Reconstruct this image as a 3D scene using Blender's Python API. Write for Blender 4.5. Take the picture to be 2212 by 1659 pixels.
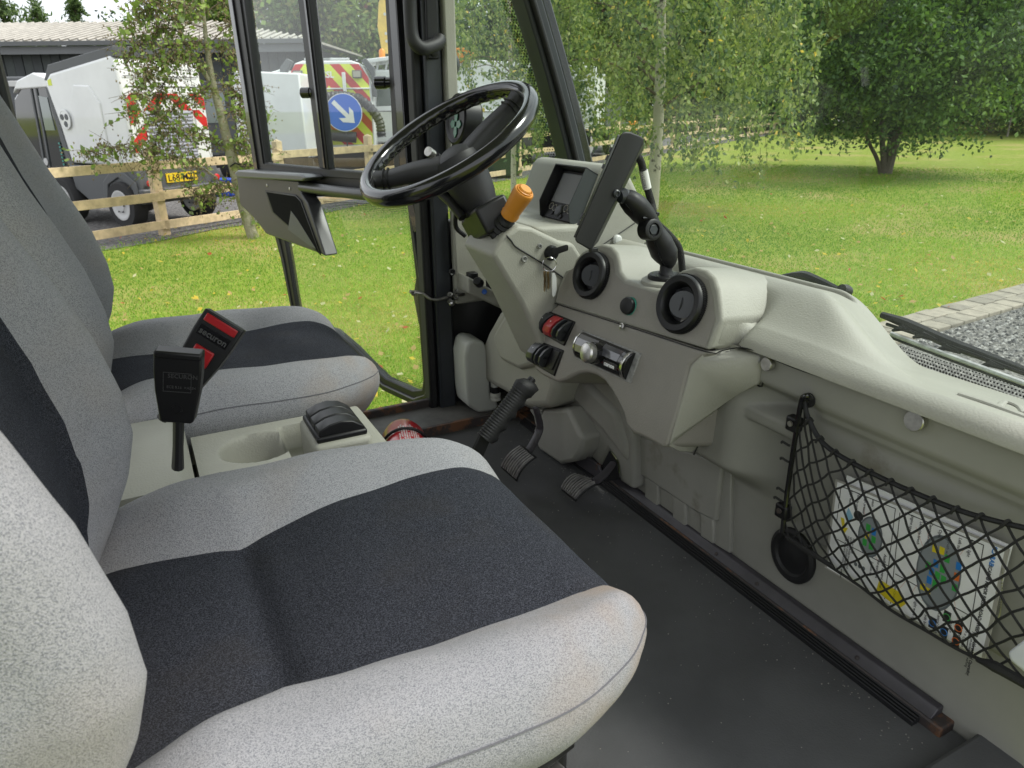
import bpy, bmesh, math, random
import numpy as np
from mathutils import Vector, Matrix, Quaternion
R = math.radians
for o in list(bpy.data.objects): bpy.data.objects.remove(o)
S = bpy.context.scene
COL = S.collection

# ------------------------------------------------------------------ camera
F_, CX_, CY_ = 1550.0, 1106.0, 829.5          # focal length / centre in pixels of a 2212 px wide picture
PIT, YAW, ROL = math.atan(605/F_), R(27.2), R(-0.6)
CAM = Vector((0, 0, .95))                      # eye 0.95 m above the cab floor (z=0), 1.78 m above the ground
GZ = -.83
def basis():
    f = Vector((math.sin(YAW)*math.cos(PIT), math.cos(YAW)*math.cos(PIT), -math.sin(PIT)))
    r0 = Vector((math.cos(YAW), -math.sin(YAW), 0)); u0 = r0.cross(f)
    r = r0*math.cos(ROL)+u0*math.sin(ROL); u = -r0*math.sin(ROL)+u0*math.cos(ROL)
    return r, u, f
cr, cu, cf = basis()
cam = bpy.data.cameras.new('camera'); cam.sensor_width = 36; cam.lens = 36*F_/2212
cam.clip_start = .02; cam.clip_end = 600
cam.dof.use_dof = True; cam.dof.focus_distance = 1.35; cam.dof.aperture_fstop = 13
camo = bpy.data.objects.new('camera', cam); COL.objects.link(camo)
m = Matrix((cr, cu, -cf)).transposed().to_4x4(); m.translation = CAM; camo.matrix_world = m
S.camera = camo
# ------------------------------------------------------------------ sky, sun, exposure
W = bpy.data.worlds.new('World'); S.world = W; W.use_nodes = True
SUN_EL, SUN_AZ = R(50), R(118)
def world():
    nt = W.node_tree; nt.nodes.clear(); N = nt.nodes.new; L = nt.links.new
    sky = N('ShaderNodeTexSky'); sky.sky_type = 'NISHITA'; sky.sun_disc = False
    sky.sun_elevation = SUN_EL; sky.sun_rotation = SUN_AZ; sky.dust_density = 3; sky.ozone_density = 1
    tc = N('ShaderNodeTexCoord'); mp = N('ShaderNodeMapping'); mp.inputs['Scale'].default_value = (1, 1, 2.6)
    nz = N('ShaderNodeTexNoise'); nz.inputs['Scale'].default_value = 3.2; nz.inputs['Detail'].default_value = 7; nz.inputs['Roughness'].default_value = .55
    rp = N('ShaderNodeValToRGB'); rp.color_ramp.elements[0].position = .3; rp.color_ramp.elements[0].color = (6.2, 6.6, 7.1, 1)
    rp.color_ramp.elements[1].position = .72; rp.color_ramp.elements[1].color = (11.5, 11.6, 11.6, 1)
    mx = N('ShaderNodeMixRGB'); mx.inputs[0].default_value = .86
    bg = N('ShaderNodeBackground'); bg.inputs['Strength'].default_value = .095
    out = N('ShaderNodeOutputWorld')
    L(tc.outputs['Generated'], mp.inputs[0]); L(mp.outputs[0], nz.inputs[0]); L(nz.outputs[0], rp.inputs[0])
    L(sky.outputs[0], mx.inputs[1]); L(rp.outputs[0], mx.inputs[2]); L(mx.outputs[0], bg.inputs[0]); L(bg.outputs[0], out.inputs[0])
world()
sun = bpy.data.lights.new('sun', 'SUN'); sun.energy = 2.15; sun.angle = R(16); sun.color = (1, .96, .9)
suno = bpy.data.objects.new('sun', sun); COL.objects.link(suno)
sd = Vector((math.sin(SUN_AZ)*math.cos(SUN_EL), math.cos(SUN_AZ)*math.cos(SUN_EL), math.sin(SUN_EL)))   # towards the sun
suno.rotation_euler = sd.to_track_quat('Z', 'Y').to_euler(); suno.location = (0, 0, 20)
vs = S.view_settings; vs.view_transform = 'Standard'; vs.look = 'None'; vs.gamma = 1; vs.exposure = .95; vs.use_curve_mapping = False
S.render.resolution_x = 1024; S.render.resolution_y = 768

# ------------------------------------------------------------------ helpers
def at(px, py, **k):
    """a pixel of the 2212 x 1659 photograph as a point on a plane X=, Y= or Z= (or plane P=(point, normal))"""
    d = cr*(px-CX_)-cu*(py-CY_)+cf*F_
    if 'P' in k:
        p, n = Vector(k['P'][0]), Vector(k['P'][1]); t = (p-CAM).dot(n)/d.dot(n); return CAM+d*t
    for ax, i in (('X', 0), ('Y', 1), ('Z', 2)):
        if ax in k: return CAM+d*((k[ax]-CAM[i])/d[i])
def V(*a): return Vector(a)
ORG = {}
def org(o): return ORG.get(o.name, Vector((0, 0, 0))) if o else Vector((0, 0, 0))
def tag(o, label=None, cat=None, group=None, kind=None):
    if label: o['label'] = label
    if cat: o['category'] = cat
    if group: o['group'] = group
    if kind: o['kind'] = kind
    return o
def thing(name, label, cat, loc, group=None):
    o = bpy.data.objects.new(name, None); COL.objects.link(o); o.location = loc; o.empty_display_size = .05
    ORG[o.name] = Vector(loc); return tag(o, label, cat, group)
def link(name, me, parent=None, loc=None):
    """mesh given in world coordinates -> object with its origin at the parent's (or at loc)"""
    o = bpy.data.objects.new(name, me); COL.objects.link(o)
    base = Vector(loc) if loc is not None else org(parent)
    if base.length > 0: me.transform(Matrix.Translation(-base))
    o.location = base-org(parent); ORG[o.name] = base
    if parent: o.parent = parent
    return o
def mesh(name, verts, faces, mat=None, parent=None, bevel=0, seg=2, subs=0, smooth=True, angle=35, loc=None, solid=0, mats=None, midx=None, noautobase=False):
    me = bpy.data.meshes.new(name); me.from_pydata([tuple(v) for v in verts], [], faces)
    for mm in (mats or [mat]):
        if mm: me.materials.append(mm)
    if midx: me.polygons.foreach_set('material_index', midx)
    bm = bmesh.new(); bm.from_mesh(me); bmesh.ops.recalc_face_normals(bm, faces=bm.faces); bm.to_mesh(me); bm.free()
    if smooth: me.shade_smooth(); 
    if smooth and not subs: me.set_sharp_from_angle(angle=R(angle if not bevel else 75))
    if parent is None and loc is None and not noautobase:
        a = np.array([tuple(v) for v in verts]); loc = ((a[:, 0].min()+a[:, 0].max())/2, (a[:, 1].min()+a[:, 1].max())/2, a[:, 2].min())
    o = link(name, me, parent, loc)
    if solid: md = o.modifiers.new('s', 'SOLIDIFY'); md.thickness = solid; md.offset = -1
    if bevel: md = o.modifiers.new('b', 'BEVEL'); md.width = bevel; md.segments = seg; md.limit_method = 'ANGLE'; md.angle_limit = R(28); md.harden_normals = False
    if subs: md = o.modifiers.new('u', 'SUBSURF'); md.levels = subs; md.render_levels = subs
    return o
class MB:
    """collects shapes into one mesh"""
    def __init__(s): s.v = []; s.f = []; s.m = []
    def add(s, vs_, fs, mi=0):
        n = len(s.v); s.v += [Vector(v) for v in vs_]; s.f += [[i+n for i in f] for f in fs]; s.m += [mi]*len(fs); return s
    def prism(s, A, B, mi=0, cap=True):
        n = len(A); fs = [[i, (i+1) % n, n+(i+1) % n, n+i] for i in range(n)]
        if cap: fs += [list(range(n))[::-1], list(range(n, 2*n))]
        return s.add(list(A)+list(B), fs, mi)
    def box(s, c, sz, rot=None, mi=0):
        c = Vector(c); h = Vector(sz)/2; rot = rot or Matrix.Identity(3)
        vs_ = [c+rot@Vector((h.x*a, h.y*b, h.z*d)) for a in (-1, 1) for b in (-1, 1) for d in (-1, 1)]
        return s.add(vs_, [[0, 1, 3, 2], [4, 6, 7, 5], [0, 4, 5, 1], [2, 3, 7, 6], [0, 2, 6, 4], [1, 5, 7, 3]], mi)
    def tube(s, pts, r, n=10, mi=0, cap=True, smooth=0, closed=False, flat=1.0):
        P = [Vector(p) for p in pts]
        if smooth: P = spline(P, smooth, closed)
        k = len(P); rr = r if hasattr(r, '__len__') else [r]*k
        if len(rr) != k: rr = [rr[min(len(rr)-1, int(i/(k-1)*(len(rr)-1)+.5))] if True else 0 for i in range(k)] if not hasattr(r, '__len__') else list(np.interp(np.linspace(0, 1, k), np.linspace(0, 1, len(r)), r))
        T = [((P[(i+1) % k]-P[i-1]) if closed or 0 < i < k-1 else (P[1]-P[0] if i == 0 else P[-1]-P[-2])).normalized() for i in range(k)]
        up = Vector((0, 0, 1)) if abs(T[0].z) < .9 else Vector((1, 0, 0))
        a = T[0].cross(up).normalized(); vs_ = []
        for i in range(k):
            if i: a = (a-T[i]*a.dot(T[i])).normalized()
            b = T[i].cross(a)
            for j in range(n):
                th = 2*math.pi*j/n; vs_.append(P[i]+(a*math.cos(th)+b*math.sin(th)*flat)*rr[i])
        fs = [[i*n+j, i*n+(j+1) % n, ((i+1) % k)*n+(j+1) % n, ((i+1) % k)*n+j] for i in range(k if closed else k-1) for j in range(n)]
        if cap and not closed: fs += [list(range(n))[::-1], [(k-1)*n+j for j in range(n)]]
        return s.add(vs_, fs, mi)
    def lathe(s, prof, o=(0, 0, 0), ax=(0, 0, 1), n=24, mi=0, sx=1.0, upv=None):
        """prof: list of (radius, height) along ax from o"""
        o = Vector(o); w = Vector(ax).normalized()
        u_ = Vector(upv) if upv else (Vector((0, 0, 1)) if abs(w.z) < .9 else Vector((1, 0, 0)))
        a = w.cross(u_).normalized(); b = w.cross(a); vs_ = []
        for r_, h in prof:
            for j in range(n):
                th = 2*math.pi*j/n; vs_.append(o+w*h+(a*math.cos(th)*sx+b*math.sin(th))*max(r_, 1e-5))
        k = len(prof)
        fs = [[i*n+j, i*n+(j+1) % n, (i+1)*n+(j+1) % n, (i+1)*n+j] for i in range(k-1) for j in range(n)]
        fs += [list(range(n))[::-1], [(k-1)*n+j for j in range(n)]]
        return s.add(vs_, fs, mi)
    def build(s, name, mat, parent=None, **k):
        if isinstance(mat, (list, tuple)): return mesh(name, s.v, s.f, None, parent, mats=mat, midx=s.m, **k)
        return mesh(name, s.v, s.f, mat, parent, **k)
def spline(P, n, closed=False):
    out = []; k = len(P)
    for i in range(k if closed else k-1):
        p0 = P[i-1] if (i or closed) else P[0]*2-P[1]; p1 = P[i]; p2 = P[(i+1) % k]
        p3 = P[(i+2) % k] if (i+2 < k or closed) else p2*2-p1
        for j in range(n):
            t = j/n; out.append(.5*((2*p1)+(p2-p0)*t+(2*p0-5*p1+4*p2-p3)*t*t+(3*p1-p0-3*p2+p3)*t**3))
    if not closed: out.append(P[-1].copy())
    return out
def tube(name, pts, r, mat, parent=None, **k):
    kk = {q: k.pop(q) for q in ('n', 'smooth', 'closed', 'flat') if q in k}
    return MB().tube(pts, r, **kk).build(name, mat, parent, **k)
def box(name, c, sz, mat, parent=None, rot=None, **k): return MB().box(c, sz, rot).build(name, mat, parent, **k)
def prism(name, A, B, mat, parent=None, **k): return MB().prism(A, B).build(name, mat, parent, **k)
def lathe(name, prof, o, ax, mat, parent=None, n=28, sx=1.0, upv=None, **k): return MB().lathe(prof, o, ax, n, 0, sx, upv).build(name, mat, parent, **k)
def off(A, d): d = Vector(d); return [Vector(a)+d for a in A]
def grid(name, rows, mat, parent=None, **k):
    n = len(rows[0]); vs_ = [p for r_ in rows for p in r_]
    return mesh(name, vs_, [[i*n+j, i*n+j+1, (i+1)*n+j+1, (i+1)*n+j] for i in range(len(rows)-1) for j in range(n-1)], mat, parent, **k)
def frame3(x, z):
    """rotation matrix whose columns are x, y, z; z is kept, x made square to it"""
    z = Vector(z).normalized(); x = Vector(x); x = (x-z*x.dot(z)).normalized(); return Matrix((x, z.cross(x), z)).transposed()
def text(name, s, origin, xdir, ydir, h, mat, parent=None, depth=.0006, bold=0, shear=0):
    """lettering: built as thin solid characters lying on the plane xdir, ydir"""
    c = bpy.data.curves.new(name, 'FONT'); c.body = s; c.size = h; c.extrude = depth/2; c.offset = bold; c.resolution_u = 2; c.shear = shear
    o = bpy.data.objects.new(name, c); COL.objects.link(o); bpy.context.view_layer.update()
    me = bpy.data.meshes.new_from_object(o.evaluated_get(bpy.context.evaluated_depsgraph_get())); bpy.data.objects.remove(o)
    me.name = name; x = Vector(xdir).normalized(); y = Vector(ydir); y = (y-x*y.dot(x)).normalized(); z = x.cross(y)
    M4 = Matrix((x, y, z)).transposed().to_4x4(); M4.translation = Vector(origin)+z*depth/2; me.transform(M4)
    me.materials.clear(); me.materials.append(mat); return link(name, me, parent)
def dup(o, parent=None, off_=(0, 0, 0), label=None):
    c = o.copy(); COL.objects.link(c); c.location = o.location+Vector(off_)
    if parent: c.parent = parent
    if label: c['label'] = label
    for ch in [q for q in COL.objects if q.parent == o]: dup(ch, c)
    return c
# ------------------------------------------------------------------ materials
MAT = {}
def mat(name, col, rough=.5, metal=0, bump=0, bscale=200, var=0, vscale=8, col2=None, spec=.5, coat=0, c2amt=.5, c2scale=None, detail=4, trans=0, coord='Object', bdist=.002, sheen=0, wear=None):
    m_ = bpy.data.materials.new(name); m_.use_nodes = True; nt = m_.node_tree; N = nt.nodes.new; L = nt.links.new
    b = nt.nodes['Principled BSDF']; b.inputs['Base Color'].default_value = (*col, 1); b.inputs['Roughness'].default_value = rough
    b.inputs['Metallic'].default_value = metal; b.inputs['Specular IOR Level'].default_value = spec; b.inputs['Coat Weight'].default_value = coat
    if sheen: b.inputs['Sheen Weight'].default_value = sheen
    tc = N('ShaderNodeTexCoord')
    cur = None
    if var or col2:
        nz = N('ShaderNodeTexNoise'); nz.inputs['Scale'].default_value = vscale; nz.inputs['Detail'].default_value = detail; nz.inputs['Roughness'].default_value = .6
        L(tc.outputs[coord], nz.inputs[0])
        rp = N('ShaderNodeValToRGB'); rp.color_ramp.elements[0].position = .36; rp.color_ramp.elements[1].position = .64
        c2 = col2 or tuple(min(1, c*(1+var)) for c in col); c1 = col if col2 else tuple(c*(1-var) for c in col)
        rp.color_ramp.elements[0].color = (*c1, 1); rp.color_ramp.elements[1].color = (*c2, 1)
        L(nz.outputs[0], rp.inputs[0]); cur = rp.outputs[0]
    if wear:                                          # (colour, scale, threshold, softness)
        wc, ws, wt, wf = wear; nz = N('ShaderNodeTexNoise'); nz.inputs['Scale'].default_value = ws; nz.inputs['Detail'].default_value = 8; nz.inputs['Roughness'].default_value = .65
        L(tc.outputs[coord], nz.inputs[0]); rp = N('ShaderNodeValToRGB'); rp.color_ramp.elements[0].position = wt; rp.color_ramp.elements[1].position = wt+wf
        rp.color_ramp.elements[0].color = (0, 0, 0, 1); rp.color_ramp.elements[1].color = (1, 1, 1, 1); L(nz.outputs[0], rp.inputs[0])
        mx = N('ShaderNodeMixRGB'); L(rp.outputs[0], mx.inputs[0]); mx.inputs[2].default_value = (*wc, 1)
        if cur: L(cur, mx.inputs[1])
        else: mx.inputs[1].default_value = (*col, 1)
        cur = mx.outputs[0]
    if cur: L(cur, b.inputs['Base Color'])
    if bump:
        nb = N('ShaderNodeTexNoise'); nb.inputs['Scale'].default_value = bscale; nb.inputs['Detail'].default_value = 3
        L(tc.outputs[coord], nb.inputs[0]); bp = N('ShaderNodeBump'); bp.inputs['Strength'].default_value = bump; bp.inputs['Distance'].default_value = bdist
        L(nb.outputs[0], bp.inputs['Height']); L(bp.outputs[0], b.inputs['Normal'])
    MAT[name] = m_; return m_
def fabric(name, base, fleck, scale, stain=None, amt=.5, bump=.5, sheen=.1, patch=None):
    """woven seat cloth: flecks of a second yarn over the base, a fine weave relief and faint brown soiling"""
    m_ = bpy.data.materials.new(name); m_.use_nodes = True; nt = m_.node_tree; N = nt.nodes.new; L = nt.links.new
    b = nt.nodes['Principled BSDF']; b.inputs['Roughness'].default_value = .95; b.inputs['Specular IOR Level'].default_value = .15
    b.inputs['Sheen Weight'].default_value = sheen; b.inputs['Sheen Roughness'].default_value = .5
    tc = N('ShaderNodeTexCoord'); mp = N('ShaderNodeMapping'); mp.inputs['Scale'].default_value = (1, 1.9, 1.3); L(tc.outputs['Object'], mp.inputs[0])
    vo = N('ShaderNodeTexVoronoi'); vo.inputs['Scale'].default_value = scale; L(mp.outputs[0], vo.inputs[0])
    nz = N('ShaderNodeTexNoise'); nz.inputs['Scale'].default_value = scale*.55; nz.inputs['Detail'].default_value = 3; L(mp.outputs[0], nz.inputs[0])
    ad = N('ShaderNodeMath'); ad.operation = 'ADD'; L(vo.outputs['Distance'], ad.inputs[0]); L(nz.outputs[0], ad.inputs[1])
    rp = N('ShaderNodeValToRGB'); rp.color_ramp.elements[0].position = .66; rp.color_ramp.elements[1].position = .90
    ad.inputs[0].default_value = 0; mlt = N('ShaderNodeMath'); mlt.operation = 'MULTIPLY'; mlt.inputs[1].default_value = .72; L(ad.outputs[0], mlt.inputs[0])
    rp.color_ramp.elements[0].color = (*base, 1); rp.color_ramp.elements[1].color = (*fleck, 1); L(mlt.outputs[0], rp.inputs[0])
    cur = rp.outputs[0]
    n2 = N('ShaderNodeTexNoise'); n2.inputs['Scale'].default_value = 7; n2.inputs['Detail'].default_value = 5; L(tc.outputs['Object'], n2.inputs[0])
    r2 = N('ShaderNodeValToRGB'); r2.color_ramp.elements[0].position = .5; r2.color_ramp.elements[1].position = .78
    r2.color_ramp.elements[0].color = (0, 0, 0, 1); r2.color_ramp.elements[1].color = (amt, amt, amt, 1); L(n2.outputs[0], r2.inputs[0])
    mx = N('ShaderNodeMixRGB'); L(r2.outputs[0], mx.inputs[0]); L(cur, mx.inputs[1]); mx.inputs[2].default_value = (*(stain or base), 1)
    cur = mx.outputs[0]
    if patch:                                         # a dirty rubbed place on the cloth: (centre, radius, colour, amount)
        vm = N('ShaderNodeVectorMath'); vm.operation = 'DISTANCE'; vm.inputs[1].default_value = patch[0]; L(tc.outputs['Object'], vm.inputs[0])
        mr = N('ShaderNodeMapRange'); mr.inputs[1].default_value = patch[1]; mr.inputs[2].default_value = patch[1]*.15; mr.inputs[3].default_value = 0; mr.inputs[4].default_value = patch[3]; L(vm.outputs['Value'], mr.inputs[0])
        ml = N('ShaderNodeMath'); ml.operation = 'MULTIPLY'; L(mr.outputs[0], ml.inputs[0]); n3 = N('ShaderNodeTexNoise'); n3.inputs['Scale'].default_value = 14; n3.inputs['Detail'].default_value = 6; L(tc.outputs['Object'], n3.inputs[0])
        m3 = N('ShaderNodeMapRange'); m3.inputs[1].default_value = .35; m3.inputs[2].default_value = .7; L(n3.outputs[0], m3.inputs[0]); L(m3.outputs[0], ml.inputs[1])
        mq = N('ShaderNodeMixRGB'); L(ml.outputs[0], mq.inputs[0]); L(cur, mq.inputs[1]); mq.inputs[2].default_value = (*patch[2], 1); cur = mq.outputs[0]
    L(cur, b.inputs['Base Color'])
    bp = N('ShaderNodeBump'); bp.inputs['Strength'].default_value = bump; bp.inputs['Distance'].default_value = .0012; L(ad.outputs[0], bp.inputs['Height']); L(bp.outputs[0], b.inputs['Normal'])
    MAT[name] = m_; return m_
def glass(name, tint=(.93, .97, .95), rough=0.0, dust=.05):
    """thin window glass: clear with a Fresnel reflection and a film of dust and smears"""
    m_ = bpy.data.materials.new(name); m_.use_nodes = True; nt = m_.node_tree; N = nt.nodes.new; L = nt.links.new; nt.nodes.clear()
    out = N('ShaderNodeOutputMaterial'); tr = N('ShaderNodeBsdfTransparent'); tr.inputs[0].default_value = (*tint, 1)
    gl = N('ShaderNodeBsdfGlossy'); gl.inputs['Roughness'].default_value = .02; fr = N('ShaderNodeFresnel'); fr.inputs[0].default_value = 1.5
    geo = N('ShaderNodeNewGeometry'); mi = N('ShaderNodeMath'); mi.operation = 'SUBTRACT'; mi.inputs[0].default_value = 1; L(geo.outputs['Backfacing'], mi.inputs[1])
    mf = N('ShaderNodeMath'); mf.operation = 'MULTIPLY'; L(fr.outputs[0], mf.inputs[0]); L(mi.outputs[0], mf.inputs[1])
    m1 = N('ShaderNodeMixShader'); L(mf.outputs[0], m1.inputs[0]); L(tr.outputs[0], m1.inputs[1]); L(gl.outputs[0], m1.inputs[2])
    df = N('ShaderNodeBsdfDiffuse'); df.inputs[0].default_value = (.75, .78, .74, 1)
    tc = N('ShaderNodeTexCoord'); nz = N('ShaderNodeTexNoise'); nz.inputs['Scale'].default_value = 3.2; nz.inputs['Detail'].default_value = 6; nz.inputs['Distortion'].default_value = 1.2; L(tc.outputs['Object'], nz.inputs[0])
    mr = N('ShaderNodeMapRange'); mr.inputs[1].default_value = .42; mr.inputs[2].default_value = .75; mr.inputs[3].default_value = dust*.5; mr.inputs[4].default_value = dust*1.6; L(nz.outputs[0], mr.inputs[0])
    m2 = N('ShaderNodeMixShader'); L(mr.outputs[0], m2.inputs[0]); L(m1.outputs[0], m2.inputs[1]); L(df.outputs[0], m2.inputs[2]); L(m2.outputs[0], out.inputs[0])
    MAT[name] = m_; return m_
trim = mat('trim_plastic', (.285, .282, .242), .55, bump=.6, bscale=300, var=.06, vscale=5, bdist=.0012, wear=((.20, .19, .14), 3.5, .62, .2))
trimd = mat('trim_plastic_brown', (.225, .213, .188), .58, bump=.6, bscale=300, var=.06, vscale=6, bdist=.0012)
trimlow = mat('painted_bulkhead_shaded', (.215, .213, .188), .6, bump=.1, bscale=120, var=.08, vscale=4, wear=((.13, .115, .085), 5, .62, .12))  # base grey set darker than the trim to carry the shade under the dash
blk = mat('black_plastic', (.007, .007, .008), .42, spec=.35, bump=.2, bscale=500, bdist=.0006)
blkg = mat('gloss_black', (.008, .008, .009), .16, coat=.4)
blkm = mat('matt_black_metal', (.008, .008, .009), .5, spec=.4, bump=.05, bscale=300)
rubber = mat('rubber', (.008, .008, .009), .6, spec=.4, bump=.12, bscale=200)
steel_dark = mat('dark_blue_grey_steel', (.020, .023, .028), .42, var=.15, vscale=9)
doorgrey = mat('grey_door_moulding', (.034, .034, .036), .36, bump=.15, bscale=400, bdist=.0006)
steel = mat('bare_steel', (.45, .44, .42), .35, metal=1, var=.2, vscale=30)
rust = mat('rusty_steel', (.035, .028, .026), .7, var=.2, vscale=12, wear=((.13, .058, .026), 14, .50, .08), bump=.4, bscale=60)
sillm = mat('worn_sill', (.075, .072, .066), .7, var=.25, vscale=14, bump=.2, bscale=90, wear=((.14, .09, .045), 18, .68, .05))
# ------------------------------------------------------------------ SEATS
fab_l = fabric('light_grey_cloth', (.305, .305, .318), (.15, .155, .172), 820, stain=(.27, .22, .17), amt=.3, sheen=.05, patch=((.27, -.22, .36), .19, (.25, .175, .115), .62))
fab_d = fabric('charcoal_cloth', (.0105, .0115, .0155), (.05, .054, .068), 700, stain=(.035, .031, .028), amt=.45, bump=.4, sheen=0)
seamm = mat('seam_thread', (.10, .10, .11), .9)
def sm(a, b, x):
    t = min(1, max(0, (x-a)/(b-a))); return t*t*(3-2*t)
def box_grid(us, vs_, ws):
    """dense surface of a box in unit coordinates; yields (verts, faces, column tags)"""
    idx, verts, faces, cols = {}, [], [], []
    nu, nv, nw = len(us), len(vs_), len(ws)
    def g(i, j, k):
        if (i, j, k) not in idx: idx[(i, j, k)] = len(verts); verts.append((us[i], vs_[j], ws[k]))
        return idx[(i, j, k)]
    for i in range(nu-1):
        for j in range(nv-1):
            for k in (0, nw-1): faces.append([g(i, j, k), g(i+1, j, k), g(i+1, j+1, k), g(i, j+1, k)]); cols.append(j)
    for i in range(nu-1):
        for k in range(nw-1):
            for j in (0, nv-1): faces.append([g(i, j, k), g(i+1, j, k), g(i+1, j, k+1), g(i, j, k+1)]); cols.append(j if j == 0 else nv-2)
    for j in range(nv-1):
        for k in range(nw-1):
            for i in (0, nu-1): faces.append([g(i, j, k), g(i, j+1, k), g(i, j+1, k+1), g(i, j, k+1)]); cols.append(j)
    return verts, faces, cols
def split(name_cols, P, faces, cols, parent, loc):
    for nm, cset, mt in name_cols:
        used, vv, ff = {}, [], []
        for f, c in zip(faces, cols):
            if cset(c):
                g = []
                for i in f:
                    if i not in used: used[i] = len(vv); vv.append(P[i])
                    g.append(used[i])
                ff.append(g)
        mesh(nm, vv, ff, mt, parent, angle=70)
def rounded(v, lo, hi, r):
    c = Vector([min(max(v[i], lo[i]+r[i]), hi[i]-r[i]) for i in range(3)]); d = Vector(v)-c
    e = Vector([d[i]/r[i] for i in range(3)]); L_ = e.length
    if L_ < 1e-6: return Vector(v)
    mx = max(abs(e.x), abs(e.y), abs(e.z)); e = e/L_*mx
    return c+Vector([e[i]*r[i] for i in range(3)])
ns = 15                                                                   # columns of one side bolster
SS = [-1+.45*i/ns for i in range(ns)]+[-.55+1.1*i/30 for i in range(30)]+[.55+.45*i/ns for i in range(ns+1)]
LOW = lambda c: c < ns
MID = lambda c: ns <= c < ns+30
HI = lambda c: c >= ns+30
YC = .77
def make_seat(label):
    root = thing('seat', label, 'seat', (.15, YC, 0), 'cloth seats of the cab')
    # cushion
    x0, x1, z0, z1, Wd = -.17, .452, .245, .408, .305
    us = [x0+(x1-x0)*(i/60) for i in range(61)]; ws = [z0+(z1-z0)*i/14 for i in range(15)]
    v, f, c = box_grid(us, SS, ws); P = []
    def hd(x): return float(np.interp(x, [-.17, -.12, -.02, .05, .1, .2, .3, .40, .455], [.185, .182, .158, .148, .16, .176, .183, .178, .165]))
    for (x, s, z) in v:
        h = hd(x); sg = 1 if s > 0 else -1; a = abs(s)
        wd = Wd-.045*sm(.25, .455, x)**1.5
        y = sg*(a/.55*h if a <= .55 else h+(a-.55)/.45*(wd-h))
        p = rounded((x, y, z), (x0, -wd, z0), (x1, wd, z1), (.075, .055, .052))
        x_, y_, z_ = p; top = sm(.28, .40, z_)
        b = sm(h-.015, h+.07, abs(y_))
        hb = .052*sm(-.2, 0, x_)*(1-.40*sm(.15, .42, x_))
        dip = .013*math.exp(-((x_-.05)/.02)**2)*(1-sm(h-.03, h+.02, abs(y_)))
        bow = .012*math.exp(-((x_+.05)/.07)**2)+.012*math.exp(-((x_-.22)/.14)**2)
        z_ += top*(b*hb-dip+bow*(1-b)-.022*(1-sm(-.1, .3, x_))*(1-b)-.012+.012*sm(.2, .4, x_))
        z_ += .0022*math.sin(x_*31+y_*17)*math.sin(y_*23-x_*9)*top
        z_ -= top*.004*math.exp(-((abs(y_)-h)/.007)**2)
        tp = 1-sm(z0-.01, .375, z_); y_ *= 1-.16*tp; x_ -= .035*tp*sm(.2, .42, x_)
        y_ += sg*.012*math.sin(max(0, min(1, (z_-.245)/.17))*3.14)*sm(.2, .3, abs(y_))
        x_ += .012*math.sin(max(0, min(1, (z_-.245)/.17))*3.14)*sm(.36, .45, x_)
        P.append(Vector((x_, y_+YC, z_)))
    split((('cushion_bolster', LOW, fab_l), ('cushion_panel', MID, fab_d), ('cushion_bolster', HI, fab_l)), P, f, c, root, None)
    for nm, c_, s_, m_ in (('slide_catch', (.325, YC-.205, .215), (.085, .035, .022), blk), ('catch_plate', (.29, YC-.215, .185), (.12, .05, .006), steel)): box(nm, c_, s_, m_, root, rot=Matrix.Rotation(.25, 3, 'Z'), bevel=.003)
    # stitched seam round the cushion side, just proud of the cloth
    zk = ws[10]
    for sg in (-1, 1):
        side_ = sorted([(q[0], p) for q, p in zip(v, P) if abs(q[2]-zk) < 1e-6 and abs(q[1]-sg) < 1e-6], key=lambda t: t[0])
        frt = sorted([(-abs(q[1]), p) for q, p in zip(v, P) if abs(q[2]-zk) < 1e-6 and abs(q[0]-x1) < 1e-6 and q[1]*sg >= .55], key=lambda t: t[0])
        cen_ = Vector((.1, YC, .33)); line = [p+(p-cen_).normalized()*.0004 for _, p in side_[6:]+frt[1:]]
        tube('stitched_seam', line, .0011, seamm, root, n=5)
    # backrest
    zs = [.30+(1.22-.30)*i/80 for i in range(81)]; xs = [i/10 for i in range(11)]
    v, f, c = box_grid(xs, SS, zs); P = []
    zb = [.28, .36, .42, .48, .54, .60, .68, .75, .82, .95, 1.1, 1.25]; xb = [-.165, -.135, -.10, -.07, -.053, -.056, -.074, -.10, -.13, -.175, -.23, -.30]
    dz = [.28, .36, .45, .55, .65, .75, .9, 1.05, 1.25]; dd = [.0, .01, .05, .075, .075, .062, .045, .035, .03]
    for (q, s, z) in v:
        a = abs(s); sg = 1 if s > 0 else -1
        wd = float(np.interp(z, [.3, .36, .45, .55, .7, .9, 1.0, 1.1, 1.22], [.22, .25, .285, .30, .298, .27, .25, .22, .17]))
        h = float(np.interp(z, [.3, .4, .5, .65, .8, .95, 1.22], [.13, .17, .178, .17, .15, .13, .1]))
        y = sg*(a/.55*h if a <= .55 else h+(a-.55)/.45*(wd-h))
        xf = float(np.interp(z, zb, xb)); dep = float(np.interp(z, dz, dd)); th = .15
        yy, ax = y, a
        prof = 1-sm(h-.03, wd-.045, abs(y))                                   # 1 in the middle, 0 on the bolster crest
        rnd = max(0, (abs(y)-(wd-.05))/.05); edge = .05*(1-math.sqrt(max(0, 1-rnd*rnd)))
        front = xf-dep*prof-edge; back = xf-th-.0+edge*.8
        x = back+(front-back)*q
        yy = y-sg*.0*q
        P.append(Vector((x, yy+YC, z+.002*math.sin(y*40))))
    split((('backrest_bolster', LOW, fab_l), ('backrest_panel', MID, fab_d), ('backrest_bolster', HI, fab_l)), P, f, c, root, None)
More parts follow.
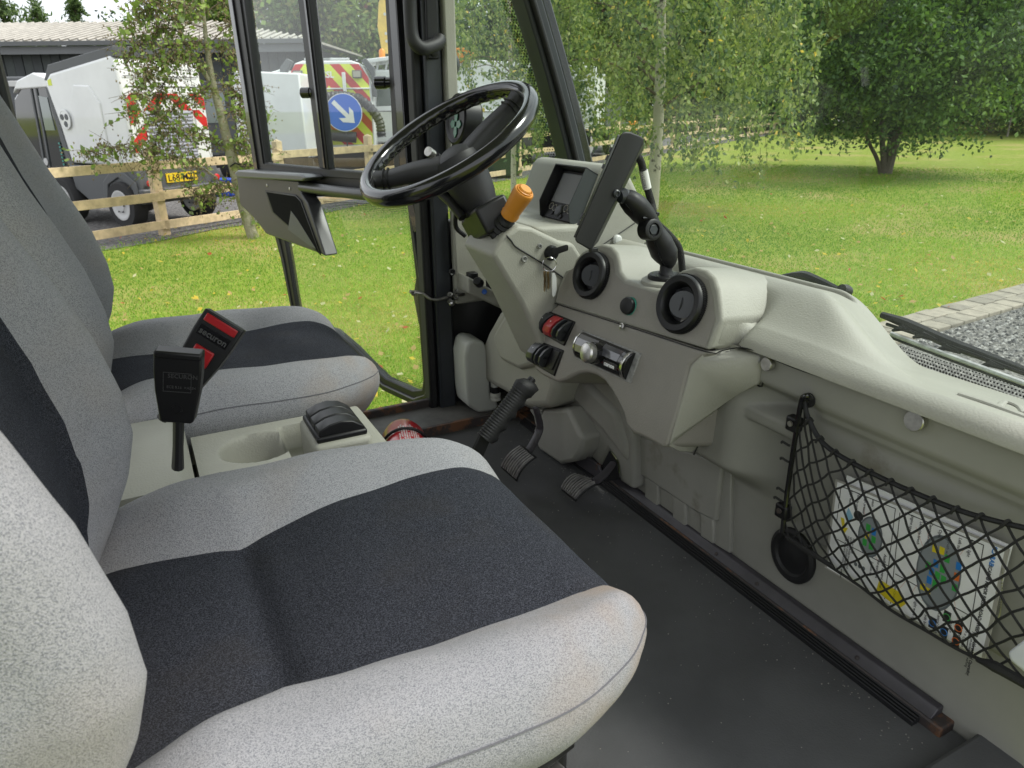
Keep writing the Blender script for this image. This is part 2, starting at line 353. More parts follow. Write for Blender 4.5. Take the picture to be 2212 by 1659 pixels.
    mesh('seat_base', [(a*.24+.13, YC+b*.2, z) for z in (.03, .26) for a, b in ((-1, -1), (1, -1), (1, 1), (-1, 1))], [[0, 1, 2, 3], [4, 5, 6, 7], [0, 1, 5, 4], [1, 2, 6, 5], [2, 3, 7, 6], [3, 0, 4, 7]], blkm, root, bevel=.01)
    lv = MB(); lv.box((.30, .50, .17), (.05, .03, .012)); lv.box((.27, .53, .185), (.10, .012, .02))
    lv.build('adjusting_lever', blk, root, bevel=.003)
    tube('slide_rail', [(-.05, YC-.20, .045), (.42, YC-.20, .045)], .014, steel, root, n=6)
    tube('slide_rail', [(-.05, YC+.20, .045), (.42, YC+.20, .045)], .014, steel, root, n=6)
    return root
seat = make_seat('near grey and charcoal cloth seat with soiled front corner, closest to the camera')
s2 = dup(seat, None, (-.022, .965, 0)); s2['label'] = 'far grey and charcoal cloth seat behind the console, in front of the steering wheel'

# ------------------------------------------------------------------ CENTRE CONSOLE
con = thing('centre_console', 'grey moulded console between the two seats with cup holder and switch box', 'console', (.1, 1.25, 0))
def rb(x0, x1, y0, y1, z0, z1): return [(x, y, z) for x in (x0, x1) for y in (y0, y1) for z in (z0, z1)]
def hf(name, xs, ys, fn, mat_, parent, skirt=None, back=None, **k):
    """height field with side walls down to skirt"""
    rows = [[Vector((x, y, fn(x, y))) for y in ys] for x in xs]
    if skirt is not None:
        n = len(ys); rows = [[Vector((r_[0].x, r_[0].y, skirt))]+r_+[Vector((r_[-1].x, r_[-1].y, skirt))] for r_ in rows]
        rows = [[Vector((p.x, p.y, skirt)) for p in rows[0]]]+rows+[[Vector((p.x, p.y, skirt if back is None else back)) for p in rows[-1]]]
    return grid(name, rows, mat_, parent, **k)
lin = lambda a, b, n: [a+(b-a)*i/(n-1) for i in range(n)]
def cz(x, y):
    z = .372-.035*sm(1.36, 1.41, y)-.02*(1-sm(1.10, 1.13, y))
    z -= .03*(1-sm(.02, .07, x))*0
    r = math.hypot((x-.125)/.062, (y-1.262)/.058); r = min(r, 3); z -= .075*(1-sm(.78, 1.08, r))
    if x < .125: z -= .05*(1-sm(.75, 1.15, abs(y-1.262)/.03))*(1-sm(.09, .125, x))*sm(0.0, .03, x)*0
    z -= .045*sm(.172, .182, x)*(1-sm(.30, .31, x))*sm(1.09, 1.1, y)*(1-sm(1.318, 1.332, y))
    z -= .06*sm(.335, .375, x)
    return z
hf('console_top', lin(0.02, .375, 90), lin(1.08, 1.42, 90), cz, trim, con, skirt=.05, angle=60)
MB().box((.262, 1.235, .355), (.105, .14, .075)).build('switch_box', trim, con, bevel=.01, seg=3)
box('switch_frame', (.262, 1.235, .3975), (.092, .12, .012), blk, con, bevel=.004)
for i in range(3):
    r_ = MB(); y = 1.196+i*.038
    pr_ = [(-.040, 0), (-.040, .012), (-.02, .021), (.0, .024), (.022, .020), (.042, .006), (.042, 0)]
    r_.prism([(.262+a, y-.017, .402+b) for a, b in pr_], [(.262+a, y+.017, .402+b) for a, b in pr_]).build('rocker_switch', blk, con, bevel=.002)
hf('console_rear_box', lin(-.17, .012, 24), lin(1.10, 1.405, 30), lambda x, y: .405+.012*math.sin((y-1.1)/.3*3.14)-.02*sm(-.02, .012, x)**2, trim, con, skirt=.05, angle=60)
# black socket behind the cup holder
so = MB(); so.box((.052, 1.135, .372), (.03, .03, .04), rot=Matrix.Rotation(.5, 3, 'Y')); so.build('power_socket', blk, con, bevel=.006)
tube('socket_cable', [(.06, 1.12, .36), (.085, 1.11, .352), (.10, 1.10, .33)], .010, rubber, con, n=8, smooth=4)

# ------------------------------------------------------------------ SEAT BELT BUCKLES
red = mat('red_button', (.30, .008, .012), .3)
def buckle(label, base, top, w, h, face, redface):
    base, top, face = Vector(base), Vector(top), Vector(face)
    up = (top-base).normalized(); t = thing('seat_belt_buckle', label, 'buckle', base)
    zf = (face-up*face.dot(up)).normalized(); xf = up.cross(zf).normalized()
    def P(a, b, c): return top+xf*a+up*b+zf*c
    o = [(-.5*w, 0), (.5*w, 0), (.5*w, -.28*h), (.47*w, -.55*h), (.36*w, -.97*h), (.3*w, -h), (-.3*w, -h), (-.36*w, -.97*h), (-.47*w, -.55*h), (-.5*w, -.28*h)]
    prism('buckle_body', [P(a, b, .012) for a, b in o], [P(a, b, -.012) for a, b in o], blk, t, bevel=.004, seg=3)
    b2 = top-up*h; tube('buckle_stalk', [b2+up*.01, b2+(base-b2)*.55, base], [.0125, .012, .014], rubber, t, n=10, smooth=5, flat=.62)
    if redface:
        e = .0125
        prism('release_button', [P(a*w, b, e+.0035) for a, b in ((-.24, -.44*h), (.24, -.44*h), (.24, -.67*h), (-.24, -.67*h))], [P(a*w, b, e-.002) for a, b in ((-.24, -.44*h), (.24, -.44*h), (.24, -.67*h), (-.24, -.67*h))], red, t, bevel=.002)
        prism('release_bar', [P(a*w, b, e+.002) for a, b in ((-.40, -.035*h), (.40, -.035*h), (.40, -.14*h), (-.40, -.14*h))], [P(a*w, b, e-.004) for a, b in ((-.40, -.035*h), (.40, -.035*h), (.40, -.14*h), (-.40, -.14*h))], red, t, bevel=.0015)
        prism('name_plate', [P(a*w, b, e+.001) for a, b in ((-.38, -.19*h), (.38, -.19*h), (.38, -.33*h), (-.38, -.33*h))], [P(a*w, b, e-.003) for a, b in ((-.38, -.19*h), (.38, -.19*h), (.38, -.33*h), (-.38, -.33*h))], blkg, t)
        lt = mat('embossed_grey', (.05, .05, .052), .4)
        text('lettering', 'securon', P(-.34*w, -.30*h, e+.002), xf, up, .0145, lt, t, bold=.0003, depth=.001)
        text('lettering', 'PRESS', P(-.2*w, -.64*h, e+.004), xf, up, .010, mat('dark_red', (.2, .008, .01), .4), t, depth=.0008)
    else:
        lt = MAT['embossed_grey'] if 'embossed_grey' in MAT else mat('embossed_grey', (.05, .05, .052), .4)
        fr = MB()
        for (a0, a1, b0, b1) in ((-.29, .29, -.28, -.287), (-.29, .29, -.545, -.552), (-.295, -.285, -.28, -.552), (.285, .295, -.28, -.552)):
            fr.prism([P(a*w, b*h, .0128) for a, b in ((a0, b0), (a1, b0), (a1, b1), (a0, b1))], [P(a*w, b*h, .010) for a, b in ((a0, b0), (a1, b0), (a1, b1), (a0, b1))])
        fr.build('moulded_frame', lt, t)
        text('lettering', 'SECURON', P(-.2*w, -.355*h, .0122), xf, up, .0085, lt, t, depth=.001)
        text('lettering', 'ECE R16  >ABS<', P(-.22*w, -.50*h, .0122), xf, up, .0055, lt, t, depth=.001)
        lathe('moulded_disc', [(.0075, 0), (.0075, .0012), (.0060, .0012), (.0058, .0004)], P(0, -.80*h, .0118), zf, blk, t, n=20)
        prism('top_rim', [P(a*w, b, .0135) for a, b in ((-.5, 0), (.5, 0), (.5, -.10*h), (-.5, -.10*h))], [P(a*w, b, -.0135) for a, b in ((-.5, .002), (.5, .002), (.5, -.10*h), (-.5, -.10*h))], blk, t, bevel=.003)
    return t
vdir = lambda p: (CAM-Vector(p)).normalized()
b1 = at(384, 1010, Y=1.055); t1 = at(388, 757, Y=1.055); u1 = at(337, 757, Y=1.055)
buckle('dark plain back of the upright seat belt buckle beside the near seat', b1, t1, .062, (t1-at(384, 908, Y=1.055)).length, (-.25, -1, .25), False)
b2 = at(350, 905, Y=1.20); t2 = at(489, 690, Y=1.20)
buckle('tilted seat belt buckle with red press button, nearer the driver seat', b2, t2, .068, .125, (-.05, -1, .62), True)

# ------------------------------------------------------------------ CAB SHELL: floor, sills, pillars, glass
cab = thing('cab', 'cab shell with black floor mat, dark pillars and windscreen', 'vehicle cab', (.5, 1.2, -.02))
floorm = mat('floor_mat', (.056, .057, .058), .8, bump=.5, bscale=260, var=.22, vscale=3.5, bdist=.0012, wear=((.14, .145, .15), 150, .70, .02))
mesh('floor_mat', rb(-.6, 1.05, .425, 1.90, -.02, .0), [[0, 1, 3, 2], [4, 6, 7, 5], [0, 4, 5, 1], [2, 3, 7, 6], [0, 2, 6, 4], [1, 5, 7, 3]], floorm, cab, bevel=.004)
# floor gutter ribs along the bulkhead foot
g = MB()
for i in range(4): g.box((.978+i*.0052, 1.17, .002+.002*i), (.003, 1.36, .016))
g.build('ribbed_mat_edge', rubber, cab, bevel=.002)
ch = [(.994, 1.90), (.994, .455), (1.045, .455), (1.045, 1.90)]
prism('foot_channel', [(x, y, -.02) for x, y in ch], [(x, y, .018) for x, y in ch], rust, cab, bevel=.003)
dk = mat('dark_channel_paint', (.04, .037, .043), .45, var=.2, vscale=10, wear=((.10, .045, .022), 9, .63, .05))
prism('foot_flange', [(.997, 1.55, .018), (1.012, 1.55, .034), (1.026, 1.55, .034), (1.026, 1.55, .018)], [(.997, .475, .018), (1.012, .475, .034), (1.026, .475, .034), (1.026, .475, .018)], dk, cab, bevel=.002)
for y in (.98, .86, .62): lathe('rivet', [(.0042, 0), (.0042, .0015), (.003, .0025), (0, .003)], (1.004, y, .025), (-.7, 0, .7), rust, cab, n=10)
box('near_door_sill', (.66, .385, .005), (1.1, .075, .045), floorm, cab, bevel=.008)
gt = MB(); rq = random.Random(8)
for _ in range(420):
    gx, gy = rq.uniform(.2, .97), rq.uniform(.46, 1.85)
    if rq.random() < .35: gx = .97-abs(rq.gauss(0, .035))
    s_ = rq.uniform(.0006, .0016); gt.add([(gx+s_, gy, .0002), (gx-s_, gy+s_, .0002), (gx-s_, gy-s_, .0002), (gx, gy, s_*1.2)], [[0, 1, 3], [1, 2, 3], [2, 0, 3]])
q = gt.build('floor_grit', mat('pale_grit', (.20, .19, .17), .9), cab, smooth=False); q['kind'] = 'stuff'
# far sill
box('far_sill', (.43, 1.985, .008), (1.3, .165, .03), sillm, cab, bevel=.003)
box('far_sill_edge', (.43, 1.896, .005), (1.3, .012, .05), rust, cab)
box('door_opening_rim', (.43, 2.072, .03), (1.3, .02, .035), rust, cab, bevel=.004)
# front wall left of the far pillar, under the dash (dark)
box('dark_front_wall', (1.12, 1.75, .26), (.02, .66, .6), blkm, cab)
# far hinge pillar (built in steps seen from inside)
pz0, pz1 = -.02, 1.62
def col(name, x0, x1, y0, y1, m_, z0=pz0, z1=pz1, lean=0, **k):
    mesh(name, [(x+lean*(z-z0), y, z) for z in (z0, z1) for x, y in ((x0, y0), (x1, y0), (x1, y1), (x0, y1))], [[0, 1, 2, 3], [4, 5, 6, 7], [0, 1, 5, 4], [1, 2, 6, 5], [2, 3, 7, 6], [3, 0, 4, 7]], m_, cab, **k)
col('hinge_pillar', .782, .838, 2.03, 2.11, steel_dark, bevel=.008)
col('door_seal', .752, .781, 2.045, 2.10, rubber, bevel=.008)
col('lower_pillar_web', .838, 1.12, 2.06, 2.10, blkm, z1=.62, bevel=.004)
col('pillar_trim', .838, .874, 2.012, 2.05, trim, z0=.72, bevel=.006)
box('pillar_lower_trim', (.892, 2.02, .515), (.106, .03, .29), trim, cab, bevel=.008)
for q in ((at(945+1300*0, 0, Y=2.0)),): pass
for px, py in ((947, 243), (976, 588)): lathe('trim_screw', [(.011, 0), (.011, .003), (.008, .004), (.004, .001), (0, .001)], at(px, py, Y=2.010), (0, -1, 0), blkm, cab, n=14)
# rear door post at the far left
col('rear_door_post', -.32, -.205, 2.05, 2.13, blkm, bevel=.01)
# windscreen pillar, raked and curved
def pil(z): return 1.335-.20*max(0, (z-.55))-.16*max(0, z-.55)**1.6-.02
zz = lin(.5, 1.6, 24)
for nm, dx0, dx1, y0, y1, m_ in (('windscreen_pillar', -.005, .058, 2.02, 2.10, steel_dark), ('pillar_inner_rib', .010, .028, 2.003, 2.03, blkm), ('pillar_seal', .058, .092, 2.03, 2.10, blkg)):
    mb = MB(); vs_ = []
    for z in zz: vs_ += [(pil(z)+dx0, y0, z), (pil(z)+dx1, y0, z), (pil(z)+dx1, y1, z), (pil(z)+dx0, y1, z)]
    fs = [[i*4+j, i*4+(j+1) % 4, i*4+4+(j+1) % 4, i*4+4+j] for i in range(len(zz)-1) for j in range(4)]+[[0, 1, 2, 3], [len(vs_)-4+j for j in range(4)]]
    mesh(nm, vs_, fs, m_, cab, bevel=.006)
wg = glass('window_glass', dust=.010); wg2 = glass('windscreen_glass', dust=.018)
# fixed front quarter window
qv = [(.872, .66), (pil(.66), .66)]+[(pil(z), z) for z in lin(.7, 1.6, 12)]+[(.872, 1.6)]
prism('quarter_window', [(x, 2.088, z) for x, z in qv], [(x, 2.092, z) for x, z in qv], wg, cab, smooth=False)
prism('quarter_window_sill', [(.90, 2.03, .52), (1.36, 2.03, .52), (1.36, 2.03, .655), (.90, 2.03, .655)], [(.90, 2.10, .52), (1.36, 2.10, .52), (1.36, 2.10, .655), (.90, 2.10, .655)], trim, cab, bevel=.012)
# dotted border print of the glass: small discs
def dots(name, pts, nrm, parent, m_):
    mb = MB()
    for p, r_ in pts:
        p = Vector(p); w = Vector(nrm).normalized(); a = w.cross(Vector((0, 0, 1)) if abs(w.z) < .9 else Vector((1, 0, 0))).normalized(); b = w.cross(a)
        mb.add([p+(a*math.cos(t)+b*math.sin(t))*r_ for t in [i*math.pi/3 for i in range(6)]], [list(range(6))])
    o = mb.build(name, m_, parent, smooth=False); o['kind'] = 'stuff'; return o
dp = []
for i in range(110):
    z = .67+i*.0075
    if z > 1.5: break
    for k_ in range(5): dp.append(((pil(z)-.012-.0095*k_-(.0047 if i % 2 else 0), 2.0865, z), .0027-.00040*k_))
dots('dotted_print', dp, (0, 1, 0), cab, blkm)
# windscreen: raked sheet across the cab, its foot dips towards the near side
def wx(y, z): return pil(z)-.07+.135*(y-.4)/1.65
ys = lin(.36, 2.08, 36); zs = lin(.40, 1.62, 26)
rows = [[Vector((wx(y, z), y, z)) for y in ys] for z in zs]
grid('windscreen', rows, wg2, cab, solid=.004)
dp = []
for i in range(150):
    y = 2.02-i*0.0075*1.5
    if y < .38: break
# unseen cab roof, added to hold back light from above; pale lining below
prism('cab_roof', [(-.75, .33, 1.63), (1.10, .33, 1.63), (1.10, 2.14, 1.63), (-.75, 2.14, 1.63)], [(-.75, .33, 1.70), (1.06, .33, 1.70), (1.06, 2.14, 1.70), (-.75, 2.14, 1.70)], mat('roof_lining', (.45, .45, .42), .8), cab, bevel=.01)
# ------------------------------------------------------------------ DASHBOARD
dash = thing('dashboard', 'grey-green moulded dashboard with round vents, switches and radio', 'dashboard', (.95, 1.2, .3))
FP = ((.86, 1.1, .40), (-1, 0, .22)); VP_ = ((.89, 1.1, .52), (-1, 0, .35))
def poly(pts, **k): return [at(*p, **k) for p in pts]
# lower fascia that carries the switches and the radio, with the arched cut-out
fo = [(1192, 668), (1208, 655), (1528, 760), (1512, 772), (1489, 790), (1466, 880), (1441, 962), (1430, 968), (1400, 950), (1365, 935), (1352, 918), (1345, 892), (1332, 865), (1318, 840), (1304, 822), (1288, 811), (1268, 805), (1250, 807), (1235, 813), (1220, 822), (1203, 826), (1172, 812), (1156, 800), (1152, 788), (1165, 740), (1168, 700)]
A = poly(fo, P=FP)
fas = MB(); fas.prism(A, [Vector((p.x+.16, p.y, p.z-.035+.0*p.z)) for p in A])
fas.build('lower_fascia', trimd, dash, bevel=.0075, seg=3, angle=50)
# its return on the near side, down to the jagged parting line
sf = [at(1520, 763, P=FP), at(1489, 790, P=FP), at(1441, 964, P=FP), at(1468, 978, X=.885), at(1494, 980, X=.93), at(1533, 899, X=.962), at(1587, 854, X=.966), at(1640, 832, X=.966), at(1650, 765, X=.966), at(1587, 752, X=.955)]
n = len(sf); cc = Vector((.945, .972, .43))
mesh('fascia_side', [p+Vector((-.002, -.001, 0)) for p in sf]+[Vector((max(p.x, .94)+.05, p.y+.03, p.z)) for p in sf], [[0, 1, 8, 9], [1, 7, 8], [1, 2, 6, 7], [2, 5, 6], [2, 3, 5], [3, 4, 5]]+[[i_, (i_+1) % n, n+(i_+1) % n, n+i_] for i_ in range(n)], trim, dash, bevel=.007, seg=3, angle=50)
# seam and bump at the screw
def seam(name, pts, parent, w=.0013, m_=None): return tube(name, pts, w, m_ or blkm, parent, n=5, smooth=3)
seam('parting_line', [at(1200, 655, P=VP_)+Vector((-.002, 0, 0)), at(1380, 712, P=VP_)+Vector((-.002, 0, 0)), at(1528, 759, P=VP_)+Vector((-.003, -.001, 0)), at(1560, 757, X=.925), at(1600, 751, X=.945), at(1640, 760, X=.95)], dash)
# vent pod: profile extruded forwards, one hump round each vent
vo = [(1198, 655), (1206, 620), (1220, 585), (1236, 580), (1243, 560), (1256, 545), (1276, 533), (1300, 527), (1320, 532), (1332, 546), (1337, 565), (1340, 585), (1352, 603), (1385, 617), (1420, 626), (1440, 618), (1452, 600), (1472, 584), (1500, 577), (1525, 583), (1543, 600), (1552, 625), (1556, 655), (1560, 690), (1530, 757)]
A = poly(vo, P=VP_); B = [Vector((p.x+.30, p.y-.0, .47+(p.z-.47)*(.62 if p.z > .58 else .9))) for p in A]
Mid = [Vector((p.x+.10, p.y, .47+(p.z-.47)*(.93 if p.z > .58 else 1))) for p in A]
mb = MB(); n = len(A); mb.add(A+Mid+B, [[i, (i+1) % n, n+(i+1) % n, n+i] for i in range(n)]+[[n+i, n+(i+1) % n, 2*n+(i+1) % n, 2*n+i] for i in range(n)]+[list(range(n))[::-1]])
mb.build('vent_pod', trim, dash, bevel=.006, seg=3, angle=50)
mesh('vent_pod_face', [p+Vector((-.0012, 0, 0)) for p in poly([(1204, 650), (1211, 622), (1226, 592), (1243, 575), (1270, 545), (1300, 540), (1325, 560), (1330, 592), (1350, 612), (1425, 637), (1450, 620), (1478, 596), (1505, 590), (1532, 605), (1541, 640), (1546, 690), (1526, 750)], P=VP_)], [list(range(17))], trimd, dash, smooth=False)
# near end of the pod: sweeps round to the ledge
pe = [at(1556, 640, P=VP_), at(1562, 690, P=VP_), at(1530, 758, P=VP_), at(1587, 752, X=.955), at(1650, 762, X=.962), at(1690, 740, X=1.02), at(1700, 690, X=1.12), at(1650, 650, X=1.12), at(1580, 615, X=1.05)]
c0 = Vector((0, 0, 0))
for p in pe: c0 += p/len(pe)
mesh('vent_pod_end', [p for p in pe]+[c0+Vector((-.015, -.02, .012))]+[p+Vector((.10, .08, -.04)) for p in pe], [[i, (i+1) % 9, 9] for i in range(9)]+[[i, (i+1) % 9, 10+(i+1) % 9, 10+i] for i in range(9)], trim, dash, subs=0, bevel=.02, seg=3, angle=80)
# dash top: height field with hump, tray and front ledge
def dz(x, y):
    hump = sm(.70, .90, y-.05*sm(1.1, 1.25, x)+.10*sm(1.12, 1.0, x))
    xx = sm(.945, 1.045, x)
    z = .556-.068*max(0, (x-.98)/.27)                                         # the ledge
    z += hump*(.100*sm(.95, 1.10, x))
    lip = max(0, 1-(x-.948)/.034); z -= .024*(1-math.sqrt(max(0, 1-lip*lip)))
    tray = sm(1.10, 1.106, x)*(1-sm(1.212, 1.219, x))*sm(.90, .912, y)*(1-sm(1.6, 1.62, y)); z -= .016*tray; z += .004*math.exp(-((x-1.225)/.008)**2)*sm(.86, .90, y)
    z -= .012*sm(1.245, 1.262, x)
    z -= .009*math.exp(-((x-1.0)/.006)**2)*sm(.40, .5, .95-y)*(1-sm(.25, .26, y-.28))*0
    return z
xs_ = lin(.948, 1.262, 120); ys_ = lin(.22, 1.75, 160)
hf('dash_top', xs_, ys_, lambda x, y: dz(x, y)-(0.2*sm(.92, 1.0, y)*(1-sm(.95, 1.06, x))), trim, dash, skirt=.529, back=.38, angle=60)
tube('ledge_grab_rib', [at(2072, 851, Z=.543), at(2140, 873, Z=.543), at(2250, 914, Z=.543)], .006, trim, dash, n=8, smooth=4, flat=.6)
tube('ledge_grab_rib', [at(2158, 878, Z=.540), at(2172, 868, Z=.538), at(2200, 878, Z=.538), at(2212, 893, Z=.54)], .005, trim, dash, n=8, smooth=4, flat=.6)
# knobs of the vents
vn = Vector((-1, -.10, .30)).normalized()
vdark = mat('vent_inside', (.022, .024, .027), .35)
for (px, py, rr) in ((1285, 596, .0535), (1480, 658, .0565)):
    o = at(px, py, P=VP_)+vn*.006
    v = lathe('air_vent', [(rr, -.01), (rr, .010), (rr*.985, .015), (rr*.93, .0185), (rr*.74, .0175), (rr*.66, .013), (rr*.62, .003), (rr*.60, -.003), (rr*.1, -.004)], o, vn, blk, dash, n=48)
    ti = MB(); a = vn.cross(Vector((0, 0, 1))).normalized(); b = vn.cross(a)
    for i in range(90):
        t = 2*math.pi*i/90; d = a*math.cos(t)+b*math.sin(t); ti.box(o+d*(rr+.0006)+vn*.004, (.0024, .0016, .012), rot=frame3(d, vn))
    k_ = ti.build('knurled_edge', blk, v, smooth=False); k_['kind'] = 'stuff'
    # two round flaps set on edge across the opening
    for s_, tw in ((-.45, .95), (.30, .8)):
        q = (a*math.cos(tw)+vn*math.sin(tw)).normalized()
        lathe('vent_flap', [(.0001, -.001), (rr*.46, -.001), (rr*.46, .001), (.0001, .001)], o-a*s_*rr*.55+vn*(.010 if s_ > 0 else .004), (vn*.80-a*(.55 if s_ > 0 else -.35)).normalized(), vdark, v, n=26)
# round socket cap between the vents
o = at(1361, 661, P=VP_); cap_n = Vector((-1, -.25, .25)).normalized()
pc = lathe('socket_cap', [(.019, 0), (.019, .006), (.0165, .010), (.006, .012), (0, .012)], o+cap_n*.004, cap_n, blk, dash, n=26)
lathe('socket_ring', [(.0195, .0), (.0195, .004), (.018, .005)], o+cap_n*.0015+Vector((.0, -.002, 0)), cap_n, mat('teal_ring', (.02, .22, .16), .4), pc, n=26)
for px, py, pl_ in ((1347, 705, FP), ):
    lathe('trim_screw', [(.0075, 0), (.0075, .002), (.005, .003), (.003, .0), (0, .0)], at(px, py, P=pl_)+Vector((-.004, 0, .001)), (-1, 0, .3), steel, dash, n=14)
# ---- switches on the fascia
FN = Vector((-1, 0, .22)).normalized()
fx = Vector((0, -1, 0)); fy = FN.cross(fx).normalized()
if fy.z < 0: fy = -fy
redsw = mat('red_rocker', (.38, .03, .035), .35)
rockg = mat('grey_black_rocker', (.032, .034, .037), .3)
def switch_block(c4, nrock, colors):
    """c4: four pixel corners of the frame; rockers stand side by side"""
    C4 = [at(*p, P=FP) for p in c4]; tl, tr, br, bl_ = C4
    fr = prism('switch_frame', [p+FN*.004 for p in C4], [p-FN*.01 for p in C4], blk, dash, bevel=.003)
    ex = (tr-tl); ey = (bl_-tl)
    for i, cm in enumerate(colors):
        u0, u1 = i/nrock+.03, (i+.86)/nrock
        def Q(u, w, h): return tl+ex*u+ey*w+FN*h
        if cm is None:
            prism('blank_plate', [Q(u0, .08, .007), Q(u1, .08, .007), Q(u1, .92, .007), Q(u0, .92, .007)], [Q(u0, .08, .0), Q(u1, .08, .0), Q(u1, .92, .0), Q(u0, .92, .0)], blk, fr, bevel=.002); continue
        pr_ = [(.04, .003), (.06, .012), (.25, .022), (.5, .027), (.75, .024), (.93, .014), (.96, .003)]
        if cm == 'open':
            for ua, ub in ((u0, u0+.05), (u1-.07, u1)):
                prism('rocker_side', [Q(ua, w, h) for w, h in pr_], [Q(ub, w, h) for w, h in pr_], rockg, fr, bevel=.001)
            prism('rocker_bridge', [Q(u0, .46, .018), Q(u1, .46, .018), Q(u1, .58, .018), Q(u0, .58, .018)], [Q(u0, .46, .003), Q(u1, .46, .003), Q(u1, .58, .003), Q(u0, .58, .003)], blk, fr)
        else:
            r_ = prism('rocker_switch', [Q(u0, w, h) for w, h in pr_], [Q(u1, w, h) for w, h in pr_], cm, fr, bevel=.0012)
            lathe('indicator_dot', [(.0016, 0), (.0016, .0006), (0, .0006)], Q((u0+u1)/2, .27, .0228), FN, mat('white_dot', (.7, .7, .7), .5) if 'white_dot' not in MAT else MAT['white_dot'], r_, n=8)
switch_block([(1186, 672), (1244, 695), (1220, 748), (1163, 716)], 3, [rockg, redsw, 'open'])
switch_block([(1165, 736), (1219, 757), (1199, 813), (1146, 782)], 3, [rockg, 'open', None])
# ---- radio
radio = thing('car_radio', 'car radio with silver volume knob in the dashboard', 'radio', at(1310, 766, P=FP))
rc = [at(*p, P=FP) for p in ((1257, 712), (1387, 764), (1363, 828), (1241, 772))]
prism('radio_surround', [p+FN*.003 for p in rc], [p-FN*.012 for p in rc], mat('scuffed_grey_frame', (.22, .22, .21), .4, var=.3, vscale=60), radio, bevel=.0015)
rc2 = [rc[0]*.96+rc[2]*.04, rc[1]*.96+rc[3]*.04, rc[2]*.96+rc[0]*.04, rc[3]*.96+rc[1]*.04]
tl, tr, br, bl_ = rc2; ex, ey = tr-tl, bl_-tl
def Q(u, w, h): return tl*(1-u)*(1-w)+tr*u*(1-w)+br*u*w+bl_*(1-u)*w+FN*h
face_p = [(.0, .003), (.06, .012), (.2, .0185), (.45, .022), (.7, .019), (.92, .010), (1, .003)]
chrome = mat('chrome', (.62, .61, .60), .18, metal=1); satin = mat('satin_silver', (.52, .51, .49), .38, metal=1, var=.18, vscale=60)
scr = mat('radio_screen', (.16, .155, .165), .12, coat=.6)
prism('radio_face', [Q(.03, w, h) for w, h in face_p], [Q(.97, w, h) for w, h in face_p], blkg, radio, bevel=.001)
prism('display_window', [Q(.05, w, h+.0006) for w, h in face_p[1:5]]+[Q(.05, w, h-.003) for w, h in face_p[1:5][::-1]], [Q(.40, w, h+.0006) for w, h in face_p[1:5]]+[Q(.40, w, h-.003) for w, h in face_p[1:5][::-1]], scr, radio, smooth=False)
prism('display_window', [Q(.52, w, h+.0006) for w, h in face_p[1:4]]+[Q(.52, w, h-.003) for w, h in face_p[1:4][::-1]], [Q(.84, w, h+.0006) for w, h in face_p[1:4]]+[Q(.84, w, h-.003) for w, h in face_p[1:4][::-1]], mat('radio_screen_dark', (.07, .07, .08), .15, coat=.5), radio, smooth=False)
for i in range(3): prism('button_strip', [Q(.08+.10*i, .80, .017), Q(.155+.10*i, .80, .017), Q(.155+.10*i, .92, .0125), Q(.08+.10*i, .92, .0125)], [Q(.08+.10*i, .80, .01), Q(.155+.10*i, .80, .01), Q(.155+.10*i, .92, .008), Q(.08+.10*i, .92, .008)], blk, radio)
for u in (.012, .90): prism('chrome_bar', [Q(u, w, h+.001) for w, h in face_p], [Q(u+(.02 if u < .5 else .05), w, h+(.001 if u < .5 else .003)) for w, h in face_p], chrome, radio, bevel=.0006)
prism('slot_cover', [Q(.62, .56, .0225), Q(.86, .56, .0225), Q(.86, .78, .0185), Q(.62, .78, .0185)], [Q(.62, .56, .01), Q(.86, .56, .01), Q(.86, .78, .01), Q(.62, .78, .01)], rockg, radio, bevel=.001)
text('lettering', 'clarion', Q(.645, .735, .0205), ex, -ey, .0135, mat('white_print', (.75, .75, .75), .5), radio, bold=.0005)
kn = Q(.46, .47, .020); kx = FN
lathe('knob_collar', [(.024, 0), (.024, .012), (.019, .016)], kn, kx, blkg, radio, n=32)
lathe('volume_knob', [(.0215, .008), (.0225, .026), (.020, .030), (.010, .0335), (0, .034)], kn, kx, satin, radio, n=36)

# ---- steering column pod, one wall towards the near seat
YW = 1.49
colp = thing('steering_column_pod', 'grey moulded box under the steering column with ignition', 'column cover', (.85, 1.6, .3))
wo = [(1063, 552), (1090, 509), (1119, 487), (1150, 491), (1185, 508), (1210, 520), (1240, 525), (1262, 560), (1240, 600), (1213, 640), (1207, 700), (1205, 790), (1190, 800), (1167, 748), (1125, 655)]
A = poly(wo, Y=YW); B = off(A, (0, .17, 0))
B = [Vector((b.x, 1.66, b.z)) for b in A]
mb = MB().prism(A, B); mb.build('column_cover', trim, colp, bevel=.013, seg=4, angle=60)
dome = [at(1091, 506, Y=1.56), at(1075, 513, Y=1.58), at(1052, 505, Y=1.62)]
for p in dome: lathe('bolt_boss', [(.018, -.01), (.017, .012), (.012, .02), (.006, .022)], p+Vector((0, 0, -.012)), (-.2, 0, 1), trim, colp, n=16)
seam('parting_line', [at(x, y, Y=YW-.0015) for x, y in ((1094, 509), (1105, 521), (1114, 533), (1145, 552), (1178, 573), (1206, 592), (1232, 611))], colp, w=.0020)
for px, py, rr in ((1132, 559, .008), (1165, 531, .006)): lathe('trim_screw', [(rr, 0), (rr, .003), (rr*.7, .004), (rr*.4, .001), (0, .001)], at(px, py, Y=YW)+Vector((0, -.001, 0)), (0, -1, 0), MAT['scuffed_grey_frame'], colp, n=14)
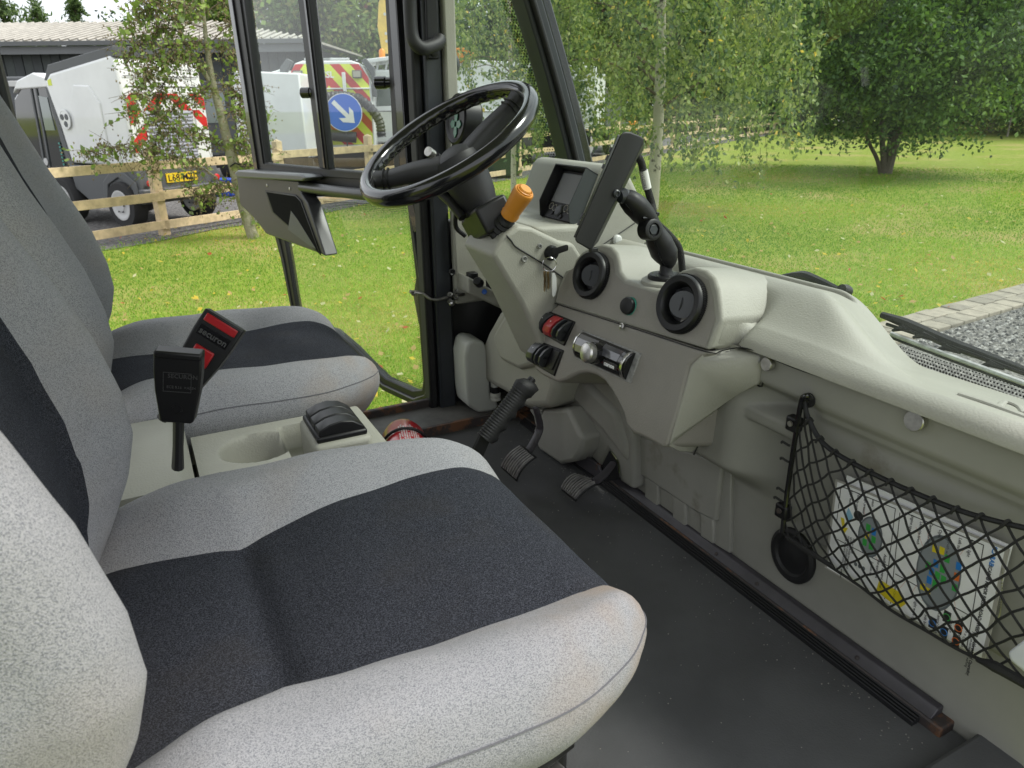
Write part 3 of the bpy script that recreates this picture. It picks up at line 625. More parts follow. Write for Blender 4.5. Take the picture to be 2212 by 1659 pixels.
# instrument binnacle
bi = [(1150, 491), (1200, 452), (1243, 480), (1302, 372), (1312, 360), (1326, 354), (1345, 360), (1367, 385), (1384, 420), (1396, 465), (1402, 505), (1396, 535), (1368, 548), (1300, 580), (1250, 612), (1214, 640), (1212, 560)]
A = [at(*p, Y=YW+.012) for p in bi]; A[1] = at(1232, 486, Y=YW+.012); A[2] = at(1258, 486, Y=YW+.012); B = [Vector((p.x, 1.86, p.z)) for p in A]
MB().prism(A, B).build('instrument_binnacle', trim, colp, bevel=.016, seg=4, angle=60)
seam('parting_line', [at(x, y, Y=YW+.010) for x, y in ((1235, 577), (1300, 530), (1371, 482), (1396, 462))], colp, w=.0012)
for px, py in ((1332, 518), (1227, 593)): lathe('white_cap', [(.0135, 0), (.013, .005), (.009, .009), (0, .0105)], at(px, py, Y=YW+.010), (0, -1, 0), mat('white_cap_plastic', (.5, .51, .49), .4) if 'white_cap_plastic' not in MAT else MAT['white_cap_plastic'], colp, n=18)
prism('triangle_tab', poly([(1211, 617), (1230, 574), (1246, 602), (1228, 624)], Y=YW+.006), off(poly([(1211, 617), (1230, 574), (1246, 602), (1228, 624)], Y=YW+.006), (0, .01, 0)), trim, colp, bevel=.002)
# heater housing low behind the column
ho = [(1086, 660), (1074, 676), (1052, 716), (1032, 768), (1034, 800), (1046, 826), (1075, 842), (1110, 862), (1140, 884), (1185, 884), (1200, 838), (1180, 760), (1150, 700), (1120, 655)]
A = poly(ho, X=.90); 
MB().prism([p+Vector((0, 0, 0)) for p in A], [p+Vector((.22, 0, 0)) for p in A]).build('heater_housing', trim, colp, bevel=.03, seg=5, angle=60)
ho2 = [(1092, 672), (1063, 722), (1066, 745), (1080, 780), (1120, 800), (1160, 790), (1150, 730)]
MB().prism(poly(ho2, X=.885), off(poly(ho2, X=.885), (.05, 0, 0))).build('heater_ridge', trim, colp, bevel=.018, seg=4, angle=60)
# covers under the arch
low = thing('footwell_cover', 'grey moulded footwell panels under the dashboard', 'panel', (1.0, 1.3, 0))
lo = [(1110, 840), (1200, 805), (1268, 795), (1310, 815), (1345, 880), (1368, 945), (1368, 1060), (1337, 1040), (1332, 998), (1316, 974), (1298, 1010), (1257, 972), (1262, 943), (1226, 884), (1141, 884), (1130, 878)]
MB().prism(poly(lo, X=.985), off(poly(lo, X=.985), (.05, 0, 0))).build('arch_lining', trimlow, low, bevel=.012, seg=3, angle=60)
ab = [(1172, 884), (1226, 882), (1250, 935), (1259, 945), (1254, 975), (1240, 998), (1210, 1004), (1163, 972), (1150, 930)]
A = poly(ab, X=.93); MB().prism(A, off(A, (.10, 0, 0))).build('pedal_box_cover', trimlow, low, bevel=.012, seg=3, angle=60)
A = poly([(1141, 884), (1172, 884), (1165, 960), (1152, 900)], X=.96); MB().prism(A, off(A, (.03, 0, 0))).build('pedal_box_edge', trimlow, low, bevel=.006)
fl = [(1215, 830), (1260, 818), (1330, 885), (1350, 960), (1352, 1010), (1300, 940), (1240, 878)]
A = poly(fl, X=.972); MB().prism(A, off(A, (.05, 0, 0))).build('arch_swell', trimlow, low, bevel=.025, seg=4, angle=60)
# ------------------------------------------------------------------ BULKHEAD below the ledge
bulk = thing('bulkhead', 'grey painted bulkhead under the dash ledge with net pocket recess', 'bulkhead', (1.03, .9, 0))
# skin as a relief over (Y, z): ledge foot, net pocket plate, soft shelf, hollow and duct on the left
def bx(y, z):
    pl_ = sm(.185, .21, z)*(1-sm(.775, .805, y-.04*sm(.3, .5, z)))
    p = .040*pl_
    p = max(p, .060*sm(.425, .475, z)*(1-sm(.955, .98, y)))
    p += .010*math.exp(-((z-.452)/.012)**2)*(1-sm(.74, .80, y))
    duct = sm(.83, .96, y)*sm(.205, .27, z)*(1-sm(1.04, 1.065, y)); p = max(p, .066*duct)
    shelf = .052*sm(.365, .385, z)*(1-sm(.405, .43, z))*sm(.77, .80, y)*(1-sm(.96, .98, y)); p = max(p, shelf)
    web = .046*sm(.20, .24, z)*sm(.768, .778, y)*(1-sm(.795, .82, y))
    return 1.028-max(p, web)
rows = [[Vector((bx(y, z), y, z)) for y in lin(.22, 1.07, 170)] for z in [.0+.534*i/120 for i in range(121)]]
grid('bulkhead_skin', rows, trimlow, bulk, solid=-.004, angle=80)
seam('panel_gap', [at(1652, 766, X=.962), at(1735, 799, X=.962), at(1850, 836, X=.962), at(1980, 879, X=.962), at(2100, 925, X=.962), at(2209, 967, X=.962), at(2270, 991, X=.962)], bulk, w=.0032)
seam('panel_gap', [at(1652, 770, X=.970), at(1650, 800, X=.972), at(1646, 834, X=.972), at(1625, 828, X=.970), at(1606, 838, X=.968), at(1587, 852, X=.966), at(1560, 878, X=.964), at(1533, 899, X=.962), at(1515, 945, X=.955), at(1499, 982, X=.945)], bulk, w=.002)
for px, py, rr in ((1662, 786, .0125), (1981, 908, .0155)): lathe('magnet_disc', [(rr, 0), (rr, .008), (rr*.93, .0095), (0, .0095)], at(px, py, X=.962), (-1, 0, .1), satin, bulk, n=26)
lathe('trim_screw', [(.009, 0), (.009, .003), (.0065, .004), (.003, .001), (0, .001)], at(1635, 775, X=.962), (-1, -.2, .1), MAT['scuffed_grey_frame'], bulk, n=14)
# flat centre panel with shallow upright ribs
cp = [(1367, 900), (1575, 1010), (1574, 1192), (1367, 1068)]
A = [at(*p, X=1.018) for p in ((1367, 880), (1580, 985), (1576, 1196), (1367, 1068))]
prism('centre_panel', A, off(A, (.02, 0, 0)), trimlow, bulk, bevel=.003)
A = [at(*p, X=1.008) for p in ((1372, 940), (1560, 1000), (1545, 1128), (1500, 1105), (1377, 1022))]
prism('raised_panel', A, off(A, (.02, 0, 0)), trimlow, bulk, bevel=.006, seg=3)
for x0 in (1392, 1452, 1512):
    y0 = 1040+(x0-1392)*.62
    A = [at(x0, y0-20, X=1.010), at(x0+28, y0-6, X=1.010), at(x0+28, y0+62, X=1.010), at(x0, y0+44, X=1.010)]
    prism('upright_rib', A, off(A, (.02, 0, 0)), trimlow, bulk, bevel=.004)
# black rubber grommet
gr = at(1712, 1200, X=1.024); lathe('rubber_grommet', [(.057, -.01), (.057, .003), (.050, .007), (.042, .006), (.038, .001), (.02, .001), (.016, .003), (0, .003)], gr, (-1, 0, .0), rubber, bulk, n=36, sx=.92)
# ------------------------------------------------------------------ STEERING WHEEL
def ring(c, a, b, r_, n=72, ph=0): return [c+(a*math.cos(t)+b*math.sin(t))*r_ for t in [ph+2*math.pi*i/n for i in range(n)]]
WY, WR = 1.66, .219
wc = Vector((.687, WY, .868)); tl_, si = .55, -.083
wn = Vector((-math.sin(tl_)*math.cos(si), math.sin(si), math.cos(tl_)*math.cos(si))).normalized()
wa = wn.cross(Vector((0, 1, 0))).normalized(); wb = wn.cross(wa).normalized()
sw = thing('steering_wheel', 'black glossy steering wheel with two padded spokes and finger grips', 'steering wheel', wc)
rimm = mat('rim_gloss', (.007, .007, .008), .17, coat=.3)
mb = MB(); nR, nS = 180, 20
for i in range(nR):
    t = 2*math.pi*i/nR; d = wa*math.cos(t)+wb*math.sin(t)
    for j in range(nS):
        s_ = 2*math.pi*j/nS; rr = .0188
        inn = max(0, -math.cos(s_))*max(0, math.cos(s_-math.pi))**1
        lowg = max(0, math.cos(s_-math.radians(215)))**4
        bump_ = .0035*lowg*(math.sin(t*44)*.5+.5)
        mb.v.append(wc+d*(WR+(rr-bump_)*math.cos(s_)*1.0)+wn*((rr-bump_)*1.12*math.sin(s_)))
mb.f = [[i*nS+j, ((i+1) % nR)*nS+j, ((i+1) % nR)*nS+(j+1) % nS, i*nS+(j+1) % nS] for i in range(nR) for j in range(nS)]; mb.m = [0]*len(mb.f)
mb.build('rim', rimm, sw, angle=80)
pcx = at(1052, 470, Y=1.60); ca_ = (wc-wn*.02-pcx).normalized(); hub = wc-wn*.055
soft = mat('soft_black_grain', (.016, .016, .018), .55, bump=.4, bscale=700, bdist=.0006)
def spoke(ang, nm='spoke'):
    d = wa*math.cos(ang)+wb*math.sin(ang); q = wn.cross(d)
    P0 = hub+d*.03; P1 = hub+d*.11+wn*.022; P2 = wc+d*(WR-.045)-wn*.02; P3 = wc+d*(WR-.006)-wn*.004
    pts = spline([P0, P1, P2, P3], 8); k = len(pts); vs_ = []
    for i, p in enumerate(pts):
        w = np.interp(i/(k-1), [0, .4, .75, .9, 1], [.034, .028, .023, .024, .034]); h = np.interp(i/(k-1), [0, .5, 1], [.024, .019, .016])
        T = (pts[min(i+1, k-1)]-pts[max(i-1, 0)]).normalized(); up = q.cross(T).normalized()
        for j in range(12):
            th = 2*math.pi*j/12; ce, se = math.cos(th), math.sin(th)
            vs_.append(p+q*w*math.copysign(abs(ce)**.6, ce)+up*h*math.copysign(abs(se)**.6, se))
    m1 = MB(); m1.add(vs_, [[i*12+j, i*12+(j+1) % 12, (i+1)*12+(j+1) % 12, (i+1)*12+j] for i in range(k-1) for j in range(12)])
    o = m1.build(nm, soft, sw, angle=80)
    for fr in (.70, .76):
        p = pts[int(fr*(k-1))]; T = (pts[int(fr*(k-1))+1]-p).normalized(); up = q.cross(T).normalized()
        w = .0265; m2 = MB(); m2.tube([p+q*w*math.copysign(abs(math.cos(t))**.6, math.cos(t))+up*.0205*math.copysign(abs(math.sin(t))**.6, math.sin(t)) for t in [2*math.pi*i/24 for i in range(24)]], .0022, n=6, closed=True); m2.build('spoke_ring', blk, o)
def wang(px, py):                                   # angle of a rim point seen at a pixel
    p = at(px, py, P=(wc, wn))-wc; return math.atan2(p.dot(wb), p.dot(wa))
spoke(wang(828, 372)); spoke(wang(1112, 205))
lathe('hub_pad', [(.05, 0), (.054, .012), (.046, .03), (.03, .04), (0, .042)], hub-wn*.01, wn, soft, sw, n=32)
lathe('hub_cone', [(.040, -.125), (.044, -.11), (.050, -.09), (.055, -.06), (.058, -.02), (.055, .01)], hub, ca_, soft, sw, n=32)
cone0 = hub-ca_*.125
lathe('ribbed_boot', [(.034, -.055), (.041, -.05), (.035, -.042), (.043, -.034), (.038, -.026), (.046, -.016), (.042, -.008), (.05, .002), (.05, .01)], cone0, ca_, rubber, sw, n=30)
# column switch block
swb = thing('column_switch_box', 'black switch block on the steering column with orange joystick', 'switch block', at(1060, 500, Y=1.60))
wn0 = wn.copy(); wn = ca_; sc_ = pcx+Vector((0, .0, .0)); ex_ = Vector((0, 1, 0)); ex_ = (ex_-wn*ex_.dot(wn)).normalized(); ey_ = wn.cross(ex_)
bm_ = blk
def SB(a, b, c): return sc_+ex_*a+ey_*b+wn*c
box('switch_housing', SB(-.012, .0, -.005), (.115, .085, .068), bm_, swb, rot=frame3(ex_, wn), bevel=.008, seg=3)
box('switch_housing_side', SB(.06, .002, .0), (.05, .075, .05), bm_, swb, rot=frame3(ex_, wn), bevel=.008, seg=3)
box('switch_housing_base', SB(0, 0, -.05), (.07, .06, .05), bm_, swb, rot=frame3(ex_, wn), bevel=.01, seg=3)
lathe('column_tube', [(.02, 0), (.02, .10), (.019, .12)], SB(0, 0, -.14), wn, steel_dark, swb, n=18)
text('lettering', 'NORMAL  SPEED', at(1073, 512, Y=1.55)+Vector((-.0, -.0, .02)), ex_*-1, wn, .006, MAT['white_print'], swb)
# joystick
jb = at(1090, 482, Y=1.525); jt = at(1133, 412, Y=1.47); jd = (jt-jb).normalized()
js = thing('joystick', 'orange ribbed joystick on the steering column switch block', 'joystick', jb)
lathe('gaiter', [(.036, -.03), (.036, -.022), (.030, -.016), (.032, -.010), (.025, -.004), (.026, .002), (.019, .007), (.019, .012), (.012, .018), (.010, .03)], jb, (jd+Vector((-.3, -.9, .2))*.6).normalized(), rubber, js, n=30)
org_ = mat('orange_plastic', (.60, .235, .022), .45, bump=.5, bscale=900, bdist=.001); org2 = mat('orange_cap', (.62, .26, .035), .4)
jl = (jt-jb).length
lathe('shaft', [(.006, 0), (.006, .04)], jb, jd, steel, js, n=12)
lathe('grip', [(.014, .018), (.021, .022), (.0225, .030), (.0205, .036), (.0215, .045), (.0245, jl-.012), (.0245, jl-.003), (.0225, jl), (0, jl)], jb, jd, org_, js, n=36)
lathe('end_ring', [(.0195, jl-.002), (.0195, jl+.003), (.0175, jl+.004), (.0165, jl+.0005)], jb, jd, org2, js, n=32)
lathe('push_button', [(.0155, jl), (.0155, jl+.005), (.0135, jl+.0075), (0, jl+.008)], jb, jd, org2, js, n=32)
# round indicator box behind the wheel, on a bracket
gdisc = at(985, 258, Y=1.90)
gb = thing('round_warning_display', 'round black indicator with green arrows on a bracket behind the steering wheel', 'indicator', at(975, 330, Y=1.9))
dn = Vector((-1, -.02, .12)).normalized()
lathe('display_body', [(.062, -.05), (.066, -.045), (.066, .0), (.060, .004), (.054, .001), (.050, -.002), (0, -.003)], gdisc, dn, blk, gb, n=36, sx=1.0)
grn = mat('green_lens', (.03, .16, .09), .3)
a_ = dn.cross(Vector((0, 0, 1))).normalized(); b_ = dn.cross(a_)
if b_.z < 0: b_ = -b_
for an in (math.pi*.5, math.pi*1.5, 0, math.pi):
    ar = [(-.008, .006), (.008, .006), (.011, .024), (0, .036), (-.011, .024)]
    ca, sa = math.cos(an), math.sin(an)
    pts = [gdisc+a_*(x*ca-y*sa)+b_*(x*sa+y*ca-.012)-dn*.002 for x, y in ar]
    prism('green_arrow', pts, off(pts, dn*.003), grn, gb, bevel=.001)
br_ = [(998, 250), (1030, 262), (1036, 285), (1030, 335), (1010, 375), (968, 390), (972, 330)]
prism('bracket_plate', poly(br_, Y=1.93), off(poly(br_, Y=1.93), (0, .006, 0)), blkm, gb, bevel=.002)
prism('bracket_arm', poly([(1005, 330), (1040, 335), (1030, 420), (990, 430)], Y=1.93), off(poly([(1005, 330), (1040, 335), (1030, 420), (990, 430)], Y=1.93), (0, .02, 0)), blkm, gb, bevel=.002)
lathe('bracket_screw', [(.007, 0), (.007, .003), (.0, .004)], at(1023, 263, Y=1.925), (0, -1, 0), steel, gb, n=12)
# stalk with silver end
st0, st1 = at(968, 350, Y=1.76), at(925, 327, Y=1.72)
stl = thing('column_stalk', 'small black control stalk with silver cap left of the wheel hub', 'lever', st0)
tube('stalk_rod', [at(985, 352, Y=1.78), st0, st0*.4+st1*.6], [.004, .005, .009], blk, stl, n=10)
d_ = (st1-st0).normalized(); lathe('stalk_cap', [(.010, -.02), (.0115, -.002), (.0115, .001), (.0, .0015)], st1, d_, satin, stl, n=20)
for px, py in ((962, 352), (973, 356), (975, 345)): lathe('ball_joint', [(.0, -.007), (.006, -.004), (.007, 0), (.006, .004), (0, .007)], at(px, py, Y=1.765), (0, 0, 1), steel, stl, n=10)
tube('stalk_lower', [at(938, 405, Y=1.72), at(975, 435, Y=1.66), at(1000, 470, Y=1.62)], [.011, .014, .012], blk, stl, n=12)
tube('wiring_loom', [at(985, 455, Y=1.7), at(985, 490, Y=1.72), at(1005, 510, Y=1.72)], .006, rubber, stl, n=8, smooth=5)
# ------------------------------------------------------------------ IGNITION KEY AND KEY RING
kp = at(1190, 545, Y=YW-.012)
kg = thing('ignition_key', 'black headed key in the ignition with a ring of keys hanging from it', 'key', kp)
lathe('ignition_lock', [(.0185, 0), (.0185, .006), (.015, .012), (.0135, .012), (.0, .013)], at(1190, 546, Y=YW-.002), (0, -1, 0), blk, kg, n=26)
k0, k1 = at(1192, 545, Y=YW-.03), at(1222, 534, Y=YW-.05)
q_ = Vector((0, 0, .007)); prism('key_head', [k0-q_, k1-q_*1.1, k1+q_*1.0, k0+q_*1.2], off([k0-q_, k1-q_*1.1, k1+q_*1.0, k0+q_*1.2], (.004, -.007, 0)), blk, kg, bevel=.002)
rc_ = at(1187, 571, Y=YW-.035); tube('split_ring', ring(rc_, Vector((.95, -.3, 0)), Vector((0, 0, 1)), .0165, 36), .0011, chrome, kg, n=6, closed=True)
brass = mat('worn_brass', (.30, .22, .13), .4, metal=1, var=.4, vscale=60); clr = mat('clear_tag', (.55, .56, .55), .15, coat=.5)
for i, (px, w_, ln, m_) in enumerate(((1177, .003, .05, brass), (1181, .0025, .052, steel), (1185, .003, .046, brass), (1189, .003, .044, steel), (1196, .0075, .052, clr))):
    p = at(px, 586+(4 if i == 4 else 0), Y=YW-.04-.003*i); h_ = .012
    sh = [(-w_, 0), (w_, 0), (w_, -h_), (w_*.7, -h_-.004), (w_*.8, -ln*.5), (w_*.5, -ln*.6), (w_*.8, -ln*.7), (w_*.5, -ln*.85), (0, -ln), (-w_*.6, -ln*.9), (-w_*.6, -h_-.004), (-w_, -h_)]
    if i == 4: sh = [(-.004, 0), (.003, 0), (.008, -.012), (.009, -.04), (.005, -.054), (0, -.058), (-.003, -.052)]
    prism('hanging_key' if i < 4 else 'key_tag', [p+Vector((x, 0, z)) for x, z in sh], [p+Vector((x, .0022, z)) for x, z in sh], m_, kg)

# ------------------------------------------------------------------ HOODED DISPLAY ON THE BINNACLE
dY0 = YW+.03
c_nb, c_nt = at(1241, 487, Y=dY0), at(1290, 380, Y=dY0)
updir = (c_nt-c_nb).normalized(); yd = Vector((0, 1, 0)); dnn = updir.cross(yd).normalized()
if dnn.z < 0: dnn = -dnn
wdt = (at(1180, 470, P=(c_nb, dnn))-c_nb).dot(yd); hgt = (c_nt-c_nb).length
hd_ = thing('hooded_display', 'grey screened machine display in a black hood with small round buttons', 'display', c_nb)
def D(u, v, h): return c_nb+yd*(u*wdt)+updir*(v*hgt)+dnn*h
prism('display_case', [D(0, 0, .012), D(1, 0, .012), D(1, 1, .012), D(0, 1, .012)], [D(0, 0, -.02), D(1, 0, -.02), D(1, 1, -.02), D(0, 1, -.02)], blkm, hd_, bevel=.003)
hm = mat('hood_steel', (.028, .033, .036), .5, bump=.05, bscale=300)
prism('hood_side', [D(-.02, -.04, -.01), D(-.02, .0, .02), D(-.02, .25, .04), D(-.02, 1.03, .04), D(-.02, 1.03, -.01)], [D(.0, -.04, -.01), D(.0, .0, .02), D(.0, .25, .04), D(.0, 1.03, .04), D(.0, 1.03, -.01)], hm, hd_, bevel=.0012)
prism('hood_side', [D(1.0, -.04, -.01), D(1.0, .0, .02), D(1.0, .25, .04), D(1.0, 1.03, .04), D(1.0, 1.03, -.01)], [D(1.02, -.04, -.01), D(1.02, .0, .02), D(1.02, .25, .04), D(1.02, 1.03, .04), D(1.02, 1.03, -.01)], blkm, hd_, bevel=.0012)
prism('hood_top', [D(-.02, 1.0, -.01), D(1.02, 1.0, -.01), D(1.02, 1.0, .04), D(-.02, 1.0, .04)], [D(-.02, 1.03, -.01), D(1.02, 1.03, -.01), D(1.02, 1.03, .04), D(-.02, 1.03, .04)], blkm, hd_, bevel=.001)
prism('screen', [D(.1, .34, .0135), D(.92, .34, .0135), D(.92, .93, .0135), D(.1, .93, .0135)], [D(.1, .34, .01), D(.92, .34, .01), D(.92, .93, .01), D(.1, .93, .01)], mat('grey_lcd', (.21, .215, .225), .22, coat=.4), hd_)
but = mat('button_ring', (.22, .21, .18), .4)
for u, v in ((.83, .24), (.70, .22), (.34, .25), (.20, .23)):
    tube('button_ring', ring(D(u, v, .0145), yd, updir, .0085, 20), .0011, but, hd_, n=5, closed=True)
    lathe('button', [(.007, 0), (.006, .003), (0, .0035)], D(u, v, .0125), dnn, blk, hd_, n=16)
lathe('scroll_knob', [(.015, 0), (.015, .004), (.012, .006), (.0, .0055)], D(.52, .18, .0125), dnn, rockg, hd_, n=24)
for u, v in ((.72, .12), (.40, .08)): lathe('button', [(.006, 0), (.005, .003), (0, .0035)], D(u, v, .0125), dnn, blk, hd_, n=12)

# ------------------------------------------------------------------ MONITOR ON A BALL ARM
mb0 = at(1437, 601, Z=.603); MY = mb0.y
mo = thing('ball_mount_arm', 'black double ball mounting arm with clamp knob on the dash top', 'mount', mb0)
lathe('mount_plinth', [(.050, -.03), (.050, -.004), (.044, .0)], mb0, (0, 0, 1), trim, mo, n=36)
lathe('round_base', [(.037, 0), (.037, .006), (.034, .009), (.016, .010), (.013, .016), (.0125, .032), (.0, .034)], mb0, (0, 0, 1), blkm, mo, n=36)
for i in range(6):
    t = i*math.pi/3+.2; lathe('base_hole', [(.003, 0), (.003, .0006), (0, .0006)], mb0+Vector((.027*math.cos(t), .027*math.sin(t), .009)), (0, 0, 1), blkg, mo, n=10)
def arm(px, py, r): p = at(px, py, Y=MY); return p, r
arms = [(1441, 577, .014), (1440, 562, .026), (1434, 545, .034), (1424, 522, .0325), (1413, 500, .025), (1402, 480, .024), (1388, 462, .0295), (1372, 444, .031), (1357, 430, .026), (1345, 424, .016)]
arP = [at(a, b, Y=MY) for a, b, c in arms]; tube('double_socket_arm', arP, [c for a, b, c in arms], blkm, mo, n=24, smooth=4, flat=.75)
tube('arm_split_line', [p+Vector((0, -.001, 0))+Vector((-.6, -.5, -.3)).normalized()*r_*.80 for p, (a, b, r_) in list(zip(arP, arms))[1:-1]], .0012, blkg, mo, n=5, smooth=3)
kq = at(1408, 496, Y=MY-.028); kd = Vector((.05, -1, .12)).normalized()
lathe('clamp_knob', [(.021, -.02), (.021, .006), (.018, .008), (.0135, .008), (.013, .003), (0, .003)], kq, kd, blkm, mo, n=30)
hx = MB(); a = kd.cross(Vector((0, 0, 1))).normalized(); b = kd.cross(a); hx.prism([kq+kd*.001+(a*math.cos(t)+b*math.sin(t))*.011 for t in [i*math.pi/3 for i in range(6)]], [kq+kd*.0065+(a*math.cos(t)+b*math.sin(t))*.011 for t in [i*math.pi/3 for i in range(6)]]); hx.build('hex_bolt', steel_dark, mo, bevel=.001)
tube('ball_neck', [at(1350, 424, Y=MY), at(1330, 420, Y=MY+.01)], [.012, .011], steel_dark, mo, n=14)
lathe('rear_ball', [(0, -.016), (.012, -.011), (.016, 0), (.012, .011), (0, .016)], at(1348, 424, Y=MY), (1, 0, 0), steel_dark, mo, n=18)
# monitor: a deep flat case seen nearly edge on
SYp = MY-.03
q4 = [at(1343, 285, Y=SYp), at(1388, 302, Y=SYp), at(1275, 541, Y=SYp), at(1241, 521, Y=SYp)]
q8 = [at(a, b, Y=SYp) for a, b in ((1338, 298), (1342, 288), (1350, 284), (1362, 285), (1384, 294), (1391, 300), (1389, 312), (1279, 536), (1275, 541), (1246, 524), (1241, 517))]
tv = thing('camera_monitor', 'thin black monitor case on the ball arm, seen edge on', 'monitor', q4[3])
ddir = ((sum(q4, Vector((0, 0, 0)))/4-CAM).normalized()+Vector((.05, -.02, .0))).normalized()*.19
prism('monitor_case', q8, off(q8, ddir), blkm, tv, bevel=.003, seg=3)
nrm = (q4[0]-q4[1]).normalized(); lz = (q4[3]-q4[0])
prism('front_bezel', [q4[0]+lz*.03+nrm*.006, q4[0]+lz*.03, q4[0]+lz*.97, q4[0]+lz*.97+nrm*.006], off([q4[0]+lz*.03+nrm*.006, q4[0]+lz*.03, q4[0]+lz*.97, q4[0]+lz*.97+nrm*.006], ddir*.98), blkg, tv, bevel=.001)
for k_ in (.15, .22, .30, .75, .82): tube('bezel_clip', [q4[0]+lz*k_+nrm*.007+ddir*.02, q4[0]+lz*(k_+.04)+nrm*.007+ddir*.02], .003, blk, tv, n=6)
lathe('case_screw', [(.0075, 0), (.0075, .003), (.005, .005), (.003, .002), (0, .002)], at(1331, 418, Y=SYp-.001), (0, -1, 0), steel_dark, tv, n=14)
box('cable_clip', at(1282, 540, Y=SYp+.02), (.016, .01, .008), blk, tv, bevel=.001)
# sleeved cable
cbp = [(1372, 332, -.0), (1384, 348, 0), (1390, 372, 0), (1398, 405, 0), (1408, 440, 0), (1412, 462, 0), (1420, 483, 0), (1440, 502, 0), (1462, 527, 0), (1470, 548, 0), (1474, 585, 0)]
cp_ = [at(a, b, Y=MY+.03-.02*(i > 4)) for i, (a, b, c) in enumerate(cbp)]
cable = thing('monitor_cable', 'black braided cable with a printed white tag behind the monitor arm', 'cable', cp_[-1])
braid = mat('braided_sleeve', (.017, .017, .016), .9, bump=1, bscale=500, bdist=.003)
tube('braided_cable', cp_, .0075, braid, cable, n=12, smooth=5)
tube('white_tag', spline([at(1390, 368, Y=MY+.03), at(1394, 388, Y=MY+.03), at(1398, 407, Y=MY+.03)], 3), .0088, mat('white_label', (.62, .62, .60), .5), cable, n=14)
ta, tb_ = at(1396, 406, Y=MY+.019), at(1388, 370, Y=MY+.019)
text('lettering', '3302721-01', ta+Vector((.001, 0, 0)), tb_-ta, Vector((-1, 0, .3)), .0085, blkm, cable)
zt0, zt1 = at(1388, 471, Y=MY-.026), at(1421, 461, Y=MY-.0)
tube('cable_tie', [zt0, zt0*.5+zt1*.5+Vector((0, -.008, -.002)), zt1], .0028, blkg, cable, n=6, smooth=4)
box('tie_head', at(1419, 462, Y=MY-.005), (.008, .008, .007), blk, cable, bevel=.001)

# ------------------------------------------------------------------ HANDBRAKE
HY = 1.27
h0, h1 = at(1048, 948, Y=HY), at(1135, 835, Y=HY)
hb_ = thing('handbrake_lever', 'black ribbed handbrake grip on a flat steel lever', 'handbrake', at(1030, 1000, Y=HY))
hdv = (h1-h0); hl = hdv.length; hdv.normalize(); sd_ = Vector((0, -1, 0)); fr_ = hdv.cross(sd_).normalized()
vs_ = []; nk, nj = 110, 20
for i in range(nk):
    t = i/(nk-1); c = h0+hdv*hl*t
    for j in range(nj):
        th = 2*math.pi*j/nj; front = max(0, math.cos(th)); back_ = max(0, -math.cos(th))
        r_ = .0200+.004*sm(.8, 1, t)
        r_ += back_**2*(.0012*math.sin(t*2*math.pi*22))*(t < .9)
        r_ += front**2*(.0042*math.sin(t*2*math.pi*4.6-1.2))*(t < .93)*.9
        vs_.append(c+fr_*math.cos(th)*r_*1.12+sd_*math.sin(th)*r_*.95)
top = h1+hdv*.012+fr_*.002
vs_ += [top+(fr_*math.cos(2*math.pi*j/nj)*.023+sd_*math.sin(2*math.pi*j/nj)*.018)+fr_*.006 for j in range(nj)]+[top+hdv*.006+(fr_*math.cos(2*math.pi*j/nj)*.009+sd_*math.sin(2*math.pi*j/nj)*.008)+fr_*.006 for j in range(nj)]
s_ = fr_.dot(Vector((1, 0, 0)))
fs = [[i*nj+j, i*nj+(j+1) % nj, (i+1)*nj+(j+1) % nj, (i+1)*nj+j] for i in range(nk+1) for j in range(nj)]+[list(range(nj))[::-1], [(nk+1)*nj+j for j in range(nj)]]
mesh('grip', vs_, fs, rubber, hb_, angle=70)
lathe('release_button', [(.009, 0), (.009, .010), (.006, .013), (0, .013)], top, hdv, blk, hb_, n=14)
l0 = at(1010, 1050, Y=HY); q = fr_*.015
prism('flat_lever', [h0-q, h0+q, l0+q*1.6-hdv*.05, l0-q*1.2-hdv*.05], off([h0-q, h0+q, l0+q*1.6-hdv*.05, l0-q*1.2-hdv*.05], (0, .008, 0)), blkm, hb_, bevel=.001)
# ------------------------------------------------------------------ PEDALS
padm = mat('pedal_rubber', (.13, .125, .12), .6, var=.3, vscale=40)
def pedal(label, c4, armpts, ribs, lab2=None):
    """c4 = corners of the pad as 3D points a,b,c,d (a-b across, b-c along)"""
    a, b, c, d = c4; n_ = (b-a).cross(d-a).normalized()
    if n_.z < 0: n_ = -n_
    ctr = (a+b+c+d)/4; t = thing('foot_pedal', label, 'pedal', ctr)
    def W(u, v, h):
        p = a*(1-u)*(1-v)+b*u*(1-v)+c*u*v+d*(1-u)*v; return p+n_*(h-.010*(2*v-1)**2)
    rows = [[W(u, v, 0) for u in lin(0, 1, 6)] for v in lin(0, 1, 12)]
    grid('pedal_pad', [[q-n_*.004 for q in r_] for r_ in rows], rubber, t, solid=.004)
    for i in range(ribs):
        u = (i+.3)/ribs; u1 = (i+.75)/ribs; mb = MB(); vs_ = []
        for v in lin(.04, .96, 10): vs_ += [W(u, v, -.003), W(u1, v, -.003), W(u1, v, .0055), W(u, v, .0055)]
        fs = [[k*4+j, k*4+(j+1) % 4, k*4+4+(j+1) % 4, k*4+4+j] for k in range(9) for j in range(4)]+[[0, 1, 2, 3], [36, 37, 38, 39]]
        mesh('rubber_rib', vs_, fs, padm, t)
    if armpts: tube('pedal_arm', armpts, [.013, .012, .010], dk, t, n=10, smooth=5, flat=.5)
    return t
PYb = [at(1122, 958, X=.80), at(1152, 982, X=.80), at(1112, 1034, X=.755), at(1078, 1008, X=.755)]
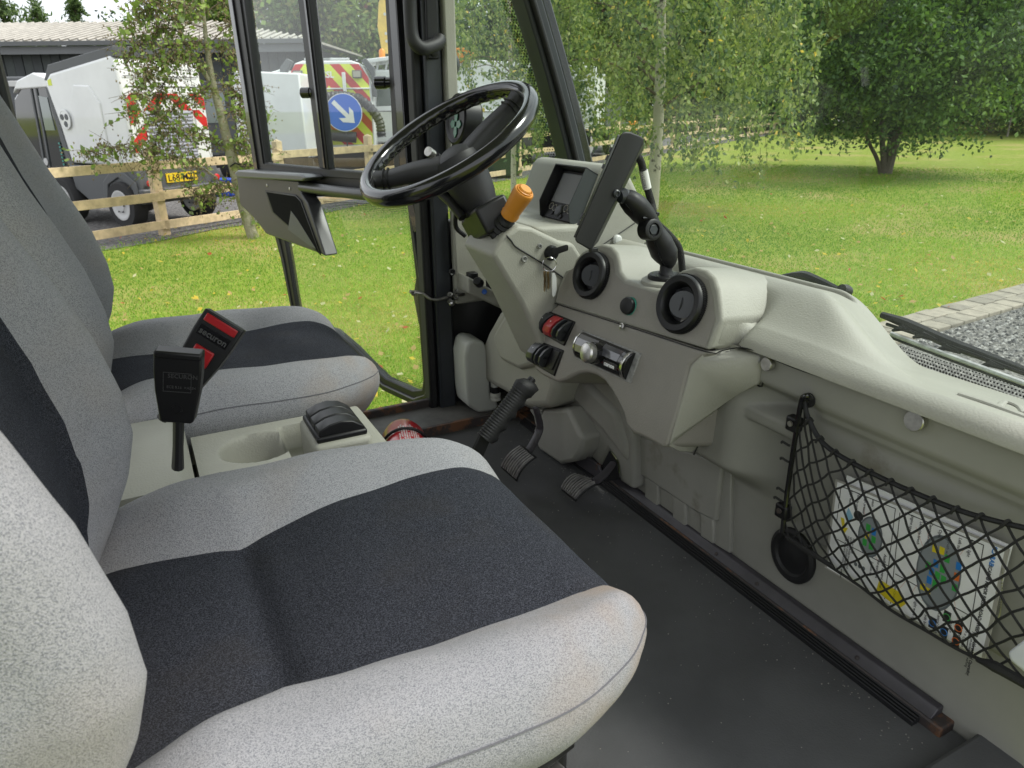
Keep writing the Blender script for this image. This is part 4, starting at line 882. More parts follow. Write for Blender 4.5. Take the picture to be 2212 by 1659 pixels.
PYb = [at(1121, 958, P=((.80, 1.5, .14), (-.75, 0, .66))), at(1152, 984, P=((.80, 1.5, .14), (-.75, 0, .66))), at(1110, 1035, P=((.80, 1.5, .14), (-.75, 0, .66))), at(1077, 1006, P=((.80, 1.5, .14), (-.75, 0, .66)))]
c_ = sum(PYb, Vector((0, 0, 0)))/4
ppl = PYb[0].y
pedal('upper brake pedal with ribbed rubber pad left of the footwell', PYb, [c_+Vector((.01, 0, -.008)), at(1146, 968, Y=ppl+.0), at(1163, 935, Y=ppl+.02), at(1166, 915, Y=ppl+.02), at(1157, 880, Y=ppl+.02)], 8)
ap = ((.86, 1.38, .06), (-.45, 0, .9))
PA = [at(1256, 1017, P=ap), at(1298, 1040, P=ap), at(1243, 1076, P=ap), at(1206, 1058, P=ap)]
PA = [at(1241, 1018, P=ap), at(1296, 1034, P=ap), at(1238, 1075, P=ap), at(1208, 1051, P=ap)]
t_ = pedal('lower accelerator pedal near the floor with worn curved ribs', PA, [at(1285, 1040, P=ap), at(1305, 1025, X=.93), at(1325, 1000, X=.975)], 8)
prism('pedal_recess', poly([(1316, 975), (1333, 1000), (1336, 1036), (1306, 1040), (1292, 1022)], X=.977), off(poly([(1316, 975), (1333, 1000), (1336, 1036), (1306, 1040), (1292, 1022)], X=.977), (.004, 0, 0)), blkg, low)
prism('steel_kick_plate', poly([(1240, 968), (1292, 1004), (1300, 1030), (1285, 1030), (1242, 1000)], X=.968), off(poly([(1240, 968), (1292, 1004), (1300, 1030), (1285, 1030), (1242, 1000)], X=.968), (.008, 0, 0)), dk, low, bevel=.002)
lathe('kick_plate_bolt', [(.006, 0), (.006, .003), (0, .004)], at(1256, 983, X=.966), (-1, 0, 0), steel, low, n=10)
# ------------------------------------------------------------------ FIRE EXTINGUISHER, WATER CANISTER
fe = at(868, 985, Y=1.60); fe.z = 0
ex = thing('fire_extinguisher', 'red fire extinguisher lying with a black strap beside the console', 'extinguisher', (fe.x, fe.y, .0))
fr_r = mat('extinguisher_red', (.45, .012, .02), .28, coat=.5)
fa, fb_ = at(838, 965, Y=1.52), at(905, 950, Y=1.78); fa.z = fb_.z = .12
fc = at(876, 950, Z=.15); fd = Vector((.25, .97, 0)).normalized()
fp = Vector((fc.x, fc.y, .10))
lathe('cylinder', [(.0, -.20), (.040, -.19), (.058, -.16), (.060, .10), (.05, .135), (.03, .15), (.0, .155)], fp, fd, fr_r, ex, n=36)
tube('strap', [fp+fd*.04+(Vector((fd.y, -fd.x, 0))*math.cos(t)+Vector((0, 0, 1))*math.sin(t))*.0645 for t in lin(-.4, 3.5, 20)], .004, blk, ex, n=8)
tube('strap', [fp-fd*.05+(Vector((fd.y, -fd.x, 0))*math.cos(t)+Vector((0, 0, 1))*math.sin(t))*.0645 for t in lin(-.4, 3.5, 20)], .004, blk, ex, n=8)
box('strap_buckle', fp-fd*.045+Vector((-.03, 0, .058)), (.03, .018, .012), blk, ex, bevel=.003)
lw = MAT['white_print']
for k_ in range(9):
    for s_ in range(3):
        th0 = 1.75-.17*k_*.6; th1 = th0
        aa = fp+fd*(-.035+.035*s_)+(Vector((fd.y, -fd.x, 0))*math.cos(th0)+Vector((0, 0, 1))*math.sin(th0))*.0602
        tt = Vector((fd.y, -fd.x, 0))*-math.sin(th0)+Vector((0, 0, 1))*math.cos(th0)
        rr_ = Vector((fd.y, -fd.x, 0))*math.cos(th0)+Vector((0, 0, 1))*math.sin(th0)
        text('lettering', ('FOAM SPRAY', 'PULL PIN', 'AIM AT BASE', 'SQUEEZE LEVER')[(k_+s_) % 4], aa, fd, tt*-1 if fd.cross(tt*-1).dot(rr_) > 0 else tt, .0055, lw, ex)
can = thing('washer_bottle', 'pale white plastic washer bottle by the far door pillar', 'bottle', at(1030, 890, Y=1.93))
canm = mat('pale_plastic', (.36, .37, .335), .42)
co_ = [(1010, 742), (1022, 734), (1045, 738), (1058, 762), (1060, 850), (1075, 868), (1078, 882), (1060, 890), (1035, 893), (1012, 878), (1008, 850), (1004, 770)]
A = poly(co_, Y=1.93); MB().prism(A, off(A, (0, .10, 0))).build('bottle_body', canm, can, bevel=.018, seg=4, angle=60)
cc_ = at(1070, 853, Y=1.91)
lathe('filler_cap', [(.017, 0), (.017, .008), (.015, .010), (.017, .012), (.017, .022), (.014, .024), (0, .024)], cc_+Vector((0, 0, -.016)), (0, 0, 1), mat('white_cap_dirty', (.42, .42, .38), .5), can, n=22)
lathe('cap_ring', [(.015, 0), (.015, .02)], cc_+Vector((0, 0, .010)), (0, 0, 1), blk, can, n=20)
lathe('bottle_neck', [(.014, 0), (.014, .03)], cc_+Vector((0, 0, .03)), (0, 0, 1), canm, can, n=20)
# heater control shelf and hinge arm
shf = thing('heater_control_panel', 'grey heater control shelf with black knobs behind the column', 'control panel', at(1050, 650, Y=1.95))
A = poly([(1012, 598), (1090, 640), (1100, 672), (1085, 668), (1012, 634)], Y=1.93); prism('control_shelf', A, off(A, (0, .09, 0)), trim, shf, bevel=.006)
lathe('heater_knob', [(.014, 0), (.014, .02), (.01, .024), (0, .024)], at(1036, 612, Y=1.92), (-.6, -.6, .5), blk, shf, n=18)
lathe('blue_red_dial', [(.008, 0), (.008, .004), (0, .005)], at(1047, 631, Y=1.925), (-.6, -.6, .5), mat('blue_dot', (.02, .1, .4), .4), shf, n=12)
box('cable_box', at(1020, 600, Y=1.97), (.03, .03, .035), blk, shf, bevel=.004)
bracket = thing('steel_hinge_arm', 'bare steel door check arm bolted across the hinge pillar', 'hinge', at(960, 645, Y=1.99))
hp = [at(885, 630, Y=2.03), at(912, 634, Y=2.02), at(928, 645, Y=2.0), at(945, 648, Y=1.99), at(970, 641, Y=1.985), at(1000, 636, Y=2.0)]
wst = mat('dull_steel', (.16, .155, .15), .38, metal=.9, var=.3, vscale=40)
tube('flat_arm', hp, [.011, .009, .009, .011, .012, .012], wst, bracket, n=10, smooth=5, flat=.45)
for px, py in ((893, 634), (972, 638), (984, 630), (972, 652), (985, 645)): lathe('hex_bolt', [(.0085, 0), (.0085, .007), (.004, .008), (.004, .014), (0, .014)], at(px, py, Y=1.975), (-.2, -.6, .6), wst, bracket, n=6)
lathe('ball_stud', [(0, -.010), (.008, -.006), (.010, 0), (.008, .006), (0, .010)], at(976, 655, Y=1.97), (0, 0, 1), steel, bracket, n=14)
# grab handle on the pillar
gh = thing('grab_handle', 'black moulded grab handle on the far door pillar', 'handle', at(940, 118, Y=2.0))
hpz = [at(884, -60, Y=1.965), at(886, 20, Y=1.96), at(889, 70, Y=1.955), at(897, 93, Y=1.95), at(912, 104, Y=1.95), at(932, 100, Y=1.965), at(947, 92, Y=1.98), at(950, 84, Y=1.99)]
tube('handle_bar', hpz, .0175, soft, gh, n=16, smooth=6)
prism('handle_backplate', poly([(918, -60), (945, -60), (948, 90), (950, 128), (925, 128), (922, 90)], Y=2.008), off(poly([(918, -60), (945, -60), (948, 90), (950, 128), (925, 128), (922, 90)], Y=2.008), (0, .012, 0)), blk, gh, bevel=.004)
lathe('screw_cover', [(.012, 0), (.012, .003), (.009, .004), (0, .004)], at(938, 112, Y=2.005), (0, -1, 0), blk, gh, n=20)
lathe('round_mirror_back', [(.0, -.01), (.03, -.006), (.034, .01), (.03, .02)], at(968, 140, Y=2.13), (1, .3, 0), steel_dark, gh, n=20)
# ------------------------------------------------------------------ OPEN FAR DOOR
hb0 = Vector((.775, 2.10, 0))
dd_ = at(-250, 228, P=((0, 1000, 0), (0, 1, 0)))-CAM; dd_ = Vector((dd_.x, dd_.y, 0)).normalized()
dnr = Vector((dd_.y, -dd_.x, 0)); 
if dnr.y > 0: dnr = -dnr                                        # towards the camera side
DP = (hb0, dnr)
def dpl(pts, h=0): return [at(*p, P=DP)+dnr*h for p in pts]
door = thing('cab_door', 'open black framed cab door with sliding window, armrest box and lower glass', 'door', at(925, 865, P=DP))
def slab(name, pts, h0, h1, m_, **k): return prism(name, dpl(pts, h1), dpl(pts, h0), m_, door, **k)
def band(name, outer, inner, h0, h1, m_, parent=door, closed=False, **k):
    """frame member between two polylines of equal length"""
    A = dpl(outer, h1); B = dpl(inner, h1); C_ = dpl(outer, h0); D_ = dpl(inner, h0); n = len(A); mb = MB(); vs_ = A+B+C_+D_
    fs = []
    for i in range(n if closed else n-1):
        j = (i+1) % n
        fs += [[i, j, n+j, n+i], [2*n+i, 2*n+j, 3*n+j, 3*n+i], [i, j, 2*n+j, 2*n+i], [n+i, n+j, 3*n+j, 3*n+i]]
    if not closed: fs += [[0, n, 3*n, 2*n], [n-1, 2*n-1, 4*n-1, 3*n-1]]
    return mesh(name, vs_, fs, m_, parent, **k)
# upper frame
band('window_frame', [(512-14, -90), (568, 372), (880, 392), (848, -90)], [(539-12, -90), (583, 352), (864, 376), (840, -90)], -.012, .020, blk, bevel=.003)
band('frame_outer_rib', [(508-14, -90), (562, 365)], [(516-14, -90), (570, 365)], -.02, .028, blkg, bevel=.002)
band('frame_groove', [(528-13, -90), (578, 356), (868, 381)], [(532-13, -90), (581, 353), (866, 378)], .018, .026, blkm)
band('window_divider', [(655-8, -90), (703, 362)], [(681-8, -90), (724, 366)], -.004, .026, blk, bevel=.004)
band('divider_groove', [(672-8, -90), (716, 362)], [(676-8, -90), (719, 362)], .024, .031, blkg)
band('front_stile', [(847, -90), (848, 0), (876, 385), (905, 500)], [(866, -90), (868, 0), (893, 385), (918, 500)], -.015, .02, blkg, bevel=.003)
slab('fixed_pane', [(527, -90), (665, -90), (713, 362), (583, 352)], -.002, .0025, wg, smooth=False)
slab('sliding_pane', [(655, -90), (842, -90), (866, 376), (705, 364)], .008, .0125, wg, smooth=False)
# round black window latches
for px, py in ((676, 200), (842, 178)):
    o = at(px-12, py, P=DP)+dnr*.02; ax = (dnr*.9-dd_*-.5+Vector((0, 0, .0))).normalized()
    ax = (at(px-30, py+2, P=DP)-at(px, py, P=DP)).normalized()*.75+dnr*.65
    lathe('window_latch', [(.015, 0), (.015, .014), (.018, .018), (.018, .048), (.0155, .050), (.014, .040), (0, .040)], at(px+10, py, P=DP)+dnr*.010, ax, blkg, door, n=24)
text('lettering', 'Clarity', at(797+4, 366, P=DP)+dnr*.014, at(820, 366, P=DP)-at(800, 366, P=DP), (0, 0, 1), .010, MAT['white_print'], door)
# mid rail, armrest box and tube handle
slab('mid_rail', [(568, 366), (876, 382), (893, 432), (884, 437), (700, 424), (590, 424)], -.02, .012, blk, bevel=.004)
pad = dpl([(548, 372), (556, 365), (700, 374), (709, 381), (700, 388), (556, 381)], .012); 
prism('armrest_pad', pad, [p+dnr*.075 for p in pad], mat('grey_pad', (.085, .088, .09), .38, bump=.1, bscale=200), door, bevel=.006, seg=3)
arm_ = [(540, 376), (677, 388), (683, 416), (697, 436), (734, 549), (722, 543), (604, 502), (583, 474), (547, 440)]
A = dpl(arm_, .06); B = dpl(arm_, .005)
mb = MB(); mb.prism(A, B); bx_ = mb.build('armrest_box', doorgrey, door, bevel=.006, seg=3)
rim_ = [(604, 409), (672, 418), (684, 430), (728, 548), (716, 537), (620, 455)]
A = dpl(rim_, .0615); cen = sum(A, Vector((0, 0, 0)))/6; A2 = [cen+(p-cen)*.94 for p in A]; A3 = [cen+(p-cen)*.80-dnr*.03 for p in A]
n = 6; mesh('pull_rim', A+A2+A3, [[i, (i+1) % n, n+(i+1) % n, n+i] for i in range(n)]+[[n+i, n+(i+1) % n, 2*n+(i+1) % n, 2*n+i] for i in range(n)], blkm, door, solid=.002)
mesh('pull_shade_panel', [p+dnr*.0 for p in [cen+(q-cen)*.95+dnr*.0012 for q in A]], [[0, 1, 2, 3, 4, 5]], mat('recess_shade_black', (.004, .004, .004), .9, spec=.1), door, smooth=False)  # flat black panel, painted as the shade inside the hollow pull
flap_ = [(662, 452), (676, 470), (716, 533), (702, 526), (655, 492)]
A = dpl(flap_, .064); prism('inner_flap', A, off(A, dnr*-.002), mat('pale_blue_grey', (.055, .065, .075), .3), door)
for px, py in ((608, 398), (658, 405)): lathe('armrest_screw', [(.006, 0), (.006, .002), (0, .003)], at(px, py, P=DP)+dnr*.06, dnr, satin, door, n=12)
tube('pull_tube', [at(678, 402, P=DP)+dnr*.045, at(730, 408, P=DP)+dnr*.048, at(800, 416, P=DP)+dnr*.046, at(872, 424, P=DP)+dnr*.02], .019, doorgrey, door, n=18, smooth=4)
# lower frame with its chamfered foot
Lo = [(588, 470), (612, 560), (628, 640), (640, 700), (720, 722), (760, 766), (800, 812), (833, 842), (905, 876), (935, 862), (945, 835), (925, 600), (900, 440)]
Li = [(612, 470), (628, 560), (641, 640), (650, 690), (728, 712), (772, 750), (812, 792), (838, 816), (897, 842), (917, 841), (920, 820), (905, 600), (886, 440)]
band('lower_frame', Lo, Li, -.018, .012, blk, bevel=.004)
Lr = [(a+(b_-a)*.45, c+(d-c)*.45) for (a, c), (b_, d) in zip(Lo, Li)]
tube('frame_bead', dpl(Lr, .014), .005, doorgrey, door, n=8)
slab('lower_pane', [(612, 424), (886, 440), (905, 600), (920, 820), (917, 841), (897, 842), (838, 816), (812, 792), (772, 750), (728, 712), (650, 690), (641, 640), (628, 560)], -.002, .002, wg, smooth=False)
dp = []
def edge_dots(a, b, inward, nrow, step=.0075, r0=.0026):
    A_, B_ = at(*a, P=DP), at(*b, P=DP); L_ = (B_-A_).length; k = int(L_/step); iw = (at(*inward, P=DP)-(A_+B_)/2); iw = (iw-(B_-A_)*iw.dot(B_-A_)/L_**2).normalized()
    for i in range(k):
        for j in range(nrow): dp.append((A_+(B_-A_)*((i+.5*(j % 2))/k)+iw*(.004+.006*j)+dnr*.003, r0*(1-.14*j)))
edge_dots((700, 432), (880, 443), (790, 600), 5); edge_dots((888, 460), (905, 600), (780, 560), 4); edge_dots((905, 600), (919, 830), (780, 700), 4); edge_dots((917, 841), (838, 816), (850, 700), 4); edge_dots((838, 812), (745, 725), (850, 700), 3); edge_dots((630, 560), (648, 680), (780, 650), 3)
dots('dotted_print', dp, dnr, door, blkm)
slab('seal_flap', [(905, 560), (893, 640), (905, 700), (915, 700), (915, 560)], -.01, .0, rubber)

# ------------------------------------------------------------------ STORAGE NET
NX = .950
net = thing('storage_net', 'black elastic cargo net stretched over the bulkhead pocket', 'net', at(1700, 1150, X=NX))
netm = mat('net_cord', (.009, .009, .009), .8, bump=1, bscale=900, bdist=.001)
pole = [at(1752, 862, X=.955), at(1745, 855, X=.945), at(1736, 857, X=.942), at(1730, 872, X=.945), at(1722, 920, X=.948), at(1708, 1010, X=.948), at(1697, 1090, X=.948), at(1690, 1150, X=.948)]
tube('net_rod', pole, .0046, blkg, net, n=10, smooth=4)
lathe('rod_grommet', [(.013, 0), (.013, .006), (.008, .008), (0, .008)], at(1748, 864, X=.965), (-1, 0, 0), rubber, net, n=20)
for px, py in ((1716, 915), (1692, 1103)):
    b_ = box('rod_clamp', at(px, py, X=.952), (.018, .026, .028), blk, net, bevel=.004)
    lathe('clamp_screw', [(.005, 0), (.005, .003), (0, .003)], at(px-8, py, X=.938), (-1, 0, 0), steel if py < 1000 else rust, b_, n=10)
topc = [(1737, 868), (1745, 900), (1768, 945), (1800, 975), (1860, 1010), (1910, 1035), (1970, 1062), (2060, 1098), (2130, 1120), (2212, 1140), (2300, 1158)]
botc = [(1693, 1150), (1703, 1165), (1730, 1182), (1765, 1205), (1800, 1228), (1860, 1268), (1925, 1318), (2000, 1362), (2080, 1408), (2180, 1450), (2300, 1515)]
def bulge(s, t): return -.018*math.sin(math.pi*min(1, max(0, t)))*sm(.05, .3, s)
def curve_pts(c, X): return spline([at(*p, X=X) for p in c], 10)
TC, BC = curve_pts(topc, .952), curve_pts(botc, .955)
def arc(Cv, s):
    L_ = [0]
    for a, b in zip(Cv, Cv[1:]): L_.append(L_[-1]+(b-a).length)
    x = s*L_[-1]; k = max(0, min(len(Cv)-2, int(np.searchsorted(L_, x))-1)); f_ = (x-L_[k])/(L_[k+1]-L_[k]+1e-9); return Cv[k].lerp(Cv[k+1], max(0, min(1, f_)))
tube('top_elastic_cord', TC, .0042, rubber, net, n=8); tube('bottom_elastic_cord', [p+Vector((0, 0, 0)) for p in BC], .0026, netm, net, n=7)
rnd = random.Random(4)
NXc, NYc = 26, 11
jit = {}
def node(i, j):
    s, t = i/NXc, j/NYc
    s2_ = s-.035*math.sin(math.pi*t)*0
    s_b = s*.93+.0
    p = arc(TC, min(1, max(0, s)))*(1-t)+arc(BC, min(1, max(0, s_b)))*t
    if (i, j) not in jit: jit[(i, j)] = Vector((0, rnd.uniform(-.0028, .0028), rnd.uniform(-.0028, .0028)))*(1 if 0 < j < NYc else .3)
    return p+Vector((bulge(s, t), 0, 0))+jit[(i, j)]
def chain(i0, j0, di):
    pts = []; i, j = i0, j0
    while 0 <= i <= NXc and 0 <= j <= NYc: pts.append(node(i, j)); i += di; j += 1
    return pts
def knotted(pts):
    out = []
    for k, p in enumerate(pts):
        out.append(p)
        if k+1 < len(pts): m_ = p.lerp(pts[k+1], .5); out.append(m_+Vector((0, rnd.uniform(-.0006, .0006), -.0006)))
    return out
starts = [(i, 0, 1) for i in range(0, NXc, 2)]+[(0, j, 1) for j in range(2, NYc, 2)]+[(i, 0, -1) for i in range(2, NXc+1, 2)]+[(NXc, j, -1) for j in range(2, NYc, 2)]
for (i, j, d) in starts:
    p = chain(i, j, d)
    if len(p) > 1:
        if j == 0: p = [p[0]+Vector((-.005, 0, .004))]+p
        tube('net_strand', knotted(p), .0019, netm, net, n=5, smooth=2)
for i in range(0, NXc+1, 2):
    p = node(i, 0); tube('cord_loop', [p+Vector((-.0055, .003, -.006)), p+Vector((-.006, 0, .002)), p+Vector((-.001, -.002, .006)), p+Vector((.005, -.003, 0))], .0024, netm, net, n=6, smooth=3)
for px, py in ((1700, 960), (1698, 995), (1690, 1060), (1684, 1080)): p = at(px, py, X=.944); tube('cord_tail', [p+Vector((0, -.006, 0)), p, p+Vector((-.003, .008, .003)), p+Vector((0, .012, -.002))], .0022, netm, net, n=6, smooth=3)
tube('gathered_end', [at(1800, 1225, X=.952), at(1745, 1190, X=.95), at(1700, 1160, X=.95)], [.003, .006, .004], netm, net, n=7, smooth=4)
tube('gathered_end', [at(2110, 1425, X=.95), at(2150, 1440, X=.945), at(2212, 1475, X=.945), at(2290, 1520, X=.945)], [.003, .008, .007, .007], netm, net, n=7, smooth=4)
# ------------------------------------------------------------------ LAMINATED OPERATING CARD IN THE NET
card = thing('operating_card', 'laminated white operating card with coloured control panel drawings behind the net', 'card', at(1950, 1300, X=.966))
TL, BL, BR, TR = [at(*p, X=.966) for p in ((1809, 1041), (1786, 1226), (2119, 1424), (2170, 1188))]
cardm = mat('card_white', (.74, .74, .75), .35, coat=.3, var=.04, vscale=20); edgem = mat('laminate_edge', (.33, .32, .29), .4)
bk = [at(*p, X=.9725) for p in ((1829, 1027), (1800, 1200), (2125, 1410), (2186, 1180))]
prism('back_card', bk, off(bk, (.002, 0, 0)), cardm, card)
ct = (TL+BL+BR+TR)/4
ed = [ct+(p-ct)*1.035 for p in (TL, BL, BR, TR)]; prism('laminate_border', off(ed, (.0005, 0, 0)), off(ed, (.003, 0, 0)), edgem, card)
prism('front_card', [TL, BL, BR, TR], off([TL, BL, BR, TR], (.0028, 0, 0)), cardm, card)
def Pc(u, v, h=.0004):
    """u: reading direction (0 at the top edge, 1 at the bottom edge), v: 0 at the left edge, 1 at the right edge"""
    a = TL*(1-u)+BL*u; b = TR*(1-u)+BR*u; p = a*(1-v)+b*v; return p+Vector((-h, 0, 0))
ink = mat('black_ink', (.02, .02, .022), .5)
def prn(name, uv, m_, h=.0004): return prism(name, [Pc(u, v, h) for u, v in uv], [Pc(u, v, -.0005) for u, v in uv], m_, card, smooth=False)
def line(u0, v0, u1, v1, m_=None, w=.003):
    d = np.array([u1-u0, v1-v0]); n_ = np.array([-d[1], d[0]])/np.hypot(*d)*w*np.array([1.3, .7]); 
    return prn('printed_line', [(u0+n_[0], v0+n_[1]), (u1+n_[0], v1+n_[1]), (u1-n_[0], v1-n_[1]), (u0-n_[0], v0-n_[1])], m_ or ink, .0003)
def wr(s, u, v, h, m_=None, bold=0):
    o = Pc(u, v, .0003); return text('lettering', s, o, Pc(u+.1, v)-Pc(u, v), Pc(u, v+.1)-Pc(u, v), h, m_ or ink, card, depth=.0003, bold=bold)
def oval(cu_, cv_, ru, rv, m_, name='panel_drawing', h=.0004, n=28): return prn(name, [(cu_+ru*math.cos(2*math.pi*i/n), cv_+rv*math.sin(2*math.pi*i/n)) for i in range(n)], m_, h)
cgr = mat('print_grey', (.11, .125, .14), .4); cgl = mat('print_light_grey', (.22, .24, .26), .4); cG = mat('print_green', (.04, .32, .06), .4); cB = mat('print_blue', (.02, .17, .50), .4); cY = mat('print_yellow', (.62, .50, .02), .4); cO = mat('print_orange', (.62, .14, .02), .4); cP = mat('print_pink', (.6, .32, .28), .4)
wr('SCARAB', .0, .945, .0085, cB, .0003); wr('SCARAB MINOR BRUSH ROAD SWEEPER - Abbreviated Operating', .17, .945, .0066, ink, .0002)
for a in ((.03, .03, .03, .40), (.03, .40, .97, .42), (.05, .43, .98, .46), (.03, .46, .03, .90), (.03, .90, .97, .92), (.30, .03, .45, .03), (.62, .05, .62, .43), (.66, .46, .68, .91), (.03, .03, .28, .03)): line(*a)
oval(.42, .27, .215, .082, cgr); oval(.42, .27, .195, .073, cgl, h=.0006); lathe('joystick_drawing', [(.009, 0), (.008, .0003), (0, .0004)], Pc(.26, .175), (-1, 0, 0), ink, card, n=18)
oval(.45, .70, .36, .125, cgr); oval(.45, .70, .335, .115, cgl, h=.0006)
def tile(u, v, m_, a=.036, b=.015): prn('button_print', [(u-a, v-b), (u+a, v-b*.8), (u+a*.9, v+b), (u-a*.9, v+b*.9)], m_, .0009)
for u, v, m_ in ((.33, .25, cG), (.35, .29, cB), (.42, .25, cY), (.43, .295, cG), (.50, .24, cG), (.51, .285, cG), (.24, .66, cY), (.23, .70, cY), (.28, .735, cG), (.42, .64, cG), (.37, .68, cB), (.39, .72, cG), (.46, .665, cB), (.47, .70, cG), (.48, .735, cG), (.55, .66, cB), (.56, .695, cG), (.64, .63, cY), (.66, .665, cY), (.30, .80, cB), (.40, .80, cO), (.50, .80, cG)): tile(u, v, m_)
for k_, s in enumerate(('Engine speed', 'Left side brush', 'Central brush', 'Option*', 'Front brush water*', 'Left suction', 'Work light')): wr(s, .02+.03*(k_ % 2), .50+.055*k_, .0065)
for k_, s in enumerate(('Right work light', 'Right side brush', 'Central brush', 'Option*')): wr(s, .80, .60+.07*k_, .0065)
for k_, s in enumerate(('High water', 'Nozzle setting', 'High pressure', 'wash')): wr(s, .03, .10+.05*k_, .0062)
for k_, s in enumerate(('LEVER FORWARD (DOWN) Stop and lower', 'LEVER LEFT (CLOSE) Nozzle closed', 'LEVER UP (RAISE) Nozzle raised', 'Push to CLOSE')): wr(s, .52, .105+.018*k_, .0045)
wr('Auxiliary Control Panel', .52, .375, .0065, bold=.0001); wr('Right Control Panel', .72, .865, .0065, bold=.0001); wr('Suction fan', .66, .30, .006); wr('Not applicable', .60, .34, .006); wr('* = Option', .83, .89, .0065); wr('Remote Control', .72, .47, .0055); wr('High on-screen and warning', .80, .93, .0055)
for i in range(11):
    u0, v0 = .35+.03*(i % 4), .62+.014*i; line(u0, v0, (.12 if i % 2 else .78), .50+.035*i, cP, .0012)
for a in ((.40, .27, .22, .30), (.50, .27, .62, .34), (.36, .24, .15, .2)): line(*a, cP, .0014)
prn('yellow_arrow', [(.36, .055), (.46, .075), (.46, .055), (.54, .09), (.44, .115), (.45, .095), (.36, .08)], cY, .0005); prn('blue_arrow', [(.22, .10), (.30, .09), (.38, .12), (.30, .14)], mat('print_pale_blue', (.25, .45, .6), .4), .0005)
for i in range(3): oval(.78, .20+.028*i, .022, .011, cgr, 'round_symbol')
prn('yellow_remote', [(.80, .47-.1), (.93, .36), (.96, .44), (.97, .52), (.90, .55), (.82, .52)], cY, .0006)
for i, (u, v, m_) in enumerate(((.80, .79, cG), (.84, .86, cO), (.93, .72, cB), (.95, .79, cB), (.97, .86, cO))):
    prn('icon_tile', [(u-.055, v-.02), (u+.055, v-.02), (u+.05, v+.02), (u-.055, v+.02)], ink, .0006)
    tube('icon_ring', ring(Pc(u, v, .0012), Pc(u+.1, v)-Pc(u, v) and (Pc(u+.1, v)-Pc(u, v)).normalized(), (Pc(u, v+.1)-Pc(u, v)).normalized(), .0052, 16), .0007, m_, card, n=4, closed=True)
# ball chain
bc = [at(2165, 1230, X=.952), at(2163, 1280, X=.95), at(2160, 1318, X=.95), at(2156, 1332, X=.951), at(2150, 1330, X=.955)]
chn = MB()
for p in spline(bc, 7): chn.lathe([(0, -.0016), (.0014, -.0008), (.0014, .0008), (0, .0016)], p, (0, 0, 1), 6)
q_ = chn.build('ball_chain', steel, card); q_['kind'] = 'stuff'
# silver corner at the right edge of the picture
sc4 = [at(2178, 1408, X=.90), at(2240, 1360, X=.90), at(2300, 1400, X=.90), at(2300, 1480, X=.90), at(2225, 1460, X=.90), at(2182, 1425, X=.90)]
silv = mat('brushed_aluminium', (.62, .64, .68), .45, metal=.2)
pl4 = thing('metal_clipboard', 'corner of a bright metal plate in front of the net at the right', 'clipboard', sc4[0])
prism('metal_plate', sc4, off(sc4, (.012, .004, -.010)), silv, pl4, bevel=.003)
# ------------------------------------------------------------------ WIPER OUTSIDE
wp = thing('windscreen_wiper', 'black windscreen wiper with long blade parked outside the windscreen', 'wiper', at(2000, 730, X=1.36))
WX = 1.33
def wl(p, X=WX): return [at(a, b, X=X) for a, b in p]
tube('wiper_arm', wl([(1690, 598), (1720, 595), (1745, 598), (1800, 622), (1832, 640)]), [.006, .009, .012, .009, .008], blk, wp, n=8, smooth=4)
tube('wiper_arm', wl([(1905, 680), (1960, 700), (2050, 740), (2130, 770), (2240, 812)]), [.007, .011, .012, .010, .008], blk, wp, n=8, smooth=4)
lathe('arm_pivot', [(.012, -.01), (.014, .0), (.012, .014), (0, .016)], at(1826, 628, X=WX), (-1, 0, .3), blk, wp, n=14)
tube('wiper_linkage', wl([(1915, 700), (2000, 728), (2110, 768), (2250, 822)], WX-.01), .0035, blk, wp, n=6)
tube('blade_spine', wl([(1925, 722), (2030, 762), (2120, 795), (2270, 850)], WX-.02), .006, satin, wp, n=8)
tube('blade_rubber', wl([(1925, 728), (2030, 768), (2120, 801), (2270, 858)], WX-.022), .004, rubber, wp, n=8)
for a, b in ((1950, 708), (1995, 723), (2045, 750), (2140, 785)): tube('blade_yoke', wl([(a-22, b+6), (a, b), (a+30, b+12)], WX-.012), [.003, .007, .003], blk, wp, n=6)
dp = []
for i in range(120):
    for j in range(4):
        y = .95-i*.0062; zz_ = .484+.0065*j; dp.append(((wx(y, zz_)-.006, y+(.003 if j % 2 else 0), zz_), .0024-.0003*j))
dots('dotted_print', dp, (1, 0, 0), cab, blkm)
